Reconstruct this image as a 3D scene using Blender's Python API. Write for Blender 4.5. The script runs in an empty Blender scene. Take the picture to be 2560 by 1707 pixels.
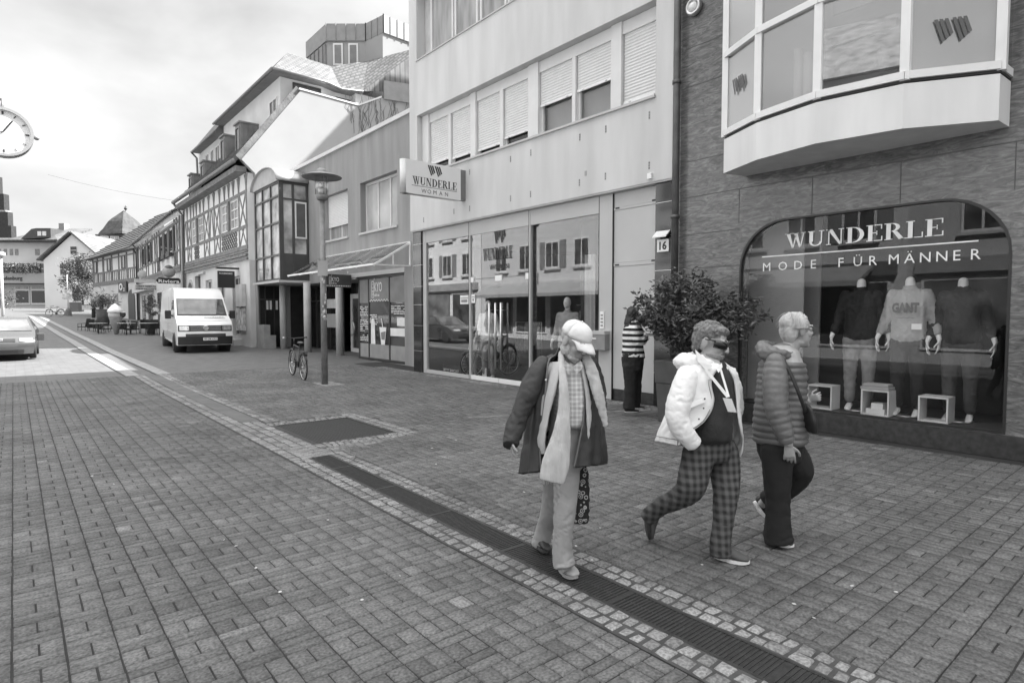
import bpy, bmesh, math, random
import numpy as np
from mathutils import Vector, Matrix, noise
random.seed(7)
sc = bpy.context.scene
col = sc.collection
R = math.radians
# ------------------------------------------------------------------ camera
EYE = Vector((0, 0, 1.72)); FPX = 1500.0            # focal length in photo pixels (2560 wide)
PIT = math.atan(70/1500); YAW = math.atan(1247/1500*math.cos(PIT))
FW = Vector((math.sin(YAW)*math.cos(PIT), math.cos(YAW)*math.cos(PIT), -math.sin(PIT)))
RT = Vector((math.cos(YAW), -math.sin(YAW), 0)); UP = RT.cross(FW)
cam = bpy.data.cameras.new('camera'); cam.lens = 36*FPX/2560; cam.sensor_width = 36
cam.clip_start = .05; cam.clip_end = 2000
co = bpy.data.objects.new('camera', cam); col.objects.link(co); co.location = EYE
co.rotation_euler = Matrix((RT, UP, -FW)).transposed().to_euler()
sc.camera = co
# ------------------------------------------------------------------ sky, sun, exposure
SUN_TO = Vector((.86, -.42, 1.0)).normalized()      # towards the sun: behind the camera, over the right-hand roofs
w = bpy.data.worlds.new('World'); sc.world = w; w.use_nodes = True
N = w.node_tree.nodes; L = w.node_tree.links
for n in list(N): N.remove(n)
out = N.new('ShaderNodeOutputWorld'); bg = N.new('ShaderNodeBackground'); L.new(bg.outputs[0], out.inputs[0])
sky = N.new('ShaderNodeTexSky'); sky.sky_type = 'NISHITA'; sky.sun_disc = False
sky.sun_elevation = math.asin(SUN_TO.z); sky.sun_rotation = math.atan2(SUN_TO.x, SUN_TO.y); sky.dust_density = 4
bw = N.new('ShaderNodeRGBToBW'); L.new(sky.outputs[0], bw.inputs[0])
tc = N.new('ShaderNodeTexCoord'); mp = N.new('ShaderNodeMapping'); L.new(tc.outputs['Generated'], mp.inputs[0])
mp.inputs['Scale'].default_value = (1, 1, 1.9)
nz = N.new('ShaderNodeTexNoise'); nz.inputs['Scale'].default_value = 3.4; nz.inputs['Detail'].default_value = 7
nz.inputs['Roughness'].default_value = .5; nz.inputs['Distortion'].default_value = .1; L.new(mp.outputs[0], nz.inputs[0])
cr = N.new('ShaderNodeValToRGB'); L.new(nz.outputs[0], cr.inputs[0])
cr.color_ramp.elements[0].position = .33; cr.color_ramp.elements[0].color = (2.35,)*3+(1,)
cr.color_ramp.elements[1].position = .62; cr.color_ramp.elements[1].color = (3.55,)*3+(1,)
mx = N.new('ShaderNodeMix'); mx.data_type = 'FLOAT'; mx.inputs[0].default_value = .9
L.new(bw.outputs[0], mx.inputs[2]); L.new(cr.outputs[0], mx.inputs[3])
sxz = N.new('ShaderNodeSeparateXYZ'); L.new(tc.outputs['Generated'], sxz.inputs[0])        # a cloudy sky is brightest overhead
zr = N.new('ShaderNodeMapRange'); zr.interpolation_type = 'SMOOTHSTEP'; zr.inputs[1].default_value = .42; zr.inputs[2].default_value = .95; zr.inputs[3].default_value = 1; zr.inputs[4].default_value = 3.4
L.new(sxz.outputs['Z'], zr.inputs[0]); zm = N.new('ShaderNodeMath'); zm.operation = 'MULTIPLY'; L.new(mx.outputs[0], zm.inputs[0]); L.new(zr.outputs[0], zm.inputs[1]); L.new(zm.outputs[0], bg.inputs[0])
bg.inputs[1].default_value = .1
sd = bpy.data.lights.new('sun', 'SUN'); sd.energy = 5; sd.angle = R(.5); sd.color = (1, 1, 1)
so = bpy.data.objects.new('sun', sd); col.objects.link(so); so.rotation_euler = SUN_TO.to_track_quat('Z', 'Y').to_euler()
sc.view_settings.view_transform = 'Standard'; sc.view_settings.look = 'None'; sc.view_settings.gamma = 1
sc.view_settings.exposure = 1.6
sc.cycles.max_bounces = 8; sc.cycles.transparent_max_bounces = 16
# ------------------------------------------------------------------ measuring helpers: photo pixel (2560x1707) -> point on a real plane
def ray(u, v): return FW + RT*((u-1280)/FPX) - UP*((v-853.5)/FPX)
def PX(u, v, d): return EYE + ray(u, v)*d
def GZ(u, v, z=0):
    r = ray(u, v); return EYE + r*((z-EYE.z)/r.z)
def WX(u, v, x):
    r = ray(u, v); return EYE + r*(x/r.x)
def WY(u, v, y):
    r = ray(u, v); return EYE + r*(y/r.y)
def gz(y):                                            # the street climbs gently away from the camera
    K = [(-60, 0), (16, 0), (30, .18), (43, .5), (70, 1.3), (110, 2.5), (260, 5)]
    for (a, za), (b, zb) in zip(K, K[1:]):
        if y <= b: return za+(zb-za)*max(0, (y-a)/(b-a))
    return 5
# ------------------------------------------------------------------ materials (the photograph is black and white: every base colour is a grey)
MATS = {}
def mat(name, g, rough=.7, metal=0, var=.12, vs=3, bump=.15, bs=40, spec=.5, dist=.01, fine=.0, stretch=None, coat=0, streak=0):
    if name in MATS: return MATS[name]
    m = bpy.data.materials.new(name); m.use_nodes = True; n = m.node_tree.nodes; l = m.node_tree.links
    b = n['Principled BSDF']; b.inputs['Roughness'].default_value = rough; b.inputs['Metallic'].default_value = metal
    b.inputs['Specular IOR Level'].default_value = spec; b.inputs['Coat Weight'].default_value = coat
    t = n.new('ShaderNodeTexCoord'); src = t.outputs['Object']
    if stretch:
        mpp = n.new('ShaderNodeMapping'); mpp.inputs['Scale'].default_value = stretch; l.new(src, mpp.inputs[0]); src = mpp.outputs[0]
    a = n.new('ShaderNodeTexNoise'); a.inputs['Scale'].default_value = vs; a.inputs['Detail'].default_value = 6
    if streak:                                     # rain streaks: variation drawn out downwards
        sm = n.new('ShaderNodeMapping'); sm.inputs['Scale'].default_value = (1, 1, streak); l.new(src, sm.inputs[0]); l.new(sm.outputs[0], a.inputs[0])
    else: l.new(src, a.inputs[0])
    f = n.new('ShaderNodeTexNoise'); f.inputs['Scale'].default_value = bs*2; f.inputs['Detail'].default_value = 2; l.new(src, f.inputs[0])
    mr = n.new('ShaderNodeMapRange'); mr.inputs[1].default_value = .3; mr.inputs[2].default_value = .7
    mr.inputs[3].default_value = g*(1-var); mr.inputs[4].default_value = g*(1+var); l.new(a.outputs[0], mr.inputs[0])
    mf = n.new('ShaderNodeMapRange'); mf.inputs[1].default_value = .3; mf.inputs[2].default_value = .7
    mf.inputs[3].default_value = 1-fine; mf.inputs[4].default_value = 1+fine; l.new(f.outputs[0], mf.inputs[0])
    mu = n.new('ShaderNodeMath'); mu.operation = 'MULTIPLY'; l.new(mr.outputs[0], mu.inputs[0]); l.new(mf.outputs[0], mu.inputs[1])
    l.new(mu.outputs[0], b.inputs['Base Color'])
    if bump:
        z = n.new('ShaderNodeTexNoise'); z.inputs['Scale'].default_value = bs; z.inputs['Detail'].default_value = 4; l.new(src, z.inputs[0])
        bp = n.new('ShaderNodeBump'); bp.inputs['Strength'].default_value = bump; bp.inputs['Distance'].default_value = dist
        l.new(z.outputs[0], bp.inputs['Height']); l.new(bp.outputs[0], b.inputs['Normal'])
    MATS[name] = m; return m
def glass(name, k=1.6, tint=.75, base=0.0, rough=.0):
    if name in MATS: return MATS[name]
    m = bpy.data.materials.new(name); m.use_nodes = True; n = m.node_tree.nodes; l = m.node_tree.links
    for x in list(n): n.remove(x)
    o = n.new('ShaderNodeOutputMaterial'); s = n.new('ShaderNodeMixShader'); t = n.new('ShaderNodeBsdfTransparent'); g = n.new('ShaderNodeBsdfGlossy')
    t.inputs[0].default_value = (tint,)*3+(1,); g.inputs['Roughness'].default_value = rough
    f = n.new('ShaderNodeFresnel'); gm = n.new('ShaderNodeNewGeometry'); io = n.new('ShaderNodeMapRange'); io.inputs[3].default_value = 1.5; io.inputs[4].default_value = 1/1.5; l.new(gm.outputs['Backfacing'], io.inputs[0]); l.new(io.outputs[0], f.inputs[0])
    q = n.new('ShaderNodeMath'); q.operation = 'MULTIPLY_ADD'; q.use_clamp = True; q.inputs[1].default_value = k; q.inputs[2].default_value = base
    l.new(f.outputs[0], q.inputs[0]); l.new(q.outputs[0], s.inputs[0]); l.new(t.outputs[0], s.inputs[1]); l.new(g.outputs[0], s.inputs[2]); l.new(s.outputs[0], o.inputs[0])
    MATS[name] = m; return m
def add_nodes(m): return m.node_tree.nodes, m.node_tree.links, m.node_tree.nodes['Principled BSDF']
def tex_mat(name, kind, g1, g2, scale, rough=.7, bump=.3, thr=.5, **kw):
    """brick / wave / voronoi / magic patterned surface of two greys"""
    if name in MATS: return MATS[name]
    m = bpy.data.materials.new(name); m.use_nodes = True; n, l, b = add_nodes(m)
    b.inputs['Roughness'].default_value = rough
    t = n.new('ShaderNodeTexCoord'); mpp = n.new('ShaderNodeMapping'); l.new(t.outputs['Object'], mpp.inputs[0])
    mpp.inputs['Rotation'].default_value = kw.get('rot', (0, 0, 0)); mpp.inputs['Scale'].default_value = kw.get('sc', (1, 1, 1))
    if kind == 'brick':
        x = n.new('ShaderNodeTexBrick'); x.inputs['Scale'].default_value = scale; x.inputs['Mortar Size'].default_value = kw.get('mortar', .02)
        x.inputs['Color1'].default_value = (g1,)*3+(1,); x.inputs['Color2'].default_value = (g1*kw.get('c2', .8),)*3+(1,); x.inputs['Mortar'].default_value = (g2,)*3+(1,)
        x.inputs['Brick Width'].default_value = kw.get('bw', .5); x.inputs['Row Height'].default_value = kw.get('rh', .25)
        x.offset = kw.get('off', .5)
        l.new(mpp.outputs[0], x.inputs[0]); c = x.outputs[0]; h = x.outputs[0]
    elif kind == 'wave':
        x = n.new('ShaderNodeTexWave'); x.inputs['Scale'].default_value = scale; x.inputs['Distortion'].default_value = kw.get('dis', 2)
        x.inputs['Detail'].default_value = 4; x.bands_direction = kw.get('dir', 'X'); l.new(mpp.outputs[0], x.inputs[0])
        r = n.new('ShaderNodeMapRange'); r.inputs[3].default_value = g1; r.inputs[4].default_value = g2; l.new(x.outputs['Fac'], r.inputs[0]); c = r.outputs[0]; h = x.outputs['Fac']
    else:
        x = n.new('ShaderNodeTexVoronoi'); x.inputs['Scale'].default_value = scale; l.new(mpp.outputs[0], x.inputs[0])
        r = n.new('ShaderNodeMapRange'); r.inputs[1].default_value = thr-.08; r.inputs[2].default_value = thr+.08; r.inputs[3].default_value = g1; r.inputs[4].default_value = g2
        l.new(x.outputs['Distance'], r.inputs[0]); c = r.outputs[0]; h = r.outputs[0]
    z = n.new('ShaderNodeTexNoise'); z.inputs['Scale'].default_value = kw.get('ns', 6); z.inputs['Detail'].default_value = 8; l.new(t.outputs['Object'], z.inputs[0])
    r2 = n.new('ShaderNodeMapRange'); r2.inputs[1].default_value = .3; r2.inputs[2].default_value = .7; r2.inputs[3].default_value = 1-kw.get('var', .2); r2.inputs[4].default_value = 1+kw.get('var', .2)
    l.new(z.outputs[0], r2.inputs[0]); q = n.new('ShaderNodeVectorMath'); q.operation = 'SCALE'; l.new(c, q.inputs[0]); l.new(r2.outputs[0], q.inputs['Scale'])
    l.new(q.outputs[0], b.inputs['Base Color'])
    bp = n.new('ShaderNodeBump'); bp.inputs['Strength'].default_value = bump; bp.inputs['Distance'].default_value = kw.get('dist', .01); l.new(h, bp.inputs['Height']); l.new(bp.outputs[0], b.inputs['Normal'])
    MATS[name] = m; return m
def plaid(name, g0, g1, s1, s2, axis='XZ', soft=.0, rough=.85, w=.5):
    """woven check: two crossed wave bands"""
    if name in MATS: return MATS[name]
    m = bpy.data.materials.new(name); m.use_nodes = True; n, l, b = add_nodes(m); b.inputs['Roughness'].default_value = rough
    t = n.new('ShaderNodeTexCoord'); mpp = n.new('ShaderNodeMapping'); l.new(t.outputs['Object'], mpp.inputs[0]); mpp.inputs['Rotation'].default_value = (0, 0, YAW)
    sx = n.new('ShaderNodeSeparateXYZ'); l.new(mpp.outputs[0], sx.inputs[0])
    def band(sock, s):
        a = n.new('ShaderNodeMath'); a.operation = 'MULTIPLY'; a.inputs[1].default_value = s; l.new(sock, a.inputs[0])
        f = n.new('ShaderNodeMath'); f.operation = 'FRACT'; l.new(a.outputs[0], f.inputs[0])
        p = n.new('ShaderNodeMath'); p.operation = 'PINGPONG'; p.inputs[1].default_value = .5; l.new(f.outputs[0], p.inputs[0])
        r = n.new('ShaderNodeMapRange'); r.inputs[1].default_value = w*.5-.12; r.inputs[2].default_value = w*.5+.12; l.new(p.outputs[0], r.inputs[0]); return r.outputs[0]
    A = band(sx.outputs['X'], s1); B = band(sx.outputs['Z'], s2)
    ad = n.new('ShaderNodeMath'); ad.operation = 'ADD'; l.new(A, ad.inputs[0]); l.new(B, ad.inputs[1])
    r = n.new('ShaderNodeMapRange'); r.inputs[2].default_value = 2; r.inputs[3].default_value = g0; r.inputs[4].default_value = g1; l.new(ad.outputs[0], r.inputs[0])
    l.new(r.outputs[0], b.inputs['Base Color'])
    z = n.new('ShaderNodeTexNoise'); z.inputs['Scale'].default_value = 18; l.new(t.outputs['Object'], z.inputs[0])
    bp = n.new('ShaderNodeBump'); bp.inputs['Strength'].default_value = .35; bp.inputs['Distance'].default_value = .02; l.new(z.outputs[0], bp.inputs['Height']); l.new(bp.outputs[0], b.inputs['Normal'])
    MATS[name] = m; return m
# ------------------------------------------------------------------ mesh builder
ORG = {}
class MB:
    def __init__(s, T=None): s.v = []; s.f = []; s.T = T; s.sm = []
    def add(s, vs, fs, smooth=False):
        o = len(s.v)
        s.v += [(s.T(Vector(p)) if s.T else Vector(p)) for p in vs]
        s.f += [tuple(i+o for i in f) for f in fs]; s.sm += [smooth]*len(fs); return s
    def box(s, x0, x1, y0, y1, z0, z1):
        x0, x1 = sorted((x0, x1)); y0, y1 = sorted((y0, y1)); z0, z1 = sorted((z0, z1))
        return s.add([(x0,y0,z0),(x1,y0,z0),(x1,y1,z0),(x0,y1,z0),(x0,y0,z1),(x1,y0,z1),(x1,y1,z1),(x0,y1,z1)],
                     [(0,3,2,1),(4,5,6,7),(0,1,5,4),(1,2,6,5),(2,3,7,6),(3,0,4,7)])
    def beam(s, a, b, w, d, side=None):
        a = Vector(a); b = Vector(b); t = (b-a).normalized()
        n = Vector(side) if side else (Vector((0,0,1)) if abs(t.z) < .9 else Vector((1,0,0)))
        e1 = t.cross(n).normalized()*w/2; e2 = e1.cross(t).normalized()*d/2
        vs = [p+q for p in (a, b) for q in (-e1-e2, e1-e2, e1+e2, -e1+e2)]
        return s.add(vs, [(0,1,2,3),(7,6,5,4),(0,4,5,1),(1,5,6,2),(2,6,7,3),(3,7,4,0)])
    def tube(s, pts, r, n=10, cap=True, smooth=True):
        pts = [Vector(p) for p in pts]; rs = r if isinstance(r, (list, tuple)) else [r]*len(pts)
        vs = []; fs = []; prev = None
        for i, p in enumerate(pts):
            t = (pts[min(i+1, len(pts)-1)]-pts[max(i-1, 0)]).normalized()
            if prev is None: e = t.orthogonal().normalized()
            else:
                e = prev-t*prev.dot(t); e = e.normalized() if e.length > 1e-6 else t.orthogonal().normalized()
            prev = e; g = t.cross(e)
            vs += [p+(e*math.cos(2*math.pi*k/n)+g*math.sin(2*math.pi*k/n))*rs[i] for k in range(n)]
        for i in range(len(pts)-1):
            for k in range(n): fs.append((i*n+k, i*n+(k+1)%n, (i+1)*n+(k+1)%n, (i+1)*n+k))
        if cap: fs.append(tuple(reversed(range(n)))); fs.append(tuple(range((len(pts)-1)*n, len(pts)*n)))
        return s.add(vs, fs, smooth)
    def cyl(s, a, b, r, n=16, r2=None): return s.tube([a, b], [r, r if r2 is None else r2], n)
    def prism(s, poly, off, smooth=False):
        """flat polygon (3D points) thickened by the vector off"""
        P = [Vector(p) for p in poly]; o = Vector(off); k = len(P)
        return s.add(P+[p+o for p in P], [tuple(range(k)), tuple(reversed(range(k, 2*k)))]+[(i, (i+1) % k, (i+1) % k+k, i+k)[::-1] for i in range(k)], smooth)
    def lathe(s, c, prof, n=24, ax='z'):
        c = Vector(c); vs = []; fs = []
        for r, h in prof:
            for k in range(n):
                a = 2*math.pi*k/n; q = (r*math.cos(a), r*math.sin(a), h)
                if ax == 'x': q = (h, q[0], q[1])
                if ax == 'y': q = (q[0], h, q[1])
                vs.append(c+Vector(q))
        for i in range(len(prof)-1):
            for k in range(n): fs.append((i*n+k, i*n+(k+1) % n, (i+1)*n+(k+1) % n, (i+1)*n+k))
        fs.append(tuple(reversed(range(n)))); fs.append(tuple(range((len(prof)-1)*n, len(prof)*n)))
        return s.add(vs, fs, True)
    def ell(s, c, ax, n=14, m=9):
        """ellipsoid; ax = three half-axis vectors"""
        c = Vector(c); a, b, d = [Vector(q) for q in ax]; prof = []
        vs = [c-d]; fs = []
        for i in range(1, m):
            t = math.pi*i/m
            for k in range(n):
                f = 2*math.pi*k/n; vs.append(c+(a*math.cos(f)+b*math.sin(f))*math.sin(t)-d*math.cos(t))
        vs.append(c+d); e = len(vs)-1
        for k in range(n): fs.append((0, 1+(k+1) % n, 1+k)); fs.append((e, e-n+k, e-n+(k+1) % n))
        for i in range(m-2):
            for k in range(n): fs.append((1+i*n+k, 1+i*n+(k+1) % n, 1+(i+1)*n+(k+1) % n, 1+(i+1)*n+k))
        return s.add(vs, fs, True)
    def sph(s, c, r, n=12, m=8): return s.ell(c, ((r,0,0),(0,r,0),(0,0,r)), n, m)
    def grid(s, rows, smooth=True):
        n = len(rows[0]); vs = [p for r in rows for p in r]
        return s.add(vs, [(i*n+k, i*n+k+1, (i+1)*n+k+1, (i+1)*n+k) for i in range(len(rows)-1) for k in range(n-1)], smooth)
    def build(s, name, m, parent=None, **k):
        me = bpy.data.meshes.new(name)
        o0 = ORG.get(parent.name, Vector()) if parent else k.get('org', Vector())
        me.from_pydata([tuple(Vector(p)-o0) for p in s.v], [], s.f); me.update()
        me.polygons.foreach_set('use_smooth', s.sm)
        if k.get('fix', True):
            bm = bmesh.new(); bm.from_mesh(me); bmesh.ops.recalc_face_normals(bm, faces=bm.faces); bm.to_mesh(me); bm.free()
        me.materials.append(m)
        ob = bpy.data.objects.new(name, me); col.objects.link(ob)
        if parent: ob.parent = parent
        else: ob.location = o0
        ORG[ob.name] = o0
        for md in k.get('mods', ()):
            q = ob.modifiers.new(md[0], md[0])
            for a, b in md[1].items(): setattr(q, a, b)
        if k.get('label'): ob['label'] = k['label']
        return ob
def thing(name, loc, label, cat, group=None):
    o = bpy.data.objects.new(name, None); col.objects.link(o); o.location = loc; o.empty_display_size = .2
    ORG[o.name] = Vector(loc); return tag(o, label, cat, group)
def tag(o, label, cat, group=None):
    o['label'] = label; o['category'] = cat
    if group: o['group'] = group
    return o
def struct(o): o['kind'] = 'structure'; return o
def kids(o): return [c for c in col.objects if c.parent == o]
def dup(o, loc=None, rz=None, label=None, par=None):
    ch = kids(o); c = o.copy(); col.objects.link(c)
    if par is not None: c.parent = par
    if loc is not None: c.location = loc
    if rz is not None: c.rotation_euler = (0, 0, rz)
    if label: c['label'] = label
    for k in ch: dup(k, par=c)
    return c
TXT = {}
def text_verts(s, bold=0):
    if (s, bold) in TXT: return TXT[(s, bold)]
    cu = bpy.data.curves.new('t', 'FONT'); cu.body = s; cu.size = 1; cu.resolution_u = 2; cu.offset = bold
    ob = bpy.data.objects.new('t', cu); col.objects.link(ob); bpy.context.view_layer.update()
    dg = bpy.context.evaluated_depsgraph_get(); me = bpy.data.meshes.new_from_object(ob.evaluated_get(dg))
    vs = [v.co.copy() for v in me.vertices]; fs = [tuple(p.vertices) for p in me.polygons]
    bpy.data.objects.remove(ob); bpy.data.curves.remove(cu); bpy.data.meshes.remove(me)
    TXT[(s, bold)] = (vs, fs); return vs, fs
def text(mb, s, o, ex, ey, width=None, height=.1, bold=0, thick=.003, space=None, mirror=False):
    """flat letters: o lower left corner, ex reading direction, ey up; scaled to width"""
    o = Vector(o); ex = Vector(ex).normalized(); ey = Vector(ey).normalized(); n = ex.cross(ey)
    if space:                                  # letter-spaced
        for i, ch in enumerate(s):
            if ch != ' ': text(mb, ch, o+ex*space*i, ex, ey, None, height, bold, thick)
        return
    vs, fs = text_verts(s, bold)
    if not vs: return
    x0 = min(v.x for v in vs); x1 = max(v.x for v in vs); k = height/.7; kx = width/(x1-x0) if width else k
    V = [o+ex*((v.x-x0)*kx)+ey*(v.y*k)+n*thick for v in vs]
    m = len(V); V2 = [p-n*thick for p in V]
    ed = {}
    for f in fs:
        for a, b in zip(f, f[1:]+f[:1]): ed[(a, b)] = 1
    side = [(a, b, b+m, a+m) for a, b in ed if (b, a) not in ed]
    mb.add(V+V2, fs+[tuple(i+m for i in reversed(f)) for f in fs]+side)
def serif(mb, s, o, ex, ey, width, height, thick=.004):
    """high-contrast roman capitals built from strokes"""
    o = Vector(o); ex = Vector(ex).normalized(); ey = Vector(ey).normalized(); n = ex.cross(ey)
    adv = {'W': 1.2, 'U': .92, 'N': .95, 'D': .92, 'E': .78, 'R': .9, 'L': .76}
    tot = sum(adv[c] for c in s); kx = width/tot; x = 0; T = .19; t = .06
    for c in s:
        def P(poly, x=x):
            mb.prism([o+ex*((x+a)*kx)+ey*(b*height) for a, b in poly], n*thick)
        def rect(a, b, c2, d): P([(a, b), (c2, b), (c2, d), (a, d)])
        def arc(cx, cy, ro, yo, ri, yi, a0, a1, k=9):
            A = [a0+(a1-a0)*i/k for i in range(k+1)]
            for p, q in zip(A, A[1:]):
                P([(cx+ro*math.cos(p), cy+yo*math.sin(p)), (cx+ro*math.cos(q), cy+yo*math.sin(q)), (cx+ri*math.cos(q), cy+yi*math.sin(q)), (cx+ri*math.cos(p), cy+yi*math.sin(p))])
        w = adv[c]-.1
        if c in 'EDRL': rect(0, 0, T+.16, .045); rect(0, .955, T+.16, 1); rect(.08, .045, .08+T, .955)
        if c == 'E': rect(.27, .95, w, 1); rect(w-.05, .72, w, .95); rect(.27, 0, w+.02, .05); rect(w-.03, .05, w+.02, .28); rect(.27, .48, w-.2, .53); rect(w-.24, .38, w-.2, .63)
        if c == 'L': rect(.27, 0, w+.02, .05); rect(w-.03, .05, w+.02, .32)
        if c == 'D': arc(.3, .5, w-.3, .5, w-.3-T, .45, -math.pi/2, math.pi/2)
        if c == 'R':
            arc(.3, .74, .36, .26, .36-T+.02, .21, -math.pi/2, math.pi/2, 7); P([(.34, .5), (.34+T, .5), (w+.04, .0), (w-T+.0, .0)]); rect(w-.1, 0, w+.1, .045)
        if c == 'U':
            rect(.0, .955, .36, 1); rect(.56, .955, w, 1); rect(.08, .3, .08+T, .955); rect(w-.16, .3, w-.16+t, .955)
            arc((.08+w-.1)/2, .3, (w-.18)/2, .3, (w-.18)/2-.12, .24, math.pi, 2*math.pi)
        if c == 'N':
            rect(0, 0, .24, .045); rect(w-.26, .955, w, 1); rect(0, .955, .2, 1); rect(.1, .045, .1+t, .955); rect(w-.16, .0, w-.16+t, .955); P([(.06, 1), (.06+T+.04, 1), (w-.1, 0), (w-.16-.06, 0)])
        if c == 'W':
            rect(0, .955, .36, 1); rect(.4, .955, .72, 1); rect(.86, .955, 1.1, 1)
            P([(.08, 1), (.08+T, 1), (.47, 0), (.38, 0)]); P([(.56, .85), (.56+t, .85), (.47, 0), (.41, 0)]); P([(.47, 1), (.47+T, 1), (.86, 0), (.77, 0)]); P([(.96, 1), (.96+t, 1), (.86, 0), (.8, 0)])
        x += adv[c]
def logo(mb, o, ex, ey, width, height, thick=.004):
    """emblem of two groups of three slanting bars forming a W"""
    o = Vector(o); ex = Vector(ex).normalized(); ey = Vector(ey).normalized(); n = ex.cross(ey)
    for g in (0, .5):
        for i in range(3):
            x0 = g+i*.145; lo = i*.14 if True else 0; sl = .24
            dx = sl*(1-lo)
            mb.prism([o+ex*(a*width)+ey*(b*height) for a, b in ((x0, 1), (x0+.1, 1), (x0+.1+dx*.9, lo+.08), (x0+dx, lo))], n*thick)
# ================================================================== GROUND
def strip_sheet(name, xs, ys, m, dz=0, zf=gz):
    mb = MB(); rows = [[Vector((x, y, zf(y)+dz)) for x in xs] for y in ys]; mb.grid(rows)
    return struct(mb.build(name, m))
YS = [-60, -30, -10, 0, 8, 16, 19, 22, 26, 30, 36, 43, 50, 60, 70, 80, 95, 110, 150, 200, 260, 600]
far_pave = tex_mat('distant_paving', 'brick', .118, .085, 1.0, rough=.8, bump=.1, mortar=.012, bw=.42, rh=.21, var=.18, ns=3, c2=.9)
strip_sheet('ground', [-600, -60, -20, -6, 0, 3, 6, 12, 20, 60, 600], YS, far_pave, -.03)
# individually laid concrete pavers close to the camera, columns of two squares then two bars
def paver_mat():
    m = bpy.data.materials.new('concrete_paver'); m.use_nodes = True; n, l, b = add_nodes(m); b.inputs['Roughness'].default_value = .82
    b.inputs['Specular IOR Level'].default_value = .35
    at = n.new('ShaderNodeAttribute'); at.attribute_name = 'tone'
    t = n.new('ShaderNodeTexCoord')
    a = n.new('ShaderNodeTexNoise'); a.inputs['Scale'].default_value = .8; a.inputs['Detail'].default_value = 12; a.inputs['Roughness'].default_value = .65; l.new(t.outputs['Object'], a.inputs[0])
    f = n.new('ShaderNodeTexNoise'); f.inputs['Scale'].default_value = 60; f.inputs['Detail'].default_value = 2; l.new(t.outputs['Object'], f.inputs[0])
    r1 = n.new('ShaderNodeMapRange'); r1.inputs[1].default_value = .3; r1.inputs[2].default_value = .7; r1.inputs[3].default_value = .66; r1.inputs[4].default_value = 1.3; l.new(a.outputs[0], r1.inputs[0])
    r2 = n.new('ShaderNodeMapRange'); r2.inputs[1].default_value = .32; r2.inputs[2].default_value = .68; r2.inputs[3].default_value = .62; r2.inputs[4].default_value = 1.38; l.new(f.outputs[0], r2.inputs[0])
    q = n.new('ShaderNodeMath'); q.operation = 'MULTIPLY'; l.new(r1.outputs[0], q.inputs[0]); l.new(r2.outputs[0], q.inputs[1])
    q2 = n.new('ShaderNodeMath'); q2.operation = 'MULTIPLY'; l.new(q.outputs[0], q2.inputs[0]); l.new(at.outputs['Fac'], q2.inputs[1]); l.new(q2.outputs[0], b.inputs['Base Color'])
    bp = n.new('ShaderNodeBump'); bp.inputs['Strength'].default_value = .35; bp.inputs['Distance'].default_value = .002; l.new(f.outputs[0], bp.inputs['Height']); l.new(bp.outputs[0], b.inputs['Normal'])
    return m
PAVM = paver_mat()
rng = np.random.default_rng(3)
def stones(name, quads, tones, m, z=0., bev=.003, drop=.012, zj=.0016):
    """quads: (N,4,2) corner positions; each becomes a bevelled stone"""
    Q = np.asarray(quads, float); Nq = len(Q); c = Q.mean(1, keepdims=True)
    d = Q-c; top = c+np.sign(d)*np.maximum(np.abs(d)-bev, 1e-4)
    zt = z+rng.uniform(-zj, zj, (Nq, 1))+rng.uniform(-zj*.6, zj*.6, (Nq, 4))
    yy = Q[..., 1]; zz = np.interp(yy, [-60, 16, 30, 43, 70, 110, 260], [0, 0, .18, .5, 1.3, 2.5, 5])
    V = np.zeros((Nq, 8, 3)); V[:, :4, :2] = top; V[:, :4, 2] = zt+zz; V[:, 4:, :2] = Q; V[:, 4:, 2] = z-drop+zz
    F = np.array([(0,1,2,3), (4,5,1,0), (5,6,2,1), (6,7,3,2), (7,4,0,3)]); F = (F[None]+(np.arange(Nq)*8)[:, None, None]).reshape(-1, 4)
    me = bpy.data.meshes.new(name); me.vertices.add(Nq*8); me.vertices.foreach_set('co', V.ravel())
    me.loops.add(len(F)*4); me.loops.foreach_set('vertex_index', F.ravel().astype(np.int32)); me.polygons.add(len(F))
    me.polygons.foreach_set('loop_start', np.arange(len(F), dtype=np.int32)*4); me.polygons.foreach_set('loop_total', np.full(len(F), 4, np.int32))
    me.update(calc_edges=True); me.validate()
    a = me.attributes.new('tone', 'FLOAT', 'POINT'); a.data.foreach_set('value', np.repeat(np.asarray(tones, float), 8))
    me.materials.append(m); ob = bpy.data.objects.new(name, me); col.objects.link(ob); return ob
GRATE = (3.02, 4.22, 7.72, 9.36)            # square drain cover
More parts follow.
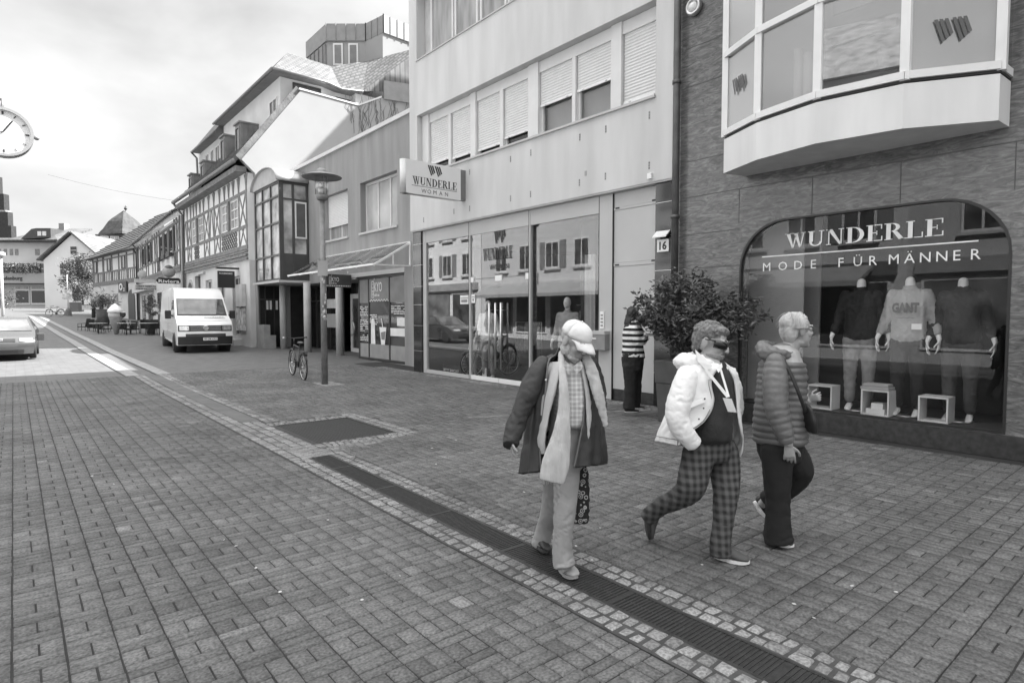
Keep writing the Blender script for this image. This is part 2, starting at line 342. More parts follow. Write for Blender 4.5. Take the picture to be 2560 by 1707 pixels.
def pav(x0, x1, y0, y1, along, skip=None, j=.0032, g=.118):
    q = []; t = []; a0, a1, b0, b1 = (x0, x1, y0, y1) if along == 'y' else (y0, y1, x0, x1)
    W = .212; nc = int(math.ceil((a1-a0)/W))
    for c in range(nc):
        A = a0+c*W; B = min(A+W, a1); b = b0-random.random()*.35; st = random.randint(0, 3)
        if B-A < .03: continue
        while b < b1:
            r = random.random()
            if random.random() < .03: st += 1
            if st % 2 == 0: h = .142; parts = [(A, (A+B)/2), ((A+B)/2, B)] if B-A > .12 else [(A, B)]
            else: h = .142; parts = None
            if parts is None:
                cells = [(A, B, b, b+h/2), (A, B, b+h/2, b+h)]
            else: cells = [(p, s, b, b+h) for p, s in parts]
            for (p, s, u, v) in cells:
                u = max(u, b0); v = min(v, b1)
                if v-u < .02: continue
                X0, X1, Y0, Y1 = (p, s, u, v) if along == 'y' else (u, v, p, s)
                if skip and skip((X0+X1)/2, (Y0+Y1)/2): continue
                e = [random.uniform(-.0022, .0022) for _ in range(4)]
                q.append([(X0+j+e[0], Y0+j+e[1]), (X1-j+e[2], Y0+j+e[1]), (X1-j+e[2], Y1-j+e[3]), (X0+j+e[0], Y1-j+e[3])])
                t.append(g*(1+random.gauss(0, .10))*(1.35 if random.random() < .012 else 1))
            b += h; st += 1 if random.random() < .93 else 2
    return q, t
joint = mat('joint_sand', .025, .95, var=.3, bs=90)
strip_sheet('pavement_bed', [-3, 0, 3, 6, 9.9], [-1, 8, 16, 19], joint, -.007)
sq = lambda x, y: 2.5 < x < 4.52 and 7.40 < y < 9.66
sand = mat('sett_bedding', .055, .95, var=.35, vs=12, bump=.4, bs=90)
for nm_, a_ in (('a', (2.44, 2.665, .3, 7.0)), ('b', (2.925, 3.13, .3, 7.0)), ('c', (2.44, 3.14, 7.0, 7.72)), ('d', (2.44, 3.02, 7.72, 9.36)), ('e', (2.44, 4.55, 9.36, 9.70)), ('f', (3.14, 4.55, 7.38, 7.72)), ('g', (4.22, 4.55, 7.72, 9.36)), ('h', (2.44, 2.73, 9.7, 19)), ('i', (3.0, 3.26, 9.7, 19)), ('j', (8.74, 9.12, 5, 17.4))):
    x_, X_, y_, Y_ = a_; struct(MB().grid([[Vector((x_, y_, gz(y_)-.0035)), Vector((X_, y_, gz(y_)-.0035))], [Vector((x_, min(Y_, 16), -.0035)), Vector((X_, min(Y_, 16), -.0035))], [Vector((x_, Y_+.001, gz(Y_)-.0035)), Vector((X_, Y_+.001, gz(Y_)-.0035))]], False).build('sett_bedding', sand))
q1, t1 = pav(-2.6, 2.43, .3, 19.0, 'y')
q2, t2 = pav(3.13, 8.75, .2, 19.0, 'x', sq)
o = stones('pavement', q1+q2, t1+t2, PAVM); struct(o)
# gutter strips of split granite setts
sett_m = PAVM.copy(); sett_m.name = 'granite_sett'
for nd in sett_m.node_tree.nodes:
    if nd.type == 'BUMP': nd.inputs['Distance'].default_value = .008; nd.inputs['Strength'].default_value = .9
    if nd.type == 'TEX_NOISE' and nd.inputs['Scale'].default_value > 100: nd.inputs['Scale'].default_value = 70
def setts(x0, x1, y0, y1, n, along='y', s=.092, g=.21, skip=None):
    q = []; t = []
    a0, a1, b0, b1 = (x0, x1, y0, y1) if along == 'y' else (y0, y1, x0, x1)
    w = (a1-a0)/n; edges = [a0+w*i for i in range(n+1)]
    for i in range(n):
        b = b0
        while b < b1-.03:
            h = s*random.uniform(.75, 1.35); e = min(b+h, b1)
            J = lambda k: random.uniform(-k, k)
            P = [(edges[i]+.0045+J(.007), b+.0045+J(.007)), (edges[i+1]-.0045+J(.007), b+.0045+J(.007)), (edges[i+1]-.0045+J(.007), e-.0045+J(.007)), (edges[i]+.0045+J(.007), e-.0045+J(.007))]
            if along != 'y': P = [(y, x) for x, y in P][::-1]
            if not (skip and skip(sum(p[0] for p in P)/4, sum(p[1] for p in P)/4)):
                q.append(P); t.append(g*random.uniform(.65, 1.2))
            b = e
    return q, t
gs = lambda x, y: GRATE[0]-.02 < x < GRATE[1]+.02 and GRATE[2]-.02 < y < GRATE[3]+.02
Q = []; T = []
for a in [(2.45, 2.66, .3, 7.0, 2), (2.93, 3.12, .3, 7.0, 2), (2.45, 2.98, 7.0, 9.95, 4), (2.66, 2.93, 7.02, 7.7, 2),
          (4.24, 4.5, 7.42, 9.75, 2), (2.45, 2.72, 9.95, 19, 2), (3.02, 3.25, 9.75, 19, 2)]:
    q, t = setts(*a); Q += q; T += t
for a in [(2.98, 4.24, 7.42, 7.7, 3, 'x'), (2.98, 4.5, 9.4, 9.62, 2, 'x'), (2.93, 4.0, 7.0, 7.42, 4, 'x')]:
    q, t = setts(*a, skip=lambda x, y: x > 3.12+(y-7)*2.6 and y < 7.42); Q += q; T += t
q, t = setts(8.75, 9.12, 5.0, 17.4, 4, g=.17); Q += q; T += t          # sett strip along the shop fronts
q, t = setts(5.65, 6.15, 13.7, 14.6, 5, g=.2, skip=lambda x, y: (x-5.86)**2+(y-14.3)**2 < .012); 
o = stones('sett_strip', Q, T, sett_m, z=.002, bev=.010, drop=.016, zj=.004); struct(o)
setts_far = mat('distant_setts', .24, .85, var=.25, vs=9, bump=.6, bs=20)
for x in (2.28, 3.02):
    mb = MB()
    mb.grid([[Vector((x+a-(y-19)*.012-max(0, y-35)*.012, y, gz(y)-.002)) for a in (0, .33)] for y in (19, 22, 26, 30, 36, 43, 50, 60, 75)])
    struct(mb.build('gutter_strip', setts_far))
struct(MB().grid([[Vector((x, y, gz(y)-.004)) for x in (2.72, 3.02)] for y in (9.95, 14, 19)]).build('gutter_channel', mat('channel_stone', .10, .8, var=.2)))
# long slotted channel grate
iron = mat('cast_iron', .038, .5, metal=.3, var=.3, vs=20, bump=.2, bs=60)
pit = mat('drain_dark', .012, .9, bump=0)
t = thing('channel_grate', (2.79, .3, 0), 'long narrow dark slotted drain grate running between two strips of pale setts', 'drain grate')
MB().box(2.665, 2.925, .3, 7.0, -.03, -.022).build('channel_bed', pit, t)
mb = MB(); mb.box(2.665, 2.685, .3, 7.0, -.02, -.002); mb.box(2.905, 2.925, .3, 7.0, -.02, -.002); mb.build('edge_frame', iron, t)
y = .3; seg = 0
mb = MB()
while y < 6.98:
    mb.box(2.687, 2.903, y, y+.013, -.02, -.0035); y += .026
    if abs((y-.3) % 1.0) < .026: mb.box(2.687, 2.903, y, y+.03, -.021, -.0025); y += .03
mb.box(2.79, 2.80, .32, 6.98, -.022, -.006)
mb.build('slot_bars', iron, t)
t = thing('square_drain_cover', (3.62, 8.54, 0), 'large rectangular ribbed drain cover framed by pale setts', 'drain cover')
x0, x1, y0, y1 = GRATE
MB().box(x0, x1, y0, y1, -.04, -.03).build('cover_bed', pit, t)
mb = MB(); mb.box(x0, x0+.03, y0, y1, -.03, .0); mb.box(x1-.03, x1, y0, y1, -.03, 0); mb.box(x0+.03, x1-.03, y0, y0+.03, -.03, 0); mb.box(x0+.03, x1-.03, y1-.03, y1, -.03, 0)
mb.build('edge_frame', iron, t)
mb = MB()
k = 0; x = x0+.04
while x < x1-.045:
    mb.box(x, x+.018, y0+.031, y1-.031, -.025, -.004); x += .036
mb.build('ribs', iron, t)
# concrete collar at the lamp, pale litter scraps trodden on the paving
struct(stones('lamp_collar_setts', q, t1[:0] or [.27*random.uniform(.85, 1.15) for _ in q], sett_m, z=.004, bev=.008))
gum = mat('trodden_gum', .5, .8, bump=.1)
spots = [(1690,1150),(1500,1320),(1985,1510),(2035,1545),(2130,1465),(2240,1480),(1755,1412),(1480,1400),(1150,1180),(1090,1160),(1080,1120),(700,1480),(640,1420),(590,1365),(560,1350),(905,1500),(1000,1440),(820,1300),(285,1210),(230,1190),(1440,1365),(1310,1230),(1260,1060),(1140,1100)]
mb = MB()
for u, v in spots:
    p = GZ(u, v); a = random.random()*3; r1 = random.uniform(.007, .014)*(1 if v > 1250 else 1.3); r2 = r1*random.uniform(.4, 1)
    mb.prism([(p.x+math.cos(a)*math.cos(k)*r1-math.sin(a)*math.sin(k)*r2, p.y+math.sin(a)*math.cos(k)*r1+math.cos(a)*math.sin(k)*r2, .003) for k in [i*math.pi/4 for i in range(8)]], (0, 0, .002))
o = mb.build('trodden_spots', gum); o['kind'] = 'stuff'; tag(o, 'tiny pale spots of chewing gum and litter trodden into the paving', 'litter')
# ================================================================== NEAR SHOP BUILDINGS (right-hand side)
EX = Vector((0, -1, 0)); EZ = Vector((0, 0, 1))            # reading direction on a street front, up
plaster = mat('warm_plaster', .57, .9, var=.10, vs=2.2, streak=.16, bump=.25, bs=90, fine=.06)
plasterG = mat('grey_plaster', .28, .9, var=.14, vs=2.5, streak=.16, bump=.3, bs=90, fine=.08)
white = mat('white_frame', .66, .4, var=.04, bump=0)
shutm = tex_mat('roller_slats', 'wave', .60, .68, 5.2, dir='Z', dis=0, bump=.8, dist=.012, var=.04)
alu = mat('grey_panel', .47, .45, var=.05, vs=1, bump=.02)
alud = mat('dark_aluminium', .2, .4, metal=.3, var=.05, bump=0)
blk = mat('polished_black_stone', .018, .08, var=.2, bump=0, spec=.8)
darkg = mat('dark_window_glass', .025, .03, var=.1, bump=0, spec=.9)
midg = mat('curtained_window_glass', .30, .12, var=.35, vs=1.3, bump=0, spec=.6, stretch=(1, 3, .6))
steel = mat('brushed_steel', .62, .28, metal=.9, var=.05, bump=.05)
blkp = mat('black_paint', .02, .4, bump=0)
lightm = mat('white_lacquer', .8, .3, var=.03, bump=0)
SHOPG = glass('shop_glass', 1.7, .97, .02)
# marble with flowing veins
def marble():
    m = bpy.data.materials.new('veined_stone'); m.use_nodes = True; n, l, b = add_nodes(m); b.inputs['Roughness'].default_value = .22; b.inputs['Specular IOR Level'].default_value = .6
    t = n.new('ShaderNodeTexCoord'); mpp = n.new('ShaderNodeMapping'); mpp.inputs['Scale'].default_value = (1, .55, 2.2); mpp.inputs['Rotation'].default_value = (.12, 0, 0); l.new(t.outputs['Object'], mpp.inputs[0])
    a = n.new('ShaderNodeTexNoise'); a.inputs['Scale'].default_value = 7; a.inputs['Detail'].default_value = 14; a.inputs['Roughness'].default_value = .68; a.inputs['Distortion'].default_value = 1.6; l.new(mpp.outputs[0], a.inputs[0])
    r = n.new('ShaderNodeValToRGB'); e = r.color_ramp.elements; e[0].position = .33; e[0].color = (.06, .06, .06, 1); e[1].position = .7; e[1].color = (.26, .26, .26, 1)
    x = e.new(.5); x.color = (.13, .13, .13, 1); l.new(a.outputs[0], r.inputs[0]); l.new(r.outputs[0], b.inputs['Base Color']); return m
stone = marble()
dstone = mat('dark_plinth_stone', .04, .35, var=.4, vs=14, bump=.1, bs=60)
def window_part(root, y0, y1, z0, z1, x, fw=.06, pane=darkg, mull=(), trans=(), frame=white, depth=.07, name='window'):
    """framed window on a street-facing front; y0<y1"""
    mb = MB(); mb.box(x, x+depth, y0, y0+fw, z0, z1); mb.box(x, x+depth, y1-fw, y1, z0, z1); mb.box(x+.002, x+depth-.002, y0+fw, y1-fw, z0, z0+fw); mb.box(x+.002, x+depth-.002, y0+fw, y1-fw, z1-fw, z1)
    for m in mull: mb.box(x+.004, x+depth-.004, m-fw*.4, m+fw*.4, z0+fw, z1-fw)
    for z in trans: mb.box(x+.006, x+depth-.006, y0+fw, y1-fw, z-fw*.4, z+fw*.4)
    f = mb.build(name, frame, root)
    MB().box(x+depth*.55, x+depth*.75, y0+fw, y1-fw, z0+fw, z1-fw).build('pane', pane, f)
    return f
def wall_x(root, x, y0, y1, z0, z1, holes, m, depth=.3, name='wall'):
    """wall slab facing -x with rectangular openings (y0,y1,z0,z1)"""
    ys = sorted({y0, y1, *[h[0] for h in holes], *[h[1] for h in holes]}); zs = sorted({z0, z1, *[h[2] for h in holes], *[h[3] for h in holes]})
    def inside(a, b): return any(h[0] < a < h[1] and h[2] < b < h[3] for h in holes)
    G = [[not inside((ys[i]+ys[i+1])/2, (zs[j]+zs[j+1])/2) for j in range(len(zs)-1)] for i in range(len(ys)-1)]
    mb = MB(); v = {}; 
    def V(i, j, d):
        k = (i, j, d)
        if k not in v: v[k] = len(mb.v); mb.v.append(Vector((x+(depth if d else 0), ys[i], zs[j])))
        return v[k]
    for i in range(len(ys)-1):
        for j in range(len(zs)-1):
            if not G[i][j]: continue
            mb.f.append((V(i,j,0), V(i,j+1,0), V(i+1,j+1,0), V(i+1,j,0))); mb.f.append((V(i,j,1), V(i+1,j,1), V(i+1,j+1,1), V(i,j+1,1))); mb.sm += [False, False]
            for di, dj, e in ((-1,0,((0,0),(0,1))), (1,0,((1,1),(1,0))), (0,-1,((1,0),(0,0))), (0,1,((0,1),(1,1)))):
                a, b = i+di, j+dj
                if 0 <= a < len(ys)-1 and 0 <= b < len(zs)-1 and G[a][b]: continue
                (p, q), (r, s) = e
                mb.f.append((V(i+p,j+q,0), V(i+r,j+s,0), V(i+r,j+s,1), V(i+p,j+q,1))); mb.sm.append(False)
    return mb.build(name, m, root)
# ---------------------------------------------------------------- building with the women's shop (number 16)
B = thing('shop_building', (9.2, 10.9, 0), 'pale plastered building number 16 with roller shutters above a glazed shop front', 'building')
XU, XS, TOP = 9.05, 9.2, 12.4
REC1 = (6.84, 15.15, 5.66, 7.36); REC2 = (6.84, 15.15, 8.9, 10.75)
wall_x(B, XU, 6.36, 15.57, 4.12, TOP, [REC1, REC2], plaster, .45)
MB().box(XU+.45, 19, 6.36, 15.57, 4.13, TOP-.02).build('upper_storeys', plaster, B)
MB().box(XU-.12, 19.1, 6.3, 15.65, TOP, TOP+.12).build('roof_coping', alud, B)
MB().box(XU+.452, 19, 15.2, 15.56, 0, 4.12).build('side_wall', plaster, B)
MB().box(XU+.02, XU+.44, 6.4, 15.55, 4.09, 4.119).build('soffit', plaster, B)
# window band of the first floor
cells = [(13.82,14.80,5.96),(12.77,13.71,5.90),(11.58,12.55,5.87),(10.52,11.46,5.95),(9.13,10.18,6.37),(8.04,9.03,6.38),(6.85,7.78,5.80)]
mb = MB()
mb.box(XU+.2, XU+.3, 6.85, 15.14, 7.11, 7.355)                    # shutter boxes
for a, b in ((14.80,15.14),(12.55,12.77),(10.18,10.52),(7.78,8.04)): mb.box(XU+.16, XU+.3, a, b, 5.7, 7.355)
for a, b in ((13.71,13.82),(11.46,11.58),(9.03,9.13)): mb.box(XU+.18, XU+.3, a, b, 5.7, 7.109)
mb.build('window_piers', white, B)
for a, b, zs in cells:
    f = window_part(B, a, b, 5.705, 7.1, XU+.27, .055, darkg if zs < 6.3 else glass('upper_glass', 1.6, .85, .04))
    MB().box(XU+.235, XU+.25, a+.02, b-.02, zs+.03, 7.109).build('roller_shutter', shutm, B)
    mb = MB(); mb.box(XU+.225, XU+.258, a+.01, b-.01, zs-.02, zs+.029)
    for q in (.18, .82): mb.box(XU+.205, XU+.2245, a+(b-a)*q-.02, a+(b-a)*q+.02, zs-.01, zs+.015)
    mb.build('shutter_bar', lightm, B)
    if zs > 6.3: MB().box(XU+.46, XU+.47, a-.1, b+.1, 5.7, 7.2).build('curtain', midg, B)
MB().box(XU-.05, XU+.19, 6.83, 15.17, 5.615, 5.66).build('window_sill', alu, B)
MB().box(XU-.03, XU+.16, 6.83, 15.17, 8.87, 8.9).build('window_sill', alu, B)
up = [(13.6,14.72),(12.5,13.53),(11.35,12.4),(10.2,11.3),(9.05,10.1),(7.95,9.0),(6.9,7.9)]
for i, (a, b) in enumerate(up):
    window_part(B, a, b, 8.92, 10.7, XU+.2, .07, midg, frame=white)
MB().box(XU+.28, XU+.4, 6.85, 15.14, 8.91, 10.74).build('window_back', mat('pale_blind', .5, .8), B)
# traces of removed lettering: small fixing plates and screw holes
fx = mat('fixing_plate', .33, .6, bump=0); hole = mat('screw_hole', .04, .9, bump=0)
mb = MB(); mh = MB()
for (cx, cy) in [(110,1540),(322,1480),(432,1460),(432,1205),(718,1115),(718,1390),(860,1070),(858,1360),(1203,962),(1200,1280),(1385,905),(1382,1235),(1690,808),(1688,1160)]:
    p = WX(1020+cx*.35714, cy*.35714, XU); mb.box(XU-.004, XU-.0005, p.y-.018, p.y+.018, p.z-.07, p.z+.07)
    for k in (-.05, 0, .05): mh.box(XU-.008, XU-.0045, p.y-.009+random.uniform(-.006, .006), p.y+.004, p.z+k-.01, p.z+k+.01)
p = WX(1020+1245*.357, 1215*.357, XU); mb.box(XU-.006, XU-.001, p.y-.03, p.y+.03, p.z-.05, p.z+.05)
mb.build('fixing_plates', fx, B)['kind'] = 'stuff'; mh.build('screw_holes', hole, B)['kind'] = 'stuff'
p = WX(1020+1700*.357, 1235*.357, XU); MB().box(XU-.05, XU-.001, p.y-.045, p.y+.045, p.z-.05, p.z+.05).build('sensor_box', lightm, B)
# shop front
for a, b in ((15.12, 15.565), (6.45, 6.87)):
    mb = MB()
    for z0, z1 in ((0, .62), (.63, 1.36), (1.37, 1.97), (1.98, 2.5), (2.51, 3.12), (3.13, 3.73), (3.74, 4.089)): mb.box(XS-.07, XS+.3, a, b, z0, z1)
    mb.build('stone_pilaster', blk, B)
    MB().box(XS-.062, XS+.28, a+.003, b-.003, 0, 4.08).build('joint_strip', steel, B)
mb = MB()
for a, b in ((14.93, 15.10), (12.76, 12.83), (10.40, 10.46), (8.2, 8.30)): mb.box(XS-.02, XS+.07, a, b, 0, 4.085)
mb.box(XS-.012, XS+.06, 12.83, 14.93, 3.74, 4.084); mb.box(XS-.012, XS+.06, 10.46, 12.76, 3.74, 4.084); mb.box(XS-.012, XS+.06, 8.3, 10.4, 3.74, 4.084)
mb.box(XS-.012, XS+.06, 12.83, 14.93, .0, .1); mb.box(XS-.012, XS+.06, 8.3, 10.4, .0, .1)
mb.build('shopfront_frame', alu, B)
mb = MB()
for y in (12.83, 10.46, 8.305): mb.box(XS-.024, XS-.0205, y-.02, y-.005, .0, 4.08)
mb.build('frame_seams', blkp, B)
for a, b in ((12.84, 14.92), (8.31, 10.39)): MB().box(XS+.02, XS+.032, a, b, .101, 3.739).build('shop_window', SHOPG, B)
# double glass door with long bar handles
def wx3(cx, cy): return WX(860+cx*.22956, 620+cy*.22956, XS)
D = MB()
D.box(XS-.005, XS+.035, 10.47, 11.585, .0, .115); D.box(XS-.005, XS+.035, 11.605, 12.75, .0, .115); d = D.build('door_rail', lightm, B)
MB().box(XS+.01, XS+.02, 10.47, 11.59, .116, 2.6).build('door_leaf', SHOPG, B); MB().box(XS+.01, XS+.02, 11.6, 12.75, .116, 2.6).build('door_leaf', SHOPG, B)
MB().box(XS+.01, XS+.02, 10.47, 12.75, 2.61, 3.739).build('fanlight', SHOPG, B)
for y in (10.52, 11.6, 12.7): MB().box(XS-.006, XS+.03, y-.13 if y == 11.6 else y-.06, y+.13 if y == 11.6 else y+.06, 2.52, 2.66).build('door_hinge', lightm, B)
for cx in (1612, 1678, 1738):
    p = wx3(cx, 900); mb = MB(); mb.cyl((XS-.09, p.y, .35), (XS-.09, p.y, 1.98), .022, 12)
    for z in (.55, 1.15, 1.8): mb.cyl((XS-.09, p.y, z), (XS-.0, p.y, z), .01, 8)
    mb.build('door_handle', steel, B)
# entrance panel door at the right of the shop window
mb = MB(); mb.box(XS-.02, XS+.08, 7.93, 8.2, 0, 4.085); mb.build('door_post', alu, B)
mb = MB(); mb.box(XS+.01, XS+.05, 6.875, 7.92, 3.80, 4.08); mb.box(XS+.01, XS+.05, 6.875, 7.92, 2.72, 3.74); mb.box(XS+.01, XS+.05, 6.875, 7.92, .22, 2.64)
mb.build('entrance_panel', alu, B)
MB().box(XS+.0, XS+.06, 6.88, 7.92, 2.645, 2.715).build('panel_rail', alu, B); MB().box(XS+.0, XS+.06, 6.88, 7.92, 3.745, 3.795).build('panel_rail', alu, B)
MB().box(XS+.02, XS+.1, 6.88, 7.92, .0, .215).build('panel_plinth', dstone, B)
mb = MB(); mb.box(XS-.024, XS+.04, 7.925, 7.94, 0, 4.08)
for z in (2.66, 3.77): mb.box(XS-.006, XS-.0005, 7.78, 7.88, z, z+.03); mb.box(XS-.006, XS-.0005, 6.9, 7.0, z+.03, z+.06)
mb.build('panel_seam', blkp, B)
# interior of the women's shop
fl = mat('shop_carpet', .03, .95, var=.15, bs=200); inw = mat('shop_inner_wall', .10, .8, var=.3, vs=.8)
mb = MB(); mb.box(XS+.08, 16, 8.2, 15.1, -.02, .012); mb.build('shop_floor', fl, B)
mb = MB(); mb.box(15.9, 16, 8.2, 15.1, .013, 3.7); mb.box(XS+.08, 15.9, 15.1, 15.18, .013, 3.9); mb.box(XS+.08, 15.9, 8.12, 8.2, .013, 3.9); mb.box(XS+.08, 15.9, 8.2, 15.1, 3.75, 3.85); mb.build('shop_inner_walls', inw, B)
MB().box(XS+.5, XS+.56, 8.21, 9.3, .013, 3.74).build('display_partition', mat('curtain_dark', .02, .9, stretch=(1, 12, 1), var=.5), B)
mb = MB()
for i in range(16): y = 8.22+.02*i; mb.box(XS+.52-.03*(i % 2), XS+.53-.03*(i % 2), y+.62, y+.645, .2, 3.0)
mb.build('drape', mat('pale_drape', .5, .9), B)
# shelves and clothes rails inside
cl = [mat('garment_%s' % n_, g_, .9, var=.3, vs=8, bump=.5, bs=20) for n_, g_ in (('pale', .5), ('mid', .25), ('dark', .06))]
for i, (x, y) in enumerate([(12.2, 13.9), (13.4, 11.6), (12.6, 9.4), (14.6, 13.2), (14.8, 10.2)]):
    r = thing('clothes_rail', (x, y, .013), ['clothes rail hung with garments, behind the left shop window', 'clothes rail hung with garments, straight behind the double door', 'clothes rail hung with garments, behind the right shop window', 'clothes rail hung with garments, by the back wall left of the door', 'clothes rail hung with garments, by the back wall right of the door'][i], 'clothes rail', 'clothes rails inside the shop')
    mb = MB(); mb.tube([(x, y-.6, .02), (x, y-.6, 1.45), (x, y+.6, 1.45), (x, y+.6, .02)], .015, 8); mb.box(x-.25, x+.25, y-.62, y-.58, .014, .04); mb.box(x-.25, x+.25, y+.58, y+.62, .014, .04); mb.build('rail_frame', steel, r)
    for k in range(3):
        mb = MB()
        for j in range(4):
            yy = y-.5+(k*4+j)*.088; h = random.uniform(.6, .95)
            mb.tube([(x, yy, 1.44), (x+.01, yy, 1.38), (x+.0, yy+.01, 1.3), (x, yy, 1.4-h)], [.02, .05, .045, .06], 8)
        mb.build('garments', cl[k], r)
for i, y in enumerate((14.3, 12.0, 9.6)):
    r = thing('wall_shelf', (15.6, y, .013), ['stacked wall shelf at the back of the shop, left bay', 'stacked wall shelf at the back of the shop, middle bay', 'stacked wall shelf at the back of the shop, right bay'][i], 'shelf', 'shelves at the back of the shop')
    mb = MB()
    for z in (.5, 1.0, 1.5, 2.0): mb.box(15.45, 15.88, y-.7, y+.7, z, z+.04)
    mb.build('boards', mat('shelf_board', .5, .5), r)
    mb = MB()
    for z in (.54, 1.04, 1.54):
        for k in range(6): mb.box(15.5, 15.8, y-.65+k*.22, y-.65+k*.22+.17, z+.001, z+random.uniform(.1, .3))
    mb.build('folded_goods', cl[0], r)
# paper notices on the shop glass
pap = mat('paper', .75, .7, bump=0); ink = mat('print_grey', .25, .8, bump=0)
for i, (cx, cy, w_, h_) in enumerate([(1310, 563, 90, 95), (1407, 550, 40, 95)]):
    a = wx3(cx-w_/2, cy-h_/2); b = wx3(cx+w_/2, cy+h_/2)
    t = MB().box(XS+.0, XS+.006, a.y, b.y, a.z, b.z).build('paper_notice', pap, None)
    tag(t, ['larger white paper notice stuck to the shop window left of the door', 'narrow white paper notice beside the door frame'][i], 'notice')
    mb = MB(); mb.box(XS-.003, XS-.0005, a.y-.02, b.y+.02, (a.z+b.z)/2+.03, (a.z+b.z)/2+.05); mb.box(XS-.003, XS-.0005, a.y-.05, b.y+.05, b.z+.05, (a.z+b.z)/2-.0); mb.build('printed_lines', ink, t)
# lettering on the fanlight
dk = mat('window_lettering_dark', .03, .5, bump=0)
a = wx3(1515, 135); b = wx3(1835, 115)
mb = MB(); serif(mb, 'WUNDERLE', (XS-.002, a.y, a.z-.02), EX, EZ, a.y-b.y, .3, .003); logo(mb, (XS-.002, a.y-.42, a.z+.36), EX, EZ, .44, .5, .003)
text(mb, 'WOMAN', (XS-.002, a.y-.27, a.z-.26), EX, EZ, .75, .13, 0, .003)
mb.build('door_lettering', dk, B)
# mail box, intercom
t = thing('mail_box', (XS-.02, 8.17, .99), 'grey steel letter box fixed to the door post beside the shop window', 'letter box')
mb = MB(); mb.box(XS-.17, XS-.021, 7.99, 8.36, .99, 1.3); mb.build('case', mat('mailbox_grey', .28, .35, metal=.3), t); MB().box(XS-.19, XS-.02, 7.985, 8.365, 1.302, 1.37).build('lid', alu, t)
MB().box(XS-.176, XS-.171, 8.22, 8.33, 1.2, 1.23).build('name_plate', pap, t)
t = thing('intercom', (XS-.02, 8.18, 1.42), 'slim white doorbell intercom panel above the letter box', 'intercom')
MB().box(XS-.045, XS-.021, 8.13, 8.23, 1.42, 1.76).build('panel', lightm, t)
for k in range(4): MB().box(XS-.05, XS-.0455, 8.15, 8.21, 1.46+k*.07, 1.49+k*.07).build('button', ink, t)
# house number plate and its little lamp
t = thing('house_number', (XS-.08, 6.67, 2.85), 'white enamel house number plate 16 on black stone', 'number plate')
MB().box(XS-.09, XS-.072, 6.56, 6.81, 2.84, 3.06).build('plate', lightm, t)
mb = MB(); text(mb, '16', (XS-.091, 6.76, 2.88), EX, EZ, .16, .14, .03, .003); mb.build('digits', blkp, t)
t = thing('number_lamp', (XS-.08, 6.67, 3.08), 'small slanted white lamp hood above the house number 16', 'lamp')
MB().prism([(XS-.2, 6.54, 3.09), (XS-.2, 6.84, 3.09), (XS-.075, 6.84, 3.2), (XS-.075, 6.54, 3.2)], (0, 0, .02)).build('hood', lightm, t)
MB().box(XS-.17, XS-.1, 6.63, 6.75, 3.09, 3.135).build('bulb_case', blkp, t)
# rain pipe between the two shop buildings
pm = mat('zinc_pipe', .12, .45, metal=.5, var=.25, vs=5)
t = thing('rain_pipe', (8.93, 6.3, 0), 'dark zinc rain pipe running down between the two shop buildings', 'drainpipe')
MB().cyl((8.93, 6.3, .0), (8.93, 6.3, 12), .062, 16).build('pipe', pm, t)
for z in (1.2, 3.4, 5.7, 7.8): MB().lathe((8.93, 6.3, z), [(.07, -.03), (.078, -.03), (.078, .03), (.07, .03)], 16).build('collar', pm, t)
# ---------------------------------------------------------------- men's shop building
M = thing('shop_building', (9.05, 2, 0), 'dark veined stone building with a white polygonal bay over a rounded shop window', 'building')
XM = 9.05; SY0, SY1, SZ0, SZ1 = 1.70, 5.14, .285, 3.16
def rounded(y0, y1, z0, z1, r, k=8):
    P = [(y0, z0), (y1, z0)]
    P += [(y1-r+r*math.cos(a), z1-r+r*math.sin(a)) for a in [math.pi/2*i/k for i in range(k+1)]]
    P += [(y0+r+r*math.cos(a), z1-r+r*math.sin(a)) for a in [math.pi/2+math.pi/2*i/k for i in range(k+1)]]
    return P
RP = rounded(SY0, SY1, SZ0, SZ1, .72)
# stone facing laid as slabs around the rounded opening
bm = bmesh.new(); outer = [(-6, 0), (6.345, 0), (6.345, 12.4), (-6, 12.4)]
vo = [bm.verts.new((XM, a, b)) for a, b in outer]; vi = [bm.verts.new((XM, a, b)) for a, b in RP]
for V_ in (vo, vi):
    for i in range(len(V_)): bm.edges.new((V_[i], V_[(i+1) % len(V_)]))
bmesh.ops.triangle_fill(bm, use_beauty=True, edges=bm.edges[:])
bmesh.ops.recalc_face_normals(bm, faces=bm.faces)
ex_ = bmesh.ops.extrude_face_region(bm, geom=bm.faces[:]); bmesh.ops.translate(bm, vec=(.25, 0, 0), verts=[e for e in ex_['geom'] if isinstance(e, bmesh.types.BMVert)])
bmesh.ops.recalc_face_normals(bm, faces=bm.faces)
mb = MB(); bm.verts.index_update(); mb.add([v.co.copy() for v in bm.verts], [tuple(v.index for v in f.verts) for f in bm.faces]); bm.free()
mb.build('stone_facing', stone, M)
jm = mat('stone_joint', .085, .8, bump=0)
mb = MB()
for z in (3.72, 4.33, 5.6, 6.25, 7.5, 8.8): mb.box(XM-.003, XM+.001, -6, 6.23, z-.006, z+.006)
for z, a in ((3.08, (5.2, 6.23)), (2.5, (5.15, 6.23)), (1.2, (5.15, 6.23))): mb.box(XM-.003, XM+.001, a[0], a[1], z-.005, z+.005)
for y in (5.17, 4.02, 2.88, 1.7, .5): mb.box(XM-.003, XM+.001, y-.005, y+.005, 3.17, 3.714)
mb.build('slab_joints', jm, M)
MB().box(XM-.06, XM-.001, -6, 6.2, 0, .275).build('plinth', dstone, M)
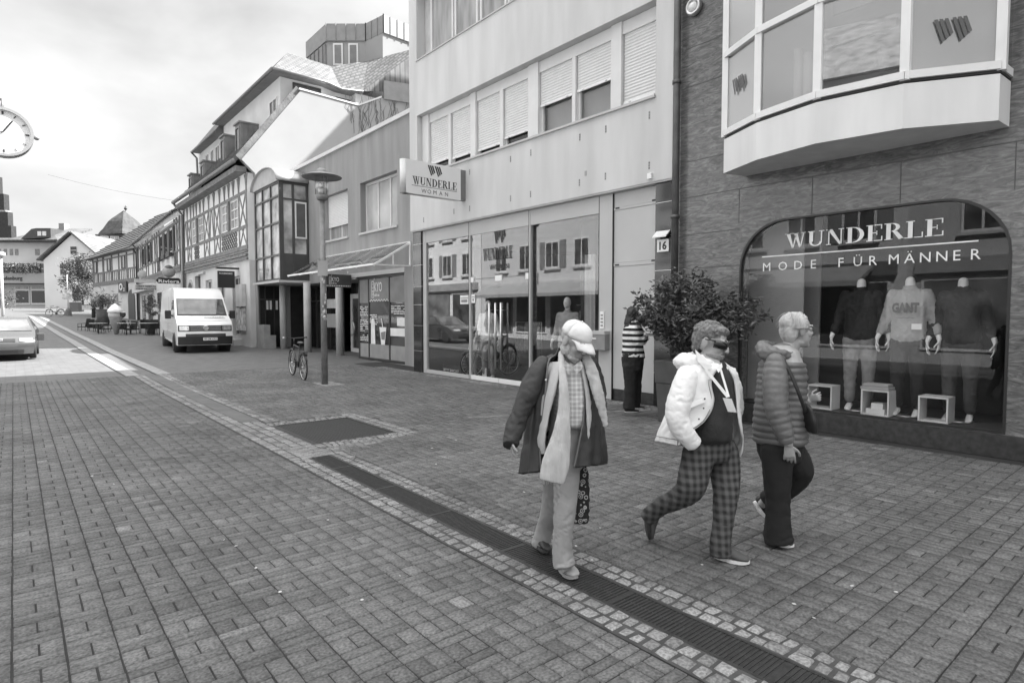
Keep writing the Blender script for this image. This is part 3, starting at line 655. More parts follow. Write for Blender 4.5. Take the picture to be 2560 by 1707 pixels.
# window frame, glass
mb = MB(); k = len(RP)
def ringpts(off, x): 
    c = ((SY0+SY1)/2, (SZ0+SZ1)/2)
    return [Vector((x, a+(off if a < c[0] else -off)*1.0 if not (b > SZ1-.72) else a+(c[0]-a)*off/1.9, b+(off if b < c[1] else -off))) for a, b in RP]
o1, o2 = ringpts(0, XM-.012), ringpts(.028, XM-.012); o3, o4 = ringpts(0, XM+.06), ringpts(.028, XM+.06)
for i in range(k):
    j = (i+1) % k; mb.add([o1[i], o1[j], o2[j], o2[i], o3[i], o3[j], o4[j], o4[i]], [(0,1,2,3), (4,7,6,5), (3,2,6,7), (0,4,5,1)])
mb.build('window_frame', blkp, M)
mensg = glass('mens_window_glass', .6, .99, .006)
MB().prism([(XM+.03, a, b) for a, b in ringpts(.02, 0) and [(p.y, p.z) for p in ringpts(.02, 0)]], (.01, 0, 0)).build('window_glass', mensg, M)
# inside of the display
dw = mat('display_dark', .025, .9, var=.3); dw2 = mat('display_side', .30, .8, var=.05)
mb = MB(); mb.box(XM+.26, XM+1.7, 1.0, 5.3, .2, .27); mb.build('display_floor', mat('display_floor_grey', .06, .6), M)
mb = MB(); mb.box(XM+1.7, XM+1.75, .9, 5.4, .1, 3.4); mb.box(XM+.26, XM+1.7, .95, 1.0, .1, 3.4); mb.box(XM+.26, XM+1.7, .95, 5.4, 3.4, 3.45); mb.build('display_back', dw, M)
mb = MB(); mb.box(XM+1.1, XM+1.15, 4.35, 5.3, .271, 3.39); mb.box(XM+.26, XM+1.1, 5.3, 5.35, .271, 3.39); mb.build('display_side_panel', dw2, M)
mb = MB(); wl = mat('window_lettering_white', .85, .5, bump=0)
serif(mb, 'WUNDERLE', (XM+.024, 4.42, 2.705), EX, EZ, 2.05, .22, .003)
mb.box(XM+.02, XM+.026, 2.03, 4.78, 2.595, 2.612)
text(mb, 'MODE', (XM+.024, 4.76, 2.38), EX, EZ, None, .13, 0, .003, space=.245); text(mb, 'FÜR', (XM+.024, 3.64, 2.38), EX, EZ, None, .13, 0, .003, space=.2)
text(mb, 'MÄNNER', (XM+.024, 2.98+.02, 2.38), EX, EZ, None, .13, 0, .003, space=.18)
mb.build('window_lettering', wl, M)
# bay
BP = [(9.04, 5.07), (8.59, 5.18), (8.2, 4.44), (8.0, 3.53), (8.15, 2.59), (8.64, 1.79), (9.04, 1.77)]
bayw = mat('bay_render_white', .68, .75, var=.08, vs=3, streak=.2, bump=.1, bs=80); bayf = mat('bay_frame_white', .72, .4, var=.05, bump=0)
MB().prism([(x, y, 3.9) for x, y in BP], (0, 0, .52)).build('bay_base', bayw, M)
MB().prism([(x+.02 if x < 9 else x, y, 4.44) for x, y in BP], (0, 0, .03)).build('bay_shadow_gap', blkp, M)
bayg = glass('bay_glass', 1.8, .9, .22)
blind = mat('bay_inner_panel', .6, .8, var=.08, vs=.8)
ring = BP[1:6]; mb = MB()
def off_(p, q, d):
    v = Vector((q[0]-p[0], q[1]-p[1], 0)).normalized(); nrm = Vector((v.y, -v.x, 0)); return v, nrm*d
for (p, q) in zip(BP[:-1], BP[1:]):
    a = Vector((p[0], p[1], 0)); b = Vector((q[0], q[1], 0)); n_ = (b-a).cross(EZ).normalized()
    c_ = Vector((8.8, 3.5, 0)); n_ = n_ if (a-c_).dot(n_) > 0 else -n_
    for z, h in ((4.47, .09), (5.66, .09), (7.9, .1)): mb.beam(a+EZ*(z+h/2)-n_*.03, b+EZ*(z+h/2)-n_*.03, .1, h, EZ)
for p in ring:
    mb.box(p[0]-.0, p[0]+.09, p[1]-.05, p[1]+.05, 4.46, 8)
mb.build('bay_frame', bayf, M)
for i, (p, q) in enumerate(zip(BP[:-1], BP[1:])):
    a = Vector((p[0]+.035, p[1], 0)); b = Vector((q[0]+.035, q[1], 0))
    MB().add([a+EZ*4.55, b+EZ*4.55, b+EZ*7.9, a+EZ*7.9, a+EZ*4.55+Vector((.01, 0, 0)), b+EZ*4.55+Vector((.01, 0, 0)), b+EZ*7.9+Vector((.01, 0, 0)), a+EZ*7.9+Vector((.01, 0, 0))],
             [(0,1,2,3), (7,6,5,4), (0,4,5,1), (1,5,6,2), (2,6,7,3), (3,7,4,0)]).build('bay_pane', bayg, M)
for p, q in ((BP[4], BP[5]), (BP[1], BP[2])):
    a = Vector((p[0]+.085, p[1], 4.5)); b = Vector((q[0]+.085, q[1], 4.5)); MB().prism([a, b, b+EZ*3.4, a+EZ*3.4], (.012, 0, 0)).build('bay_panel', blind, M)
mb = MB(); mb.box(9.02, 9.04, 1.8, 5.05, 4.44, 8); mb.build('bay_inner_panels', blind, M)
mb = MB(); mb.box(8.35, 8.38, 2.8, 3.5, 5.6, 8); mb.box(8.33, 8.4, 2.75, 3.5, 5.2, 5.3); mb.build('bay_blind', mat('bay_blind_pale', .5, .7), M)
for i in range(3): MB().cyl((8.55, 3.75+i*.14, 4.46), (8.55, 3.75+i*.14, 5.2+.1*i), .06, 12).build('bay_vase', bayf, M)
lg = mat('emblem_grey', .10, .6, bump=0); mb = MB()
v = (Vector((8.64, 1.79, 0))-Vector((8.15, 2.59, 0))).normalized()
logo(mb, Vector((8.15, 2.59, 4.84))+v*.28+Vector((.008, 0, 0)), v, EZ, .36, .27, .003); mb.build('bay_emblem', lg, M); mb = MB()
v2 = (Vector((8.2, 4.44, 0))-Vector((8.59, 5.18, 0))).normalized()
logo(mb, Vector((8.59, 5.18, 5.0))+v2*.2+Vector((.008, 0, 0)), v2, EZ, .3, .25, .003)
mb.build('bay_emblem', lg, M)
MB().box(8.02, 9.04, 1.7, 5.2, 8.0, 12).build('bay_upper', bayw, M)
# round wall lamp with a chrome ring, near the top edge
p = WX(1731, 16, 8.95)
t = thing('wall_lamp', (XM, p.y, p.z), 'round chrome-ringed wall lamp high on the stone wall beside the rain pipe', 'lamp')
mb = MB(); mb.lathe((XM-.1, p.y, p.z), [(.02, .1), (.13, .09), (.15, .03), (.13, -.01), (.10, -.01), (.10, .01), (.02, .02)], 20, 'x'); mb.build('ring', steel, t)
MB().sph((XM-.06, p.y, p.z), .08).build('lens', lightm, t)
# projecting light box sign
S = thing('projecting_sign', (9.04, 12.8, 4.6), 'white box sign reading WUNDERLE WOMAN projecting from the pale building', 'sign')
mb = MB(); mb.box(7.3, 8.88, 12.74, 12.94, 4.6, 5.4); mb.build('sign_case', mat('sign_white', .72, .4, var=.03, bump=0), S)
mb = MB(); mb.tube([(7.3, 12.84, 4.6), (7.3, 12.84, 5.4)], .1, 20); mb.box(7.2, 7.3, 12.741, 12.939, 4.602, 5.398) if False else None; mb.build('rounded_end', mat('sign_end', .6, .35, bump=0), S)
MB().box(8.88, 9.045, 12.76, 12.92, 4.62, 5.38).build('mounting_bracket', alud, S)
mb = MB(); serif(mb, 'WUNDERLE', (7.47, 12.738, 4.83), (1,0,0), EZ, 1.3, .19, .003); logo(mb, (7.9, 12.738, 5.09), (1,0,0), EZ, .4, .25, .003)
mb.box(7.45, 8.76, 12.735, 12.7395, 4.795, 4.803); text(mb, 'WOMAN', (7.72, 12.738, 4.65), (1,0,0), EZ, None, .1, -.012, .003, space=.17); mb.build('sign_lettering', blkp, S)
# ================================================================== CAFE BUILDING (lower grey front with canopy and oriel)
K = thing('cafe_building', (9.9, 22.3, 0), 'low grey plastered building with a glass canopy, recessed cafe entrance and shop window', 'building')
XK = 9.9
W1 = (21.68, 23.99, 4.66, 6.46); W2 = (17.88, 20.62, 4.66, 6.46); SH = (17.45, 21.03, .02, 3.07); EN = (21.03, 29.0, 0, 3.0)
wall_x(K, XK, 15.58, 29.3, 0, 8.06, [W1, W2, SH, EN], plasterG, .35)
MB().box(XK+.35, 22, 15.58, 29.25, 3.2, 7.6).build('upper_storey', plasterG, K)
MB().box(XK-.08, XK+.36, 15.6, 29.32, 8.06, 8.2).build('roof_coping', mat('pale_coping', .6, .6, var=.06), K)
f = window_part(K, W2[0], W2[1], W2[2], W2[3], XK+.22, .08, mat('painted_reflection_pane', .42, .08, var=.3, vs=.8, bump=0, spec=.8), mull=(18.75, 19.65)); MB().box(XK+.265, XK+.27, 19.72, 20.5, 4.76, 6.36).build('dark_pane_sheet', darkg, K)  # pale pane colour painted as bright reflection; dark sheet for the third without it
f = window_part(K, W1[0], W1[1], W1[2], W1[3], XK+.25, .07, midg, mull=(22.8,))
MB().box(XK+.2, XK+.22, 21.7, 23.97, 5.2, 6.46).build('roller_shutter', shutm, K)
for a in (W1, W2): MB().box(XK-.06, XK+.2, a[0]-.05, a[1]+.05, 4.58, 4.655).build('window_sill', alu, K)
# shop window: three panes with menu lettering
fm = mat('dark_window_frame', .04, .45, bump=0)
mb = MB()
for y in (17.46, 18.62, 20.18, 20.97): mb.box(XK+.06, XK+.13, y-.035, y+.035, .1, 3.06)
mb.box(XK+.05, XK+.14, 17.45, 21.02, 2.98, 3.065); mb.box(XK+.05, XK+.14, 17.45, 21.02, .05, .12); mb.build('shop_window_frame', fm, K)
kg = mat('cafe_glass', .05, .05, var=.5, vs=.8, bump=0, spec=.9)
MB().box(XK+.09, XK+.1, 17.49, 20.94, .12, 2.98).build('shop_window_pane', kg, K)
print_w = mat('menu_white', .75, .6, bump=0); print_g = mat('menu_grey', .2, .6, bump=0); print_k = mat('menu_black', .03, .5, bump=0); lp = mat('lower_window_film', .28, .5, bump=0)
mb = MB(); mb.box(XK+.082, XK+.087, 17.5, 20.93, .12, .62); mb.build('window_film', lp, K)
mb = MB(); mb.box(XK+.08, XK+.087, 18.66, 20.14, 2.2, 2.96); mb.box(XK+.08, XK+.087, 17.5, 18.58, 2.1, 2.96); mb.box(XK+.08, XK+.087, 20.22, 20.93, 2.1, 2.96); mb.build('window_banner', print_g, K)
mb = MB(); mb.box(XK+.08, XK+.087, 17.5, 18.58, 1.62, 2.05); mb.build('black_menu', print_k, K)
mb = MB(); mb.box(XK+.08, XK+.087, 17.5, 18.58, .95, 1.22); mb.box(XK+.078, XK+.087, 17.5, 18.1, 1.3, 1.58); mb.build('pale_poster', print_w, K)
def cafe_mark(mb, x, y0, z, s):
    """smiling carton box with KYO and milk tea below"""
    e = EX
    o = Vector((x, y0, z))
    for a, b, c, d in ((0, .3, 0, .04), (0, .3, .95, 1), (0, .035, .0, 1), (.265, .3, 0, 1), (0, .3, .36, .42), (.07, .11, .12, .3), (.19, .23, .12, .3)):
        mb.prism([o+e*a*s+EZ*c*s, o+e*b*s+EZ*c*s, o+e*b*s+EZ*d*s, o+e*a*s+EZ*d*s], (-.004, 0, 0))
    for k in range(6):
        t0 = math.pi*(1.1+.8*k/6); t1 = math.pi*(1.1+.8*(k+1)/6)
        mb.prism([o+e*(.15+.1*math.cos(t0))*s+EZ*(.7+.16*math.sin(t0))*s, o+e*(.15+.1*math.cos(t1))*s+EZ*(.7+.16*math.sin(t1))*s, o+e*(.15+.075*math.cos(t1))*s+EZ*(.7+.13*math.sin(t1))*s, o+e*(.15+.075*math.cos(t0))*s+EZ*(.7+.13*math.sin(t0))*s], (-.004, 0, 0))
    for a in (.09, .2): mb.prism([o+e*a*s+EZ*.78*s, o+e*(a+.03)*s+EZ*.78*s, o+e*(a+.03)*s+EZ*.86*s, o+e*a*s+EZ*.86*s], (-.004, 0, 0))
    mb.prism([o+e*.3*s+EZ*1.05*s, o+e*.34*s+EZ*1.05*s, o+e*.4*s+EZ*1.2*s, o+e*.36*s+EZ*1.2*s], (-.004, 0, 0))
    text(mb, 'KYO', o+e*.36*s+EZ*.36*s, e, EZ, .95*s, .56*s, 0, .004)
    text(mb, 'milk tea', o+e*.36*s+EZ*.08*s, e, EZ, .62*s, .17*s, .01, .004)
mb = MB(); cafe_mark(mb, XK+.078, 19.95, 2.28, .6)
for i in range(15):
    for j in range(2):
        if (i+j) % 2 == 0: mb.box(XK+.074, XK+.079, 20.12-i*.098-.09, 20.12-i*.098, 2.15+j*.035, 2.15+j*.035+.033)
def lines(y0, y1, z0, z1, n):
    h = (z1-z0)/n
    for k in range(n):
        y = y1
        while y > y0+.05:
            w_ = min(random.uniform(.05, .22), y-y0); 
            if random.random() < .8: mb.box(XK+.074, XK+.0795, y-w_, y, z0+k*h+h*.25, z0+k*h+h*.7)
            y -= w_+.04
mb.build('window_logo', print_w, K)
mb = MB(); lines(20.25, 20.9, 1.62, 2.0, 6); lines(20.25, 20.9, 1.05, 1.5, 7); lines(20.25, 20.9, .7, .95, 4); lines(19.5, 20.1, 1.3, 1.7, 6); lines(17.55, 18.5, 1.68, 2.0, 6)
mb.build('window_menu_lettering', print_w, K)['kind'] = 'stuff'
# bubble tea pictures on the glass: a milk carton and a cup with straws
def cup(y, z, h, w0, w1, straw=True):
    t = MB(); t.prism([(XK+.07, y-w0/2, z), (XK+.07, y+w0/2, z), (XK+.07, y+w1/2, z+h), (XK+.07, y-w1/2, z+h)], (-.004, 0, 0))
    if straw: t.prism([(XK+.07, y-.02, z+h), (XK+.07, y+.03, z+h), (XK+.07, y+.13, z+h+.3), (XK+.07, y+.08, z+h+.3)], (-.004, 0, 0))
    return t
cup(19.1, .62, .62, .26, .52).build('cup_picture', print_w, K); MB().prism([(XK+.066, 19.1-.13, .8), (XK+.066, 19.1+.1, .8), (XK+.066, 19.25, 1.05), (XK+.066, 18.9, 1.1)], (-.003, 0, 0)).build('cup_swirl', print_g, K)
mb = cup(19.85, .62, .7, .34, .3, False); mb.prism([(XK+.07, 19.68, 1.32), (XK+.07, 20.0, 1.32), (XK+.07, 19.95, 1.5), (XK+.07, 19.84, 1.56), (XK+.07, 19.74, 1.5)], (-.004, 0, 0)); mb.build('carton_picture', print_w, K)
# recessed entrance
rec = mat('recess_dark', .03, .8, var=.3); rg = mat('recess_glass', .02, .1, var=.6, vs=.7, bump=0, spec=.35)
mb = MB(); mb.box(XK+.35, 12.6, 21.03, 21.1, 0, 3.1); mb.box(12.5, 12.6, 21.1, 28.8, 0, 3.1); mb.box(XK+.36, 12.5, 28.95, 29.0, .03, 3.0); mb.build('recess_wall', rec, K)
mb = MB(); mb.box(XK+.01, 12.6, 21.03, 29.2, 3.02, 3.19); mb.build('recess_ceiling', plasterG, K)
mb = MB(); mb.box(8.6, 12.5, 21.05, 28.7, .0, .03); struct(mb.build('recess_floor', mat('recess_tiles', .13, .7, var=.25, vs=6)))
f = window_part(K, 22.5, 24.4, .04, 2.55, 11.2, .2, mat('door_glass', .08, .06, var=.6, vs=1.2, bump=0, spec=.9), frame=mat('door_frame_grey', .5, .5), name='door')
MB().box(11.22, 11.28, 22.5, 24.4, 2.56, 3.0).build('door_fanlight', rg, K)
mb = MB(); pts = [(11.1-.0, 24.1-.28*math.sin(a), 1.1-.3*math.cos(a)) for a in [math.pi*i/10 for i in range(11)]]; mb.tube(pts, .03, 8); mb.build('door_pull', steel, f)
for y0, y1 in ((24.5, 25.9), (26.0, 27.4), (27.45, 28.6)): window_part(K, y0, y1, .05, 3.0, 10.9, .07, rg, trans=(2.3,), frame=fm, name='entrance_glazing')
mb = MB(); mb.box(10.8, 10.85, 24.6, 26.3, 1.95, 2.35); mb.build('entrance_poster', print_w, K)
MB().box(10.8, 10.85, 24.7, 26.4, 1.1, 1.7).build('entrance_panel', alu, K)
colm = mat('round_column', .42, .6, var=.1)
for x, y in ((9.45, 27.68), (9.6, 25.15), (9.98, 22.75)):
    MB().cyl((x, y, .0), (x, y, 3.02), .15, 20).build('column', colm, K)
# oriel on the left with a barrel roof
om = mat('oriel_dark_metal', .06, .4, bump=0); og = mat('oriel_glass', .42, .05, var=.6, vs=1.4, bump=0, spec=.9)  # pale, strongly mottled glass colour stands in for bright reflections
O = thing('glazed_oriel', (9.5, 27.3, 3.1), 'dark framed glazed oriel with a curved metal barrel roof on round columns', 'oriel')
ox0, oy0, oy1, oz0, oz1 = 8.65, 25.6, 28.9, 3.12, 7.25
MB().box(ox0+.06, 9.89, oy0+.06, oy1-.06, oz0+.1, oz1-.05).build('oriel_core', og, O)
mb = MB()
for y in (oy0, oy0+1.1, oy0+2.2, oy1-.08): mb.box(ox0, ox0+.09, y, y+.08, oz0, oz1)
for z in (oz0, 4.15, 5.5, 6.6, oz1-.08): mb.box(ox0+.003, ox0+.085, oy0+.08, oy1-.08, z, z+.08)
for x in (ox0+.095, 9.2, 9.8): mb.box(x, x+.085, oy0+.002, oy0+.09, oz0, oz1)
mb.box(ox0+.1, 9.885, oy0+.004, oy0+.088, oz1-.1, oz1-.001); mb.box(ox0+.09, 9.885, oy0+.006, oy0+.085, 6.5, 6.56)
mb.box(ox0+.1, 9.88, oy0+.02, oy0+.07, oz0, 4.25)
mb.build('oriel_frame', om, O)
mb = MB(); mb.box(9.3, 9.8, oy0-.02, oy0+.001, 4.9, 6.45); mb.build('oriel_side_window', white, O); MB().box(9.36, 9.74, oy0-.024, oy0-.0205, 4.97, 6.38).build('side_pane', mat('side_pane_dark', .10, .2), O)
MB().box(ox0-.1, 10.0, oy0-.1, oy1+.1, 3.02, 3.115).build('oriel_sill', alu, O)
mb = MB(); n = 12; cy = (oy0+oy1)/2; ry = (oy1-oy0)/2+.12; rows = []
for x in (ox0-.15, 9.895): rows.append([Vector((x, cy-ry*math.cos(math.pi*i/n), oz1+.75*math.sin(math.pi*i/n))) for i in range(n+1)])
rows = [[Vector((ox0-.15+(9.89-ox0+.15)*a, p.y, p.z)) for p in rows[0]] for a in (0, .33, .66, 1)]
mb.grid(rows); mb.build('barrel_roof', mat('barrel_metal', .35, .35, metal=.4, var=.08), O, mods=[('SOLIDIFY', {'thickness': .04})])
MB().prism([Vector((ox0-.05, cy-ry*.97*math.cos(math.pi*i/n), oz1+.7*math.sin(math.pi*i/n))) for i in range(n+1)], (.05, 0, 0)).build('barrel_gable', mat('barrel_front', .4, .5), O)
# glass canopy
C = thing('glass_canopy', (9.9, 20.8, 3.3), 'sloping wired glass canopy on thin white ribs above the cafe entrance', 'canopy')
cg = glass('canopy_glass', 1.0, .95, .03); ca, cb = 16.95, 24.3
F0, F1, T0, T1 = Vector((8.55, cb+.1, 3.25)), Vector((8.55, ca, 3.25)), Vector((XK-.01, cb, 4.03)), Vector((XK-.01, ca+.1, 4.03))
MB().prism([F0, F1, T1, T0], (0, 0, .012)).build('glass_sheets', cg, C)
mb = MB(); nr = 6
for i in range(nr+1):
    t_ = i/nr; a = F0.lerp(F1, t_); b = T0.lerp(T1, t_); mb.beam(a-EZ*.045, b-EZ*.045, .06, .06)
mb.beam(F0-EZ*.02, F1-EZ*.02, .06, .06); mb.beam(T0-EZ*.02, T1-EZ*.02, .05, .05)
mb.beam(F1+Vector((0, .02, -.03)), (XK-.01, ca+.05, 3.25), .04, .04); mb.beam((XK-.03, ca+.06, 3.25), (XK-.03, ca+.06, 4.0), .05, .05); mb.beam((9.25, ca+.04, 3.27), (9.25, ca+.04, 3.6), .03, .03)
mb.build('canopy_ribs', mat('canopy_ribs_white', .85, .4, bump=0), C)
MB().box(XK-.02, XK-.001, 17.4, 24.4, 3.07, 3.22).build('canopy_fascia', alu, C)
# hanging cafe sign
t = thing('cafe_sign', (9.2, 22.15, 2.5), 'dark box sign with a smiling carton and KYO milk tea hanging under the canopy', 'sign')
p0 = (8.75, 21.4)
sg = mat('cafe_sign_dark', .06, .5, bump=0)
Z0_, Z1_ = 2.35, 2.98
sa = WY(812, 700, 21.4); sb = WY(878, 700, 21.4); ys_ = 21.4; Z0_ = WY(845, 718, ys_).z; Z1_ = WY(845, 685, ys_).z
MB().box(sa.x, sb.x, ys_, ys_+.14, Z0_, Z1_).build('sign_box', sg, t)
def cafe_mark_y(mb, x0, y, z, s):
    m2 = MB(); cafe_mark(m2, 0, 0, z, s); mb.add([Vector((x0-p.y, y+p.x, p.z)) for p in m2.v], m2.f)
mb = MB(); hh = Z1_-Z0_; cafe_mark_y(mb, sa.x+.16, ys_-.003, Z0_+hh*.2, hh*.6)
for i in range(15):
    wq = (sb.x-sa.x)/15; mb.box(sa.x+i*wq, sa.x+i*wq+wq*.5, ys_-.006, ys_-.001, Z0_+.03, Z0_+.07)
mb.box(sa.x, sb.x, ys_-.006, ys_-.001, Z1_-.014, Z1_-.004); mb.build('sign_graphics', print_w, t)
for x in (sa.x+.1, sb.x-.1): MB().cyl((x, ys_+.07, Z1_), (x, ys_+.07, 3.3), .015, 8).build('hanger_rod', steel, t)
# neighbouring corner clutter: stepped stone block, dark planter poster, small black wall sign
t = thing('stone_block', (8.95, 28.5, 0), 'stepped pale stone block at the foot of the corner beside the recess', 'stone block')
gb = mat('block_stone', .3, .85, var=.15)
mb = MB(); mb.box(8.72, 9.0, 28.1, 28.98, .0, 1.2); mb.box(9.0, 9.25, 28.1, 28.98, .0, .72); mb.build('block', gb, t)
mb = MB(); mb.box(8.8, 9.88, 28.985, 29.015, .02, 3.0); mb.build('corner_glazing', rg, K)
mb = MB()
for x in (8.8, 9.05, 9.45, 9.83): mb.box(x, x+.05, 28.965, 28.984, .02, 3.0)
mb.box(8.85, 9.83, 28.966, 28.983, 2.35, 2.4); mb.build('corner_frames', fm, K)
for x in (9.12, 9.27, 9.55): MB().box(x, x+.1, 28.97, 28.98, 1.9, 2.32).build('painted_reflection', print_w, K)  # white boxes painted as window reflections in the dark corner glass
t = thing('poster_case', (9.0, 30.3, 1.3), 'pale glazed poster case at the corner of the half-timbered house', 'showcase')
MB().box(8.3, 8.48, 29.9, 30.9, 2.05, 3.1).build('upper_case', mat('case_grey', .5, .5), t); MB().box(8.4, 8.48, 30.0, 31.3, .9, 2.0).build('poster', mat('poster_print', .55, .6, var=.6, vs=4, bump=0), t)
# ================================================================== HALF-TIMBERED ROW
tim = mat('timber_grey', .19, .85, var=.3, vs=5, bump=.5, bs=30); infill = mat('white_infill', .74, .9, var=.05, vs=2, bump=.2); base_m = mat('pale_ground_floor', .56, .9, var=.12, vs=.9, bump=.3, bs=30)
tile = tex_mat('roof_tiles', 'brick', .12, .05, 1, rough=.85, bump=.9, mortar=.06, bw=.22, rh=.2, rot=(0, 0, math.pi/2), var=.35, ns=2, dist=.03)
def tile_roof_mat(name, g, rotz):
    m = tile.copy(); m.name = name
    return m
tile2 = mat('ribbed_tiles', .14, .85, var=.35, vs=2.5, bump=.6, bs=9, dist=.05)
gut = mat('gutter_zinc', .2, .4, metal=.5)
wood_door = mat('dark_joinery', .05, .5, bump=0)
latt = mat('lattice_timber', .12, .85)
def roof_rows(root, name, a0, a1, b0, b1, m, rows, cols=0, thick=.05):
    """tiled slope from eave (a0->a1) to ridge (b0->b1) built as overlapping courses"""
    a0, a1, b0, b1 = map(Vector, (a0, a1, b0, b1)); nrm = (a1-a0).cross(b0-a0).normalized()
    if nrm.z < 0: nrm = -nrm
    mb = MB()
    for i in range(rows):
        t0, t1 = i/rows, (i+1)/rows; p, q = a0.lerp(b0, t0), a1.lerp(b1, t0); r, s = a1.lerp(b1, t1), a0.lerp(b0, t1)
        up = nrm*thick
        mb.add([p+up, q+up, r, s, p-up*.5, q-up*.5, r-up*.5, s-up*.5], [(0,1,2,3), (4,7,6,5), (0,4,5,1), (2,6,7,3), (0,3,7,4), (1,5,6,2)])
    return mb.build(name, m, root)
# ---- house 1
H1 = thing('half_timbered_house', (8.5, 36, 0), 'long half-timbered house with pale ground floor, white infill and lattice panels', 'house')
X1, Y0, Y1 = 8.5, 29.3, 42.6
def tm(cx, cy): p = WX(cx*.38255, 400+cy*.38255, X1); return p.y, p.z
dz = .883
wins = [(30.75, 33.9, 5.84, 7.27), (37.6, 40.5, 5.84, 7.27)]
gw = [(30.9, 32.2, .6, 3.55), (33.6, 34.9, .5, 3.55), (36.2, 37.6, .7, 3.6), (38.8, 40.2, .1, 3.95)]
wall_x(H1, X1, Y0, Y1, -.3, 4.2, gw, base_m, .35, 'ground_floor')
wall_x(H1, X1-.04, Y0, Y1, 4.2, 8.2, wins, infill, .35, 'infill_wall')
MB().box(X1+.36, 12, Y0+.02, Y1-.02, 0, 8.2).build('house_core', base_m, H1)
for (a, b, c, d) in gw[:3]: window_part(H1, a, b, c, d, X1+.12, .1, darkg, mull=((a+b)/2,), trans=(c+(d-c)*.66,), frame=white if a > 36 else mat('shop_frame_grey', .45, .5))
MB().box(X1+.2, X1+.3, 38.8, 40.2, 0, 3.9).build('entry_recess', wood_door, H1)
for (a, b, c, d) in gw[:3]: MB().box(X1-.35, X1+.1, a-.1, b+.1, .0, .45).build('door_step', mat('step_stone', .5, .8), H1)
for a, b, c, d in wins:
    h = (a+b)/2
    for p, q in ((a+.12, h-.12), (h+.12, b-.12)):
        window_part(H1, p, q, c+.02, d-.02, X1-.02, .07, midg, mull=((p+q)/2,), trans=(c+.5, c+.95), name='casement')
    MB().box(X1-.12, X1-.04, h-.12, h+.12, c, d).build('window_post', tim, H1)
mb = MB(); xs0, xs1 = X1-.075, X1-.04
def hb(z, h=.16, x=0): mb.box(xs0-x, xs1, Y0, Y1, z-h/2, z+h/2)
hb(7.36, .14); hb(5.76, .16); hb(4.8, .2, .02); hb(4.62, .1, .05); hb(4.45, .12, .08); hb(4.28, .12, .04)
ys_ = [Y0+.1, 30.6, 34.05, 35.2, 36.3, 37.45, 40.65, 41.6, Y1-.12]
for y in ys_: mb.box(xs0+.004, xs1, y-.08, y+.08, 4.9, 8.19)
for y in (31.5, 32.3, 33.1, 38.3, 39.2, 39.9): mb.box(xs0+.006, xs1, y-.05, y+.05, 7.43, 8.19)
mb.build('timber_frame', tim, H1)
def brace(y0, z0, y1, z1, w=.1): MB().beam((xs0+.022+(.002 if z1 > z0 and y1 > y0 else 0), y0, z0), (xs0+.022, y1, z1), w, .035, (1, 0, 0)).build('brace', tim, H1)
for a, b in ((Y0+.2, 30.5), (34.15, 35.1), (36.4, 37.35), (40.75, 41.5)): brace(a, 5.84, b, 7.3); brace(b, 5.84, a, 7.3); brace(a, 4.92, (a+b)/2+.1, 5.68, .07); brace(b, 4.92, (a+b)/2-.1, 5.68, .07)
for a in (35.35, 41.7): brace(a, 5.84, a+.3, 7.3); brace(a+.8, 5.84, a+.5, 7.3)
# curved top braces leaving arched white fields
tops = sorted(ys_+[31.5, 32.3, 33.1, 38.3, 39.2, 39.9])
for a in tops:
    for s in (-1, 1):
        MB().prism([(xs0+.01, a+s*.08, 8.15), (xs0+.01, a+s*.30, 8.15), (xs0+.01, a+s*.18, 7.95), (xs0+.01, a+s*.08, 7.5)][::s], (.02, 0, 0)).build('head_brace', tim, H1)
def lattice(root, x, y0, y1, z0, z1, n, k, m=latt, name='lattice_panel'):
    mb = MB(); w = (y1-y0)/n; h = (z1-z0)/k
    for i in range(n):
        for j in range(k):
            cy, cz = y0+w*(i+.5), z0+h*(j+.5)
            P = [(cy+math.cos(a)*w*.34, cz+math.sin(a)*h*.36) for a in [math.pi/6+math.pi/3*q for q in range(6)]]
            S_ = [(cy-w/2, cz-h/2), (cy+w/2, cz-h/2), (cy+w/2, cz+h/2), (cy-w/2, cz+h/2)]
            O_ = [(cy+w/2, cz+h*.25), (cy, cz+h/2), (cy-w/2, cz+h*.25), (cy-w/2, cz-h*.25), (cy, cz-h/2), (cy+w/2, cz-h*.25)]
            for q in range(6):
                r = (q+1) % 6; mb.prism([(x, *P[q]), (x, *O_[q]), (x, *O_[r]), (x, *P[r])], (.03, 0, 0))
    return mb.build(name, m, root)
lattice(H1, xs0-.005, 31.0, 33.7, 4.92, 5.68, 7, 3); lattice(H1, xs0-.005, 38.7, 39.8, 4.92, 5.68, 3, 3)
MB().box(xs0-.45, xs0+.03, Y0, Y1, 8.2, 8.45).build('eave_board', tim, H1)
mb = MB(); mb.tube([(X1-.62, Y0-.1, 8.62), (X1-.62, Y1, 8.62)], .11, 12); mb.build('gutter', gut, H1)
mb = MB(); mb.tube([(X1-.6, Y1-.15, 8.5), (X1-.3, Y1-.1, 8.1), (X1-.14, Y1-.08, 7.9), (X1-.14, Y1-.08, .4)], .07, 10); mb.build('downpipe', gut, H1)
roof_rows(H1, 'roof', (X1-.55, Y0-.05, 8.6), (X1-.55, Y1, 8.6), (11.2, Y0-.05, 12.6), (11.2, Y1, 12.6), tile2, 16)
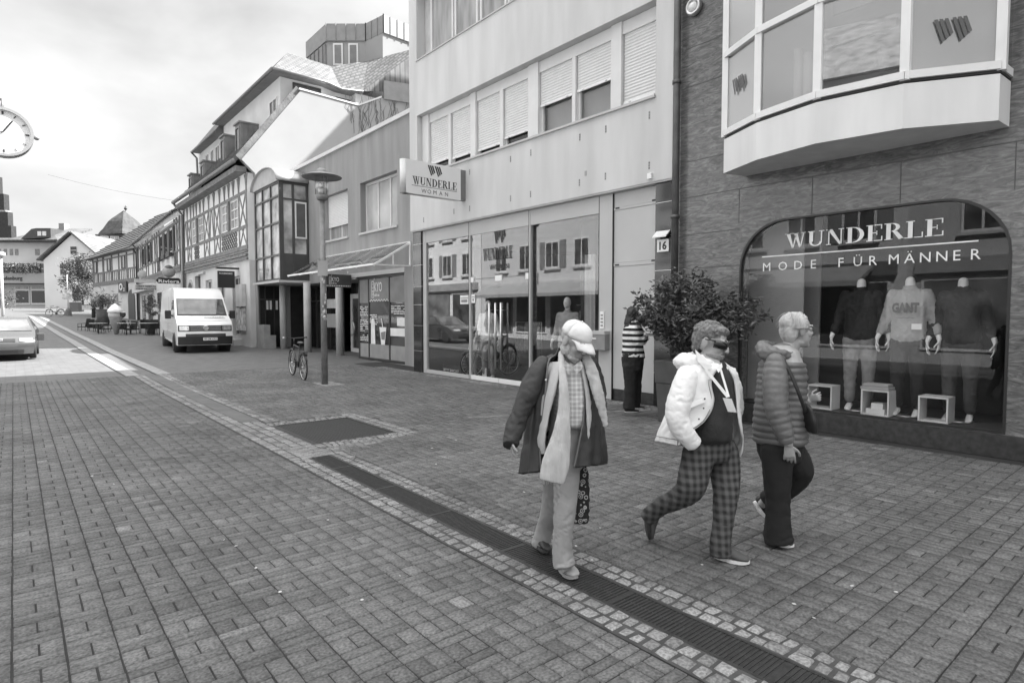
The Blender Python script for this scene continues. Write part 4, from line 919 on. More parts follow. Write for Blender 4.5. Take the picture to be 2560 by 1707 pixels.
# small arched-looking black shop sign at the corner and round doorway
t = thing('shop_sign', (8.2, 33.2, 3.6), 'small black rectangular shop sign at the near corner of the half-timbered house', 'sign')
MB().box(7.55, 8.3, 31.0, 31.15, 2.95, 3.75).build('sign_board', blkp, t); MB().box(7.5, 8.5, 30.95, 31.2, 3.85, 3.93).build('sign_roof', blkp, t)
mb = MB(); text(mb, 'ACCESSOIRES', (7.6, 30.995, 3.6), (1,0,0), EZ, .6, .07, .01, .003); mb.build('sign_lettering', print_w, t)
# arched doorway at far end of the house
def arch_door(root, x, yc, w, z0, zs, m1, m2, pointed=1.0):
    P = [(yc-w/2, z0), (yc+w/2, z0), (yc+w/2, zs)]+[(yc+w/2*math.cos(a), zs+w/2*pointed*math.sin(a)) for a in [math.pi*i/12 for i in range(1, 12)]]+[(yc-w/2, zs)]
    P2 = [(yc+(a-yc)*1.28, z0 if b == z0 else zs+(b-zs)*1.28) for a, b in P]
    MB().prism([(x-.03, a, b) for a, b in P2], (.06, 0, 0)).build('arch_surround', m1, root)
    MB().prism([(x-.05, a, b) for a, b in P], (.04, 0, 0)).build('arched_door', m2, root)
arch_door(H1, X1-.01, 41.3, 1.2, 0.2, 2.9, mat('sandstone', .4, .9, var=.15), wood_door, 1.2)
MB().box(X1-.12, X1-.001, 37.6, 39.2, 3.98, 4.1).build('door_canopy', mat('step_stone', .5, .8), H1)
# ---- white gable wall, dormer storey, penthouse above
Gm = mat('bright_gable_render', .31, .9, var=.04, vs=1, bump=.15)
U = thing('gabled_building', (12, 29, 0), 'tall white gabled building with tiled dormer storeys and a metal-clad roof box', 'building')
MB().prism([(8.75, 29.3, 8.15), (8.17, 29.3, 8.69), (10.93, 29.3, 12.39), (13.88, 29.3, 12.28), (15.2, 29.3, 13.0), (24, 29.3, 13.8), (24, 29.3, 0), (8.75, 29.3, 0)], (0, -.28, 0)).build('gable_wall', Gm, U)
mb = MB(); mb.beam((10.85, 29.16, 12.46), (13.9, 29.16, 12.35), .36, .08, (0,0,1)); mb.beam((13.9, 29.16, 12.35), (15.2, 29.16, 13.06), .36, .08, (0,0,1)); mb.build('wall_coping', mat('pale_coping', .6, .6), U)
mb = MB(); mb.beam((8.1, 29.16, 8.72), (10.9, 29.16, 12.46), .4, .12, (0,1,0)); mb.build('verge_tiles', tile2, U)
mb = MB()
for k in range(70):                                       # creeper stems on the shaded wall
    x = random.uniform(13.4, 18.5); z = random.uniform(10, 11.6); pts = []
    for i in range(9): pts.append((x, 28.995, z)); x += random.uniform(-.16, .16); z += random.uniform(.1, .4)
    mb.tube(pts, .008, 4)
mb.build('bare_creeper', mat('creeper_stem', .1, .9, bump=0), U)
ZE = 13.08; XE = 9.66
uw = mat('upper_wall_render', .62, .85, var=.1, vs=.8)
mb = MB(); mb.prism([(10.15, 29.6, 8), (12.2, 29.6, 8), (13.0, 29.9, 8), (13.9, 29.9, 8), (13.9, 29.35, 8), (18, 29.35, 8), (18, 46, 8), (10.15, 46, 8)], (0, 0, 5.05)); mb.build('dormer_storey', uw, U)
mb = MB(); mb.prism([(XE, 29.05, ZE-.05), (12.3, 29.15, ZE-.05), (13.2, 29.5, ZE-.05), (14.2, 29.1, ZE-.05), (14.2, 39.6, ZE-.05), (XE, 39.6, ZE-.05)], (0, 0, .1)); mb.prism([(XE+.02, 39.6, 12.6), (14, 39.6, 12.6), (14, 45.6, 12.6), (XE+.02, 45.6, 12.6)], (0, 0, .1)); mb.build('eave_soffit', mat('soffit_board', .16, .8), U)
mb = MB(); mb.tube([(XE-.06, 29.0, ZE+.02), (XE-.06, 39.7, ZE+.02)], .07, 8); mb.tube([(XE-.06, 29.0, ZE+.02), (12.3, 29.05, ZE+.02), (13.2, 29.42, ZE+.02), (14.2, 29.05, ZE+.02)], .07, 8); mb.tube([(XE-.02, 39.7, 12.65), (XE-.02, 45.7, 12.65), (XE+.3, 45.7, 12.3), (XE+.35, 45.7, 10.5)], .07, 8); mb.build('eave_gutter', gut, U)
scal = tex_mat('scale_tiles', 'brick', .17, .08, 1, bump=.8, mortar=.04, bw=.3, rh=.16, var=.25, ns=2, dist=.03, c2=.7)
mb = MB()
R0, R1 = Vector((11.03, 31, 14.84)), Vector((13.3, 31, 14.75))
mb.add([(XE, 29.05, ZE+.06), (12.3, 29.15, ZE+.06), (13.2, 29.5, ZE+.06), (14.2, 29.1, ZE+.06), R0, R1, (15.2, 30.6, 15.4), (XE, 39.6, ZE+.06), (11.03, 39.6, 14.84), (15.2, 39.6, 14.84), (18, 29.1, 16.5), (18, 29.05, 13.9)],
       [(0,1,4), (1,5,4), (1,2,5), (2,3,6,5), (0,4,8,7), (4,5,6,9,8), (3,11,10,6)]); mb.build('mansard_roof', scal, U)
MB().prism([(11, 39.6, 12.7), (XE, 39.6, 12.7), (11, 39.6, 14.6)], (0, 6, 0)).build('lower_dormer_roof', tile2, U)
for y0, y1 in ((30.0, 31.1), (40.5, 41.5), (41.9, 42.7), (43.2, 44.0)): window_part(U, y0, y1, 10.4, 12.2, 10.1, .08, darkg, mull=((y0+y1)/2,), name='dormer_window')
def yface_window(root, x0, x1, z0, z1, y, pane=darkg, frame=white, fw=.07, mull=1, name='window'):
    mb = MB(); mb.box(x0, x0+fw, y-.05, y+.03, z0, z1); mb.box(x1-fw, x1, y-.05, y+.03, z0, z1); mb.box(x0+fw, x1-fw, y-.048, y+.03, z0, z0+fw); mb.box(x0+fw, x1-fw, y-.048, y+.03, z1-fw, z1)
    if mull: mb.box((x0+x1)/2-.03, (x0+x1)/2+.03, y-.046, y+.03, z0+fw, z1-fw)
    f = mb.build(name, frame, root); MB().box(x0+fw, x1-fw, y-.01, y-.002, z0+fw, z1-fw).build('pane', pane, f); return f
yface_window(U, 10.75, 12.15, 12.3, 12.9, 29.59, frame=wood_door)
yface_window(U, 13.05, 13.85, 11.9, 12.8, 29.88, mat('pane_grey', .2, .2), frame=wood_door)
# upright sheet-metal dormers on the street slope
mm = mat('seamed_metal', .22, .5, metal=.3, var=.15, vs=1.5, bump=0)
for i, (y, z) in enumerate(((33.4, 9.9), (36.3, 9.9), (41.0, 9.4), (44.3, 9.2))):
    mb = MB(); mb.box(9.25, 10.8, y-.45, y+.45, z-.6, z+1.6); mb.box(9.15, 10.8, y-.52, y+.52, z+1.6, z+1.68)
    for k in range(5): mb.box(9.35+.25*k, 9.38+.25*k, y-.48, y-.45, z-.6, z+1.6)
    d = mb.build('metal_dormer', mm, U); window_part(d, y-.35, y+.35, z-.3, z+1.45, 9.2, .07, darkg, frame=mm, name='dormer_window')
pm2 = mat('metal_parapet', .25, .45, metal=.3, var=.1, bump=0); PP = [(13.9, 33.0), (15.6, 31.6), (15.89, 30.05), (19.5, 30.3), (19.5, 36), (13.9, 36)]
MB().prism([(x+(.1 if x < 14 else 0), y+.08, 14.0) for x, y in PP], (0, 0, 2.95)).build('roof_box_wall', Gm, U)
MB().prism([(x, y, 16.93) for x, y in PP], (0, 0, .93)).build('metal_parapet', pm2, U)
mb = MB()
for (a, b) in zip(PP[:3], PP[1:4]):
    a = Vector((*a, 16.9)); b = Vector((*b, 16.9)); n = max(3, int((b-a).length/.45))
    for i in range(n+1): p = a.lerp(b, i/n); mb.box(p.x-.025, p.x+.025, p.y-.03, p.y+.0, 16.9, 17.9)
for i in range(8): mb.box(13.82, 13.88, 33.4+i*.6, 33.44+i*.6, 15.6, 16.8)
mb.build('parapet_seams', mm, U)
MB().box(13.88, 14.2, 33.2, 39, 15.5, 16.8).build('link_parapet', pm2, U)
v = (Vector((15.6, 31.6, 0))-Vector((13.9, 33, 0))).normalized(); n_ = Vector((v.y, -v.x, 0))
for s0 in (.35, 1.2):
    a = Vector((13.98, 33.06, 15.6))+v*s0+n_*.03; mb = MB(); mb.prism([a, a+v*.55, a+v*.55+EZ*1.2, a+EZ*1.2], -n_*.05 if n_.y > 0 else n_*.05); f = mb.build('window', white, U)
    o_ = (n_*.06 if n_.y < 0 else -n_*.06); MB().prism([a+v*.09+EZ*.1+o_, a+v*.46+EZ*.1+o_, a+v*.46+EZ*1.1+o_, a+v*.09+EZ*1.1+o_], o_*.1).build('pane', mat('pane_grey', .2, .2), f)
MB().prism([(15.3, 29.0, 12.95), (23, 29.0, 13.6), (23, 29.0, 14.8), (15.3, 29.0, 13.9)], (0, -.08, 0)).build('seamed_band', pm2, U)
RH = thing('unseen_shadow_block', (26, 22, 0), 'unseen steep-roofed block added behind the shops to cast a slanting shadow on the gable', 'house')
MB().prism([(22, 20, -.1), (22, 20, 19.7), (23.98, 20, 24.05), (26, 20, 26.5), (31, 20, 26.5), (31, 20, -.1)], (0, 4, 0)).build('wall', uw, RH)  # unseen block, its slanted edge shaped to throw the gable's diagonal shadow
# ---- house 2 (middle)
def facade_T(o, ang):
    """local (along street, depth inwards, z) -> world, wall line turned by ang to the right"""
    o = Vector(o); e1 = Vector((math.sin(ang), math.cos(ang), 0)); e2 = Vector((math.cos(ang), -math.sin(ang), 0))
    return lambda p: o+e1*p.x+e2*p.y+EZ*p.z
def FB(T): return MB(T)
H2 = thing('half_timbered_house', (8.2, 52, 0), 'half-timbered house with dark shutters and flower boxes under the windows, behind the white van', 'house')
T2 = facade_T((8.25, 42.7, 0), math.atan(.035)); L2 = 22.0
FB(T2).box(0, L2, 0, 5, -.3, 4.4).build('ground_floor', base_m, H2); FB(T2).box(0, L2, .02, 5, 4.4, 7.9).build('infill_wall', infill, H2)
mb = FB(T2)
for z, h in ((4.75, .2), (4.5, .25), (5.75, .12), (7.6, .16)): mb.box(0, L2, -.05, .019, z-h/2, z+h/2)
for a in (.1, 1.2, 2.1, 8.9, 10.0, 11.3, 12.6, 15.2, 16.5, 19.0, 20.4, L2-.1): mb.box(a-.08, a+.08, -.046, .019, 4.86, 7.9)
mb.build('timber_frame', tim, H2)
for a in (.2, 10.2, 12.8, 15.4, 19.2): FB(T2).beam((a, -.03, 5.85), (a+.9, -.03, 7.5), .1, .03, (0,1,0)).build('brace', tim, H2); FB(T2).beam((a+.9, -.032, 5.85), (a, -.032, 7.5), .1, .03, (0,1,0)).build('brace', tim, H2)
for i, a in enumerate((2.4, 4.6, 6.8, 13.4, 17.0)):
    mb = FB(T2); mb.box(a, a+1.2, -.06, .019, 5.85, 7.35); f = mb.build('window', white, H2); FB(T2).box(a+.08, a+1.12, -.068, -.061, 5.92, 7.28).build('pane', darkg, f)
    for s in (a-.5, a+1.25): FB(T2).box(s, s+.45, -.11, -.0, 5.8, 7.4).build('shutter', wood_door, H2)
    if i < 3:
        FB(T2).box(a-.1, a+1.3, -.34, -.12, 5.5, 5.75).build('flower_box', wood_door, H2)
for z0 in (4.9,):
    mb = FB(T2)
    for a in (1.25, 9.0):
        for k in range(3): mb.beam((a+.3*k, -.04, 4.9), (a+.3*k+.3, -.04, 5.65), .06, .03, (0,1,0)); mb.beam((a+.3*k+.3, -.042, 4.9), (a+.3*k, -.042, 5.65), .06, .03, (0,1,0))
    mb.build('lattice_panel', latt, H2)
for a, b in ((1.0, 3.4), (5, 6.4), (8, 10.5), (13, 16), (17.5, 20)): f = FB(T2).box(a, b, -.03, .0, .6, 3.4).build('shop_window', white, H2); FB(T2).box(a+.1, (a+b)/2-.04, -.04, -.031, .7, 3.3).build('pane', darkg, f); FB(T2).box((a+b)/2+.04, b-.1, -.04, -.031, .7, 3.3).build('pane', darkg, f)
FB(T2).box(12.4, L2-.1, -.6, -.01, 3.55, 4.0).build('shop_fascia', mat('pale_fascia', .55, .6), H2)
a0, a1, b0, b1 = [T2(Vector(q)) for q in ((-.1, -.45, 8.1), (L2+.2, -.45, 8.1), (-.1, 4.9, 12.2), (L2+.2, 4.9, 12.2))]
roof_rows(H2, 'roof', a0, a1, b0, b1, tile2, 18, thick=.07)
mb = FB(T2); mb.tube([(-.1, -.5, 8.05), (L2+.2, -.5, 8.05)], .09, 8); mb.tube([(L2-.1, -.45, 8.0), (L2-.1, -.1, 7.6), (L2-.1, -.1, 0)], .07, 8); mb.build('gutter', gut, H2)
for a, w_, h in ((3.6, .55, 13.6), (5.6, .5, 12.9)):
    FB(T2).box(a, a+w_, 4.0, 4.5, 11, h).build('chimney', mat('chimney_brick', .25, .9, var=.2), H2)
FB(T2).box(3.5, 4.25, 3.9, 4.6, 13.6, 13.7).build('chimney_cap', tile2, H2)
# ---- house 3 with phone shop, turned slightly towards the street
H3 = thing('half_timbered_house', (9, 70, .7), 'far half-timbered house with hipped tiled roof, arched door and square phone shop sign', 'house')
T3 = facade_T((8.95, 64.8, 0), -R(7.7)); L3 = 15.5; g3 = .6
FB(T3).box(0, L3, 0, 8, g3-.5, 4.6).build('ground_floor', base_m, H3); FB(T3).box(0, L3, .02, 8, 4.6, 7.8).build('infill_wall', infill, H3)
mb = FB(T3)
for z, h in ((4.85, .4), (6.0, .12), (7.3, .1), (7.7, .2)): mb.box(0, L3, -.06, .019, z-h/2, z+h/2)
for a in (.1, 1.0, 3.2, 5.8, 8.2, 11.2, 11.5, 13.6, L3-.1): mb.box(a-.1, a+.1, -.055, .019, 5.05, 7.7)
mb.build('timber_frame', tim, H3)
for i in range(26): a = .4+i*.58; FB(T3).box(a, a+.07, -.04, .019, 5.06, 5.94).build('stud', tim, H3)
for a in (3.7, 8.7, 13.9):
    mb = FB(T3); mb.box(a, a+1.2, -.07, .019, 6.08, 7.3); f = mb.build('window', wood_door, H3); FB(T3).box(a+.1, a+.55, -.078, -.071, 6.15, 7.22).build('pane', midg, f)
for a, b in ((6.4, 7.6), (9.3, 10.0), (11.8, 13.2)): FB(T3).box(a, b, -.04, 0, 1.4, 3.7).build('shop_window', darkg, H3)
P = [(1.0, .6), (3.0, .6), (3.0, 3.0)]+[(2.0+1.0*math.cos(a), 3.0+1.0*math.sin(a)) for a in [math.pi*i/10 for i in range(1, 10)]]+[(1.0, 3.0)]
mb = FB(T3); mb.add([(a, -.06, b) for a, b in P]+[(a, .0, b) for a, b in P], [tuple(range(len(P)))]+[(i, (i+1) % len(P), (i+1) % len(P)+len(P), i+len(P)) for i in range(len(P))]); mb.build('arched_door', wood_door, H3)
e = [T3(Vector(q)) for q in ((-.4, -.7, 7.75), (L3+.6, -.7, 7.5), (0, 5.2, 12.6), (L3-5, 5.2, 12.6), (L3+.6, 9, 7.5))]
roof_rows(H3, 'roof', e[0], e[1], e[2], e[3], tile2, 14, thick=.09)
mb = MB(); mb.add([e[1], e[4], e[3]], [(0, 1, 2)]); mb.build('hip', tile2, H3)
mb = FB(T3); mb.tube([(-.15, -.4, 7.6), (-.15, -.12, 7.2), (-.15, -.12, .4)], .08, 8); mb.build('downpipe', blkp, H3)
FB(T3).add([(7.5, 1.4, 9.35), (8.3, 1.4, 9.35), (8.3, 2.2, 10.0), (7.5, 2.2, 10.0)], [(0,1,2,3)]).build('skylight', lightm, H3)
t = thing('phone_shop_sign', T3(Vector((5, 0, 3.8))), 'square dark sign with white O2 lettering on the far half-timbered house', 'sign')
s0 = T3(Vector((5.6, -.05, 3.75))); e1_ = T3(Vector((0, 0, 0)))-T3(Vector((1, 0, 0))); nn = e1_.cross(EZ)
mb = MB(); mb.prism([s0, s0+e1_*2.6, s0+e1_*2.6+EZ*1.05, s0+EZ*1.05], nn*.12); mb.build('sign_board', blkp, t)
mb = MB(); text(mb, 'O', s0+e1_*.35+EZ*.25+nn*.14, e1_, EZ, 1.2, .62, .04, .02); text(mb, '2', s0+e1_*1.75+EZ*.14+nn*.14, e1_, EZ, .45, .28, .03, .02); mb.build('sign_lettering', print_w, t)
# ================================================================== FAR END OF THE STREET
FH = Vector((FW.x, FW.y, 0)).normalized()
def VF(d):
    """frame facing the camera at depth d: local (metres right, metres further away, z)"""
    o = Vector((FH.x*d, FH.y*d, 0)); return lambda p: o+RT*p.x+FH*p.y+EZ*p.z
def lu(u, d): return (u-1280)/FPX*d
def lz(v, d): return 1.72+(783.5-v)*d/FPX
far_w = mat('far_render_pale', .5, .9, var=.08, vs=.3, bump=.1); far_w2 = mat('far_render_white', .68, .9, var=.06, vs=.3, bump=.1)
far_roof = tex_mat('far_tiles', 'brick', .17, .10, 1, bump=.5, mortar=.05, bw=.3, rh=.35, var=.3, ns=.8, dist=.05)
F1 = thing('corner_shop_building', VF(97)(Vector((lu(50, 97), 0, 2.4))), 'long pale far building with a low shop front, balcony and dark roof dormer', 'building')
d = 97; T = VF(d)
def fbox(root, name, m, u0, u1, v0, v1, y0=0, y1=.3, d=97, **k):
    return MB(VF(d)).box(lu(u0, d), lu(u1, d), y0, y1, lz(v1, d), lz(v0, d)).build(name, m, root, **k)
fbox(F1, 'upper_wall', far_w, -150, 150, 607, 775, 0, 9)
mb = MB(T); a, b = lu(-160, d), lu(160, d); mb.add([(a, -.7, lz(608, d)), (b, -.7, lz(606, d)), (lu(186, d), 5, lz(567, d)), (lu(80, d), 5, lz(567, d)), (lu(-60, d), 5, lz(600, d))], [(0,1,2,3,4)]); mb.build('roof', far_roof, F1, mods=[('SOLIDIFY', {'thickness': .3})])
fbox(F1, 'eave', blkp, -160, 156, 605, 609, -.8, -.5)
mb = MB(T); mb.prism([(lu(52, d), .6, lz(598, d)), (lu(128, d), .6, lz(594, d)), (lu(128, d), .6, lz(571, d)), (lu(92, d), .6, lz(571, d)), (lu(80, d), .6, lz(573, d))], (0, 3, 0)); dm = mb.build('dormer', mat('dark_dormer', .07, .8), F1)
for u in (96, 108): fbox(dm, 'dormer_window', far_w2, u, u+9, 579, 590, .5, .6)
fbox(F1, 'chimney', mat('chimney_brick', .25), 109, 123, 551, 571, 4, 5.2)
for u in (-40, 2, 17, 32, 45, 95, 129): fbox(F1, 'window', mat('far_window', .2, .3, var=.3), u, u+(8 if u < 60 else 11), 624, 639, -.05, .05)
d2 = 92
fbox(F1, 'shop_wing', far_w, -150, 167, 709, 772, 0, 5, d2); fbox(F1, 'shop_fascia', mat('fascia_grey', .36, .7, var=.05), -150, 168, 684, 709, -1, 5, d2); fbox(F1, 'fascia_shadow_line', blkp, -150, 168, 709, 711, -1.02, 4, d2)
for u0, u1 in ((-60, -5), (42, 78), (82, 119)):
    f = fbox(F1, 'shop_window', white, u0, u1, 716, 762, -.12, .02, d2); fbox(f, 'pane', darkg, u0+2, u1-2, 727, 757, -.16, -.121, d2); fbox(f, 'upper_pane', midg, u0+2, u1-2, 717, 723, -.16, -.121, d2)
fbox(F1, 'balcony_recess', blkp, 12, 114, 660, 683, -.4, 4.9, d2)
T2_ = VF(d2-1.05); mb = MB(); text(mb, 'Ladenburg', T2_(Vector((lu(19, d2), 0, lz(701, d2)))), RT, EZ, 3.4, .55, .02, .03); mb.build('fascia_lettering', mat('letter_dark', .06, .6), F1)
fbox(F1, 'notice_board', far_w2, 137, 152, 692, 705, -1.1, -1.01, d2)
F2 = thing('gabled_house', VF(89)(Vector((lu(190, 89), 0, 2.2))), 'white steep-gabled house at the far end of the street with two small dark windows', 'house')
d = 89; T = VF(d); G_ = [(115, 775), (115, 651), (187, 588), (255, 645), (255, 775)]
MB(T).prism([(lu(u, d), 0, lz(v, d)) for u, v in G_], (0, 9, 0)).build('wall', far_w2, F2)
mb = MB(T); r0, r1, r2 = (104, 653), (187.5, 583), (262, 648)
for p, q in ((r0, r1), (r1, r2)): mb.add([(lu(p[0], d), -.5, lz(p[1], d)), (lu(q[0], d), -.5, lz(q[1], d)), (lu(q[0], d), 9, lz(q[1], d)), (lu(p[0], d), 9, lz(p[1], d))], [(0,1,2,3)])
mb.build('roof', far_roof, F2, mods=[('SOLIDIFY', {'thickness': .18})])
for a in ((184, 199, 618, 636), (157, 172, 661, 686), (188, 206, 718, 752)):
    f = fbox(F2, 'window', far_w2, a[0]-1, a[1]+1, a[2]-1, a[3]+1, -.08, .01, d); fbox(f, 'pane', darkg, a[0], a[1], a[2], a[3], -.12, -.081, d); fbox(f, 'glazing_bar', far_w2, a[0], a[1], (a[2]+a[3])/2-.6, (a[2]+a[3])/2+.6, -.14, -.121, d)
F3 = thing('onion_roofed_tower', VF(112)(Vector((lu(275, 112), 3, 2))), 'distant square tower with a bell-shaped tiled roof behind the timbered houses', 'tower')
d = 112; T = VF(d)
prof = [(583, 66), (579, 64), (574, 60), (568, 54), (558, 47), (548, 40), (540, 31), (532, 20), (524, 9), (518.5, 2)]
rows = []
for v, h in prof:
    w_ = h*d/FPX*.72; z = lz(v, d); c = Vector((lu(275, d), 5, z)); an = R(28)
    rows.append([T(c+Vector((math.cos(an+math.pi/2*k)*w_*1.2, math.sin(an+math.pi/2*k)*w_*1.2, 0))) for k in (0, 1, 2, 3, 0)])
MB().grid(rows, False).build('bell_roof', mat('tower_tiles', .07, .85, var=.35, vs=1.5, bump=.5, bs=6, dist=.08), F3)
fbox(F3, 'tower_wall', mat('tower_shingle', .09, .9), 222, 325, 583, 790, 2.5, 8, d)
for u in (236, 262): 
    f = fbox(F3, 'window', far_w2, u, u+21, 588, 600, 2.3, 2.49, d); 
    for k in (1.5, 11.5): fbox(f, 'pane', midg, u+k, u+k+8, 589.5, 598.5, 2.25, 2.29, d)
mb = MB(T); c = (lu(280, d), 5, lz(513, d)); mb.sph(c, .28); mb.cyl((c[0], 5, lz(520, d)), (c[0], 5, lz(505, d)), .05, 8); mb.beam((c[0]-.3, 5, lz(508, d)), (c[0]+.3, 5, lz(508, d)), .05, .05); mb.build('finial', blkp, F3)
# dark tiered tower at the left edge
F4 = thing('tiered_tower', VF(112)(Vector((lu(5, 112), 2, 2))), 'dark tiered tower cut off by the left edge of the view', 'tower')
d = 112; dkt = mat('dark_slate', .03, .8, var=.3); pale = mat('tower_pale_band', .3, .8)
for i, (u1, v0, v1) in enumerate(((7, 445, 490), (22, 488, 528), (30, 532, 566), (37, 566, 596))):
    fbox(F4, 'tier', dkt, -60, u1, v0, v1, i*.01, 1.2, d)
fbox(F4, 'pale_band', pale, -60, 26, 528, 532, -.05, 1.2, d); fbox(F4, 'tower_base', far_w, -60, 36, 596, 780, .05, 1.2, d)
# ------------------------------------------------------------------ foliage
leafm = mat('leaf_dark', .08, .32, var=.6, vs=6, bump=0, spec=.6); leafl = mat('leaf_light', .11, .5, var=.4, vs=4, bump=0); bark = mat('bark', .07, .95, var=.4, vs=10, bump=.6, bs=25)
def leaves(mb, pts, size, jit=.3, asp=.42):
    for p in pts:
        p = Vector(p); a = Vector((random.gauss(0, 1), random.gauss(0, 1), random.gauss(0, .6)+.25)).normalized(); b = a.cross(Vector((random.gauss(0, 1), random.gauss(0, 1), random.gauss(0, 1)))).normalized()
        s = size*random.uniform(.6, 1.3); n = a.cross(b)*s*.12
        mb.add([p, p+a*s*.45+b*s*asp*.5+n, p+a*s, p+a*s*.45-b*s*asp*.5+n], [(0,1,2,3)])
def tree(root, base, h, crown, clumps, per, size, m=leafm, tr=.1, tname='trunk'):
    base = Vector(base); mb = MB(); top = base+EZ*h; mb.tube([base, base+EZ*h*.5+Vector((.03, .02, 0))*h, top], [tr, tr*.8, tr*.5], 8)
    C_ = []
    for i in range(clumps):
        while True:
            q = Vector((random.uniform(-1, 1), random.uniform(-1, 1), random.uniform(-1, 1)))
            if q.length < 1: break
        c = top+Vector((q.x*crown[0], q.y*crown[0], crown[1]*.55+q.z*crown[1])); C_.append(c)
        if i % 2 == 0: mb.tube([top-EZ*h*.1, top.lerp(c, .5)+EZ*.1*h*random.uniform(-.2, .5), c], [tr*.35, tr*.2, tr*.08], 5)
    mb.build(tname, bark, root)
    mb = MB(); r = crown[0]*.32
    for c in C_: leaves(mb, [c+Vector((random.gauss(0, r*.6), random.gauss(0, r*.6), random.gauss(0, r*.5))) for _ in range(per)], size)
    mb.build('crown', m, root, fix=False)
p = VF(74)(Vector((lu(208, 74), 0, 0))); zb = lz(778, 74)
t = thing('street_tree', (p.x, p.y, zb), 'leafy street tree in front of the far white gabled house', 'tree'); tree(t, (p.x, p.y, zb), 2.2, (1.9, 2.9), 60, 90, .28, leafl, .14)
mb = MB(VF(91)); 
for i in range(500): u = random.uniform(14, 108); mb.T = VF(90.8); leaves(mb, [(lu(u, 91), random.uniform(-.4, .5), lz(random.uniform(660, 684), 91))], .4)
t = mb.build('balcony_plants', leafl, fix=False); t['kind'] = 'stuff'; tag(t, 'mass of plants spilling over the balcony above the far shop front', 'plants')
# potted shrub by the shop wall
PB = Vector((8.2, 5.5, 0))
t = thing('planter', PB, 'tall square dark planter standing before the stone wall', 'planter')
plm = mat('planter_dark', .07, .6, var=.2, vs=4, bump=.1)
def tub(root, c, w0, w1, z0, z1, m, name):
    mb = MB(); x, y = c.x, c.y
    mb.add([(x-w0, y-w0, z0), (x+w0, y-w0, z0), (x+w0, y+w0, z0), (x-w0, y+w0, z0), (x-w1, y-w1, z1), (x+w1, y-w1, z1), (x+w1, y+w1, z1), (x-w1, y+w1, z1)], [(0,3,2,1), (4,5,6,7), (0,1,5,4), (1,2,6,5), (2,3,7,6), (3,0,4,7)])
    return mb.build(name, m, root, mods=[('BEVEL', {'width': .012, 'segments': 2})])
tub(t, PB, .33, .36, .0, .62, plm, 'lower_box'); tub(t, PB, .37, .39, .62, .98, plm, 'upper_box')
t = thing('potted_shrub', PB+EZ*.98, 'large dark leafy shrub spreading out of the planter beside the shop window', 'shrub')
mb = MB(); lf = []; random.seed(21)
for i in range(62):
    a = random.uniform(0, 2*math.pi); el = random.uniform(.42, 1.4); ln = random.uniform(.75, 1.36)
    dx = Vector((math.cos(a)*math.cos(el), math.sin(a)*math.cos(el), math.sin(el)*.9)); pts = [PB+EZ*.95+Vector((random.uniform(-.1, .1), random.uniform(-.1, .1), 0))]
    for k in range(1, 9):
        f = k/8; pts.append(PB+EZ*.95+dx*ln*f+Vector((random.gauss(0, .025), random.gauss(0, .025), .22*math.sin(f*2.4))))
    mb.tube(pts, [.012*(1-k/11) for k in range(9)], 5)
    for k in range(2, 9):
        for _ in range(20 if k > 3 else 9): lf.append(pts[k]+Vector((random.gauss(0, .085), random.gauss(0, .085), random.gauss(0, .085))))
    for _ in range(22): lf.append(pts[-1]+dx*random.uniform(0, .1)+Vector((random.gauss(0, .04), random.gauss(0, .04), random.gauss(0, .04))))
mb.build('branches', bark, t)
mb = MB(); leaves(mb, lf, .095, asp=.42); mb.build('leaves', leafm, t, fix=False)
random.seed(5)
# ------------------------------------------------------------------ street lamp
def lamp(loc, label, s=1):
    t = thing('street_lamp', loc, label, 'street lamp'); x, y, z = loc
    pole = mat('lamp_pole_paint', .22, .5, metal=.2, var=.25, vs=7, bump=.1); st = mat('pole_stickers', .55, .7, var=.5, vs=20, bump=0)
    mb = MB(); mb.tube([(x, y, z), (x, y, z+2.5), (x, y, z+2.55), (x, y, z+4.5)], [.078, .071, .064, .06], 16); mb.build('pole', pole, t)
    mb = MB(); mb.lathe((x, y, z), [(.075, 4.42), (.12, 4.44), (.15, 4.5), (.16, 4.56), (.10, 4.58)], 20); mb.build('lantern_base', pole, t)
    mb = MB(); mb.lathe((x, y, z), [(.15, 4.58), (.155, 4.98)], 20); mb.build('glass_cylinder', glass('lantern_glass', 1.0, .95, .12), t)
    mb = MB(); mb.cyl((x, y, z+4.58), (x, y, z+4.72), .05, 10); mb.sph((x, y, z+4.79), .06); mb.lathe((x, y, z), [(.09, 4.58), (.10, 4.7), (.06, 4.72)], 14); mb.build('bulb', lightm, t)
    for k in range(3): a = 2*math.pi*k/3+.4; MB().cyl((x+.16*math.cos(a), y+.16*math.sin(a), z+4.56), (x+.16*math.cos(a), y+.16*math.sin(a), z+5.0), .01, 6).build('strut', pole, t)
    mb = MB(); mb.lathe((x, y, z), [(.12, 5.02), (.46, 4.97), (.47, 4.985), (.3, 5.05), (.13, 5.07), (.13, 5.12), (.11, 5.16), (.06, 5.19), (.01, 5.2)], 28); mb.build('disc_hood', pole, t)
    return t
LP = GZ(812, 960); LP.z = 0
t = lamp((LP.x, LP.y, 0), 'tall grey street lamp with wide disc hood and stickers on its pole')
mb = MB()
random.seed(11)
for k in range(26):
    z = random.uniform(1.45, 2.75); a = random.uniform(-2.9, -.4); r_ = .073; w_ = random.uniform(.25, .6); h = random.uniform(.05, .13); aa = a
    P = [[(LP.x+r_*math.cos(aa+w_*i/4), LP.y+r_*math.sin(aa+w_*i/4), z+h*j) for i in range(5)] for j in (0, 1)]; mb.grid(P)
mb.build('stickers', mat('pole_stickers', .55), t, mods=[('SOLIDIFY', {'thickness': .002})])['kind'] = 'stuff'
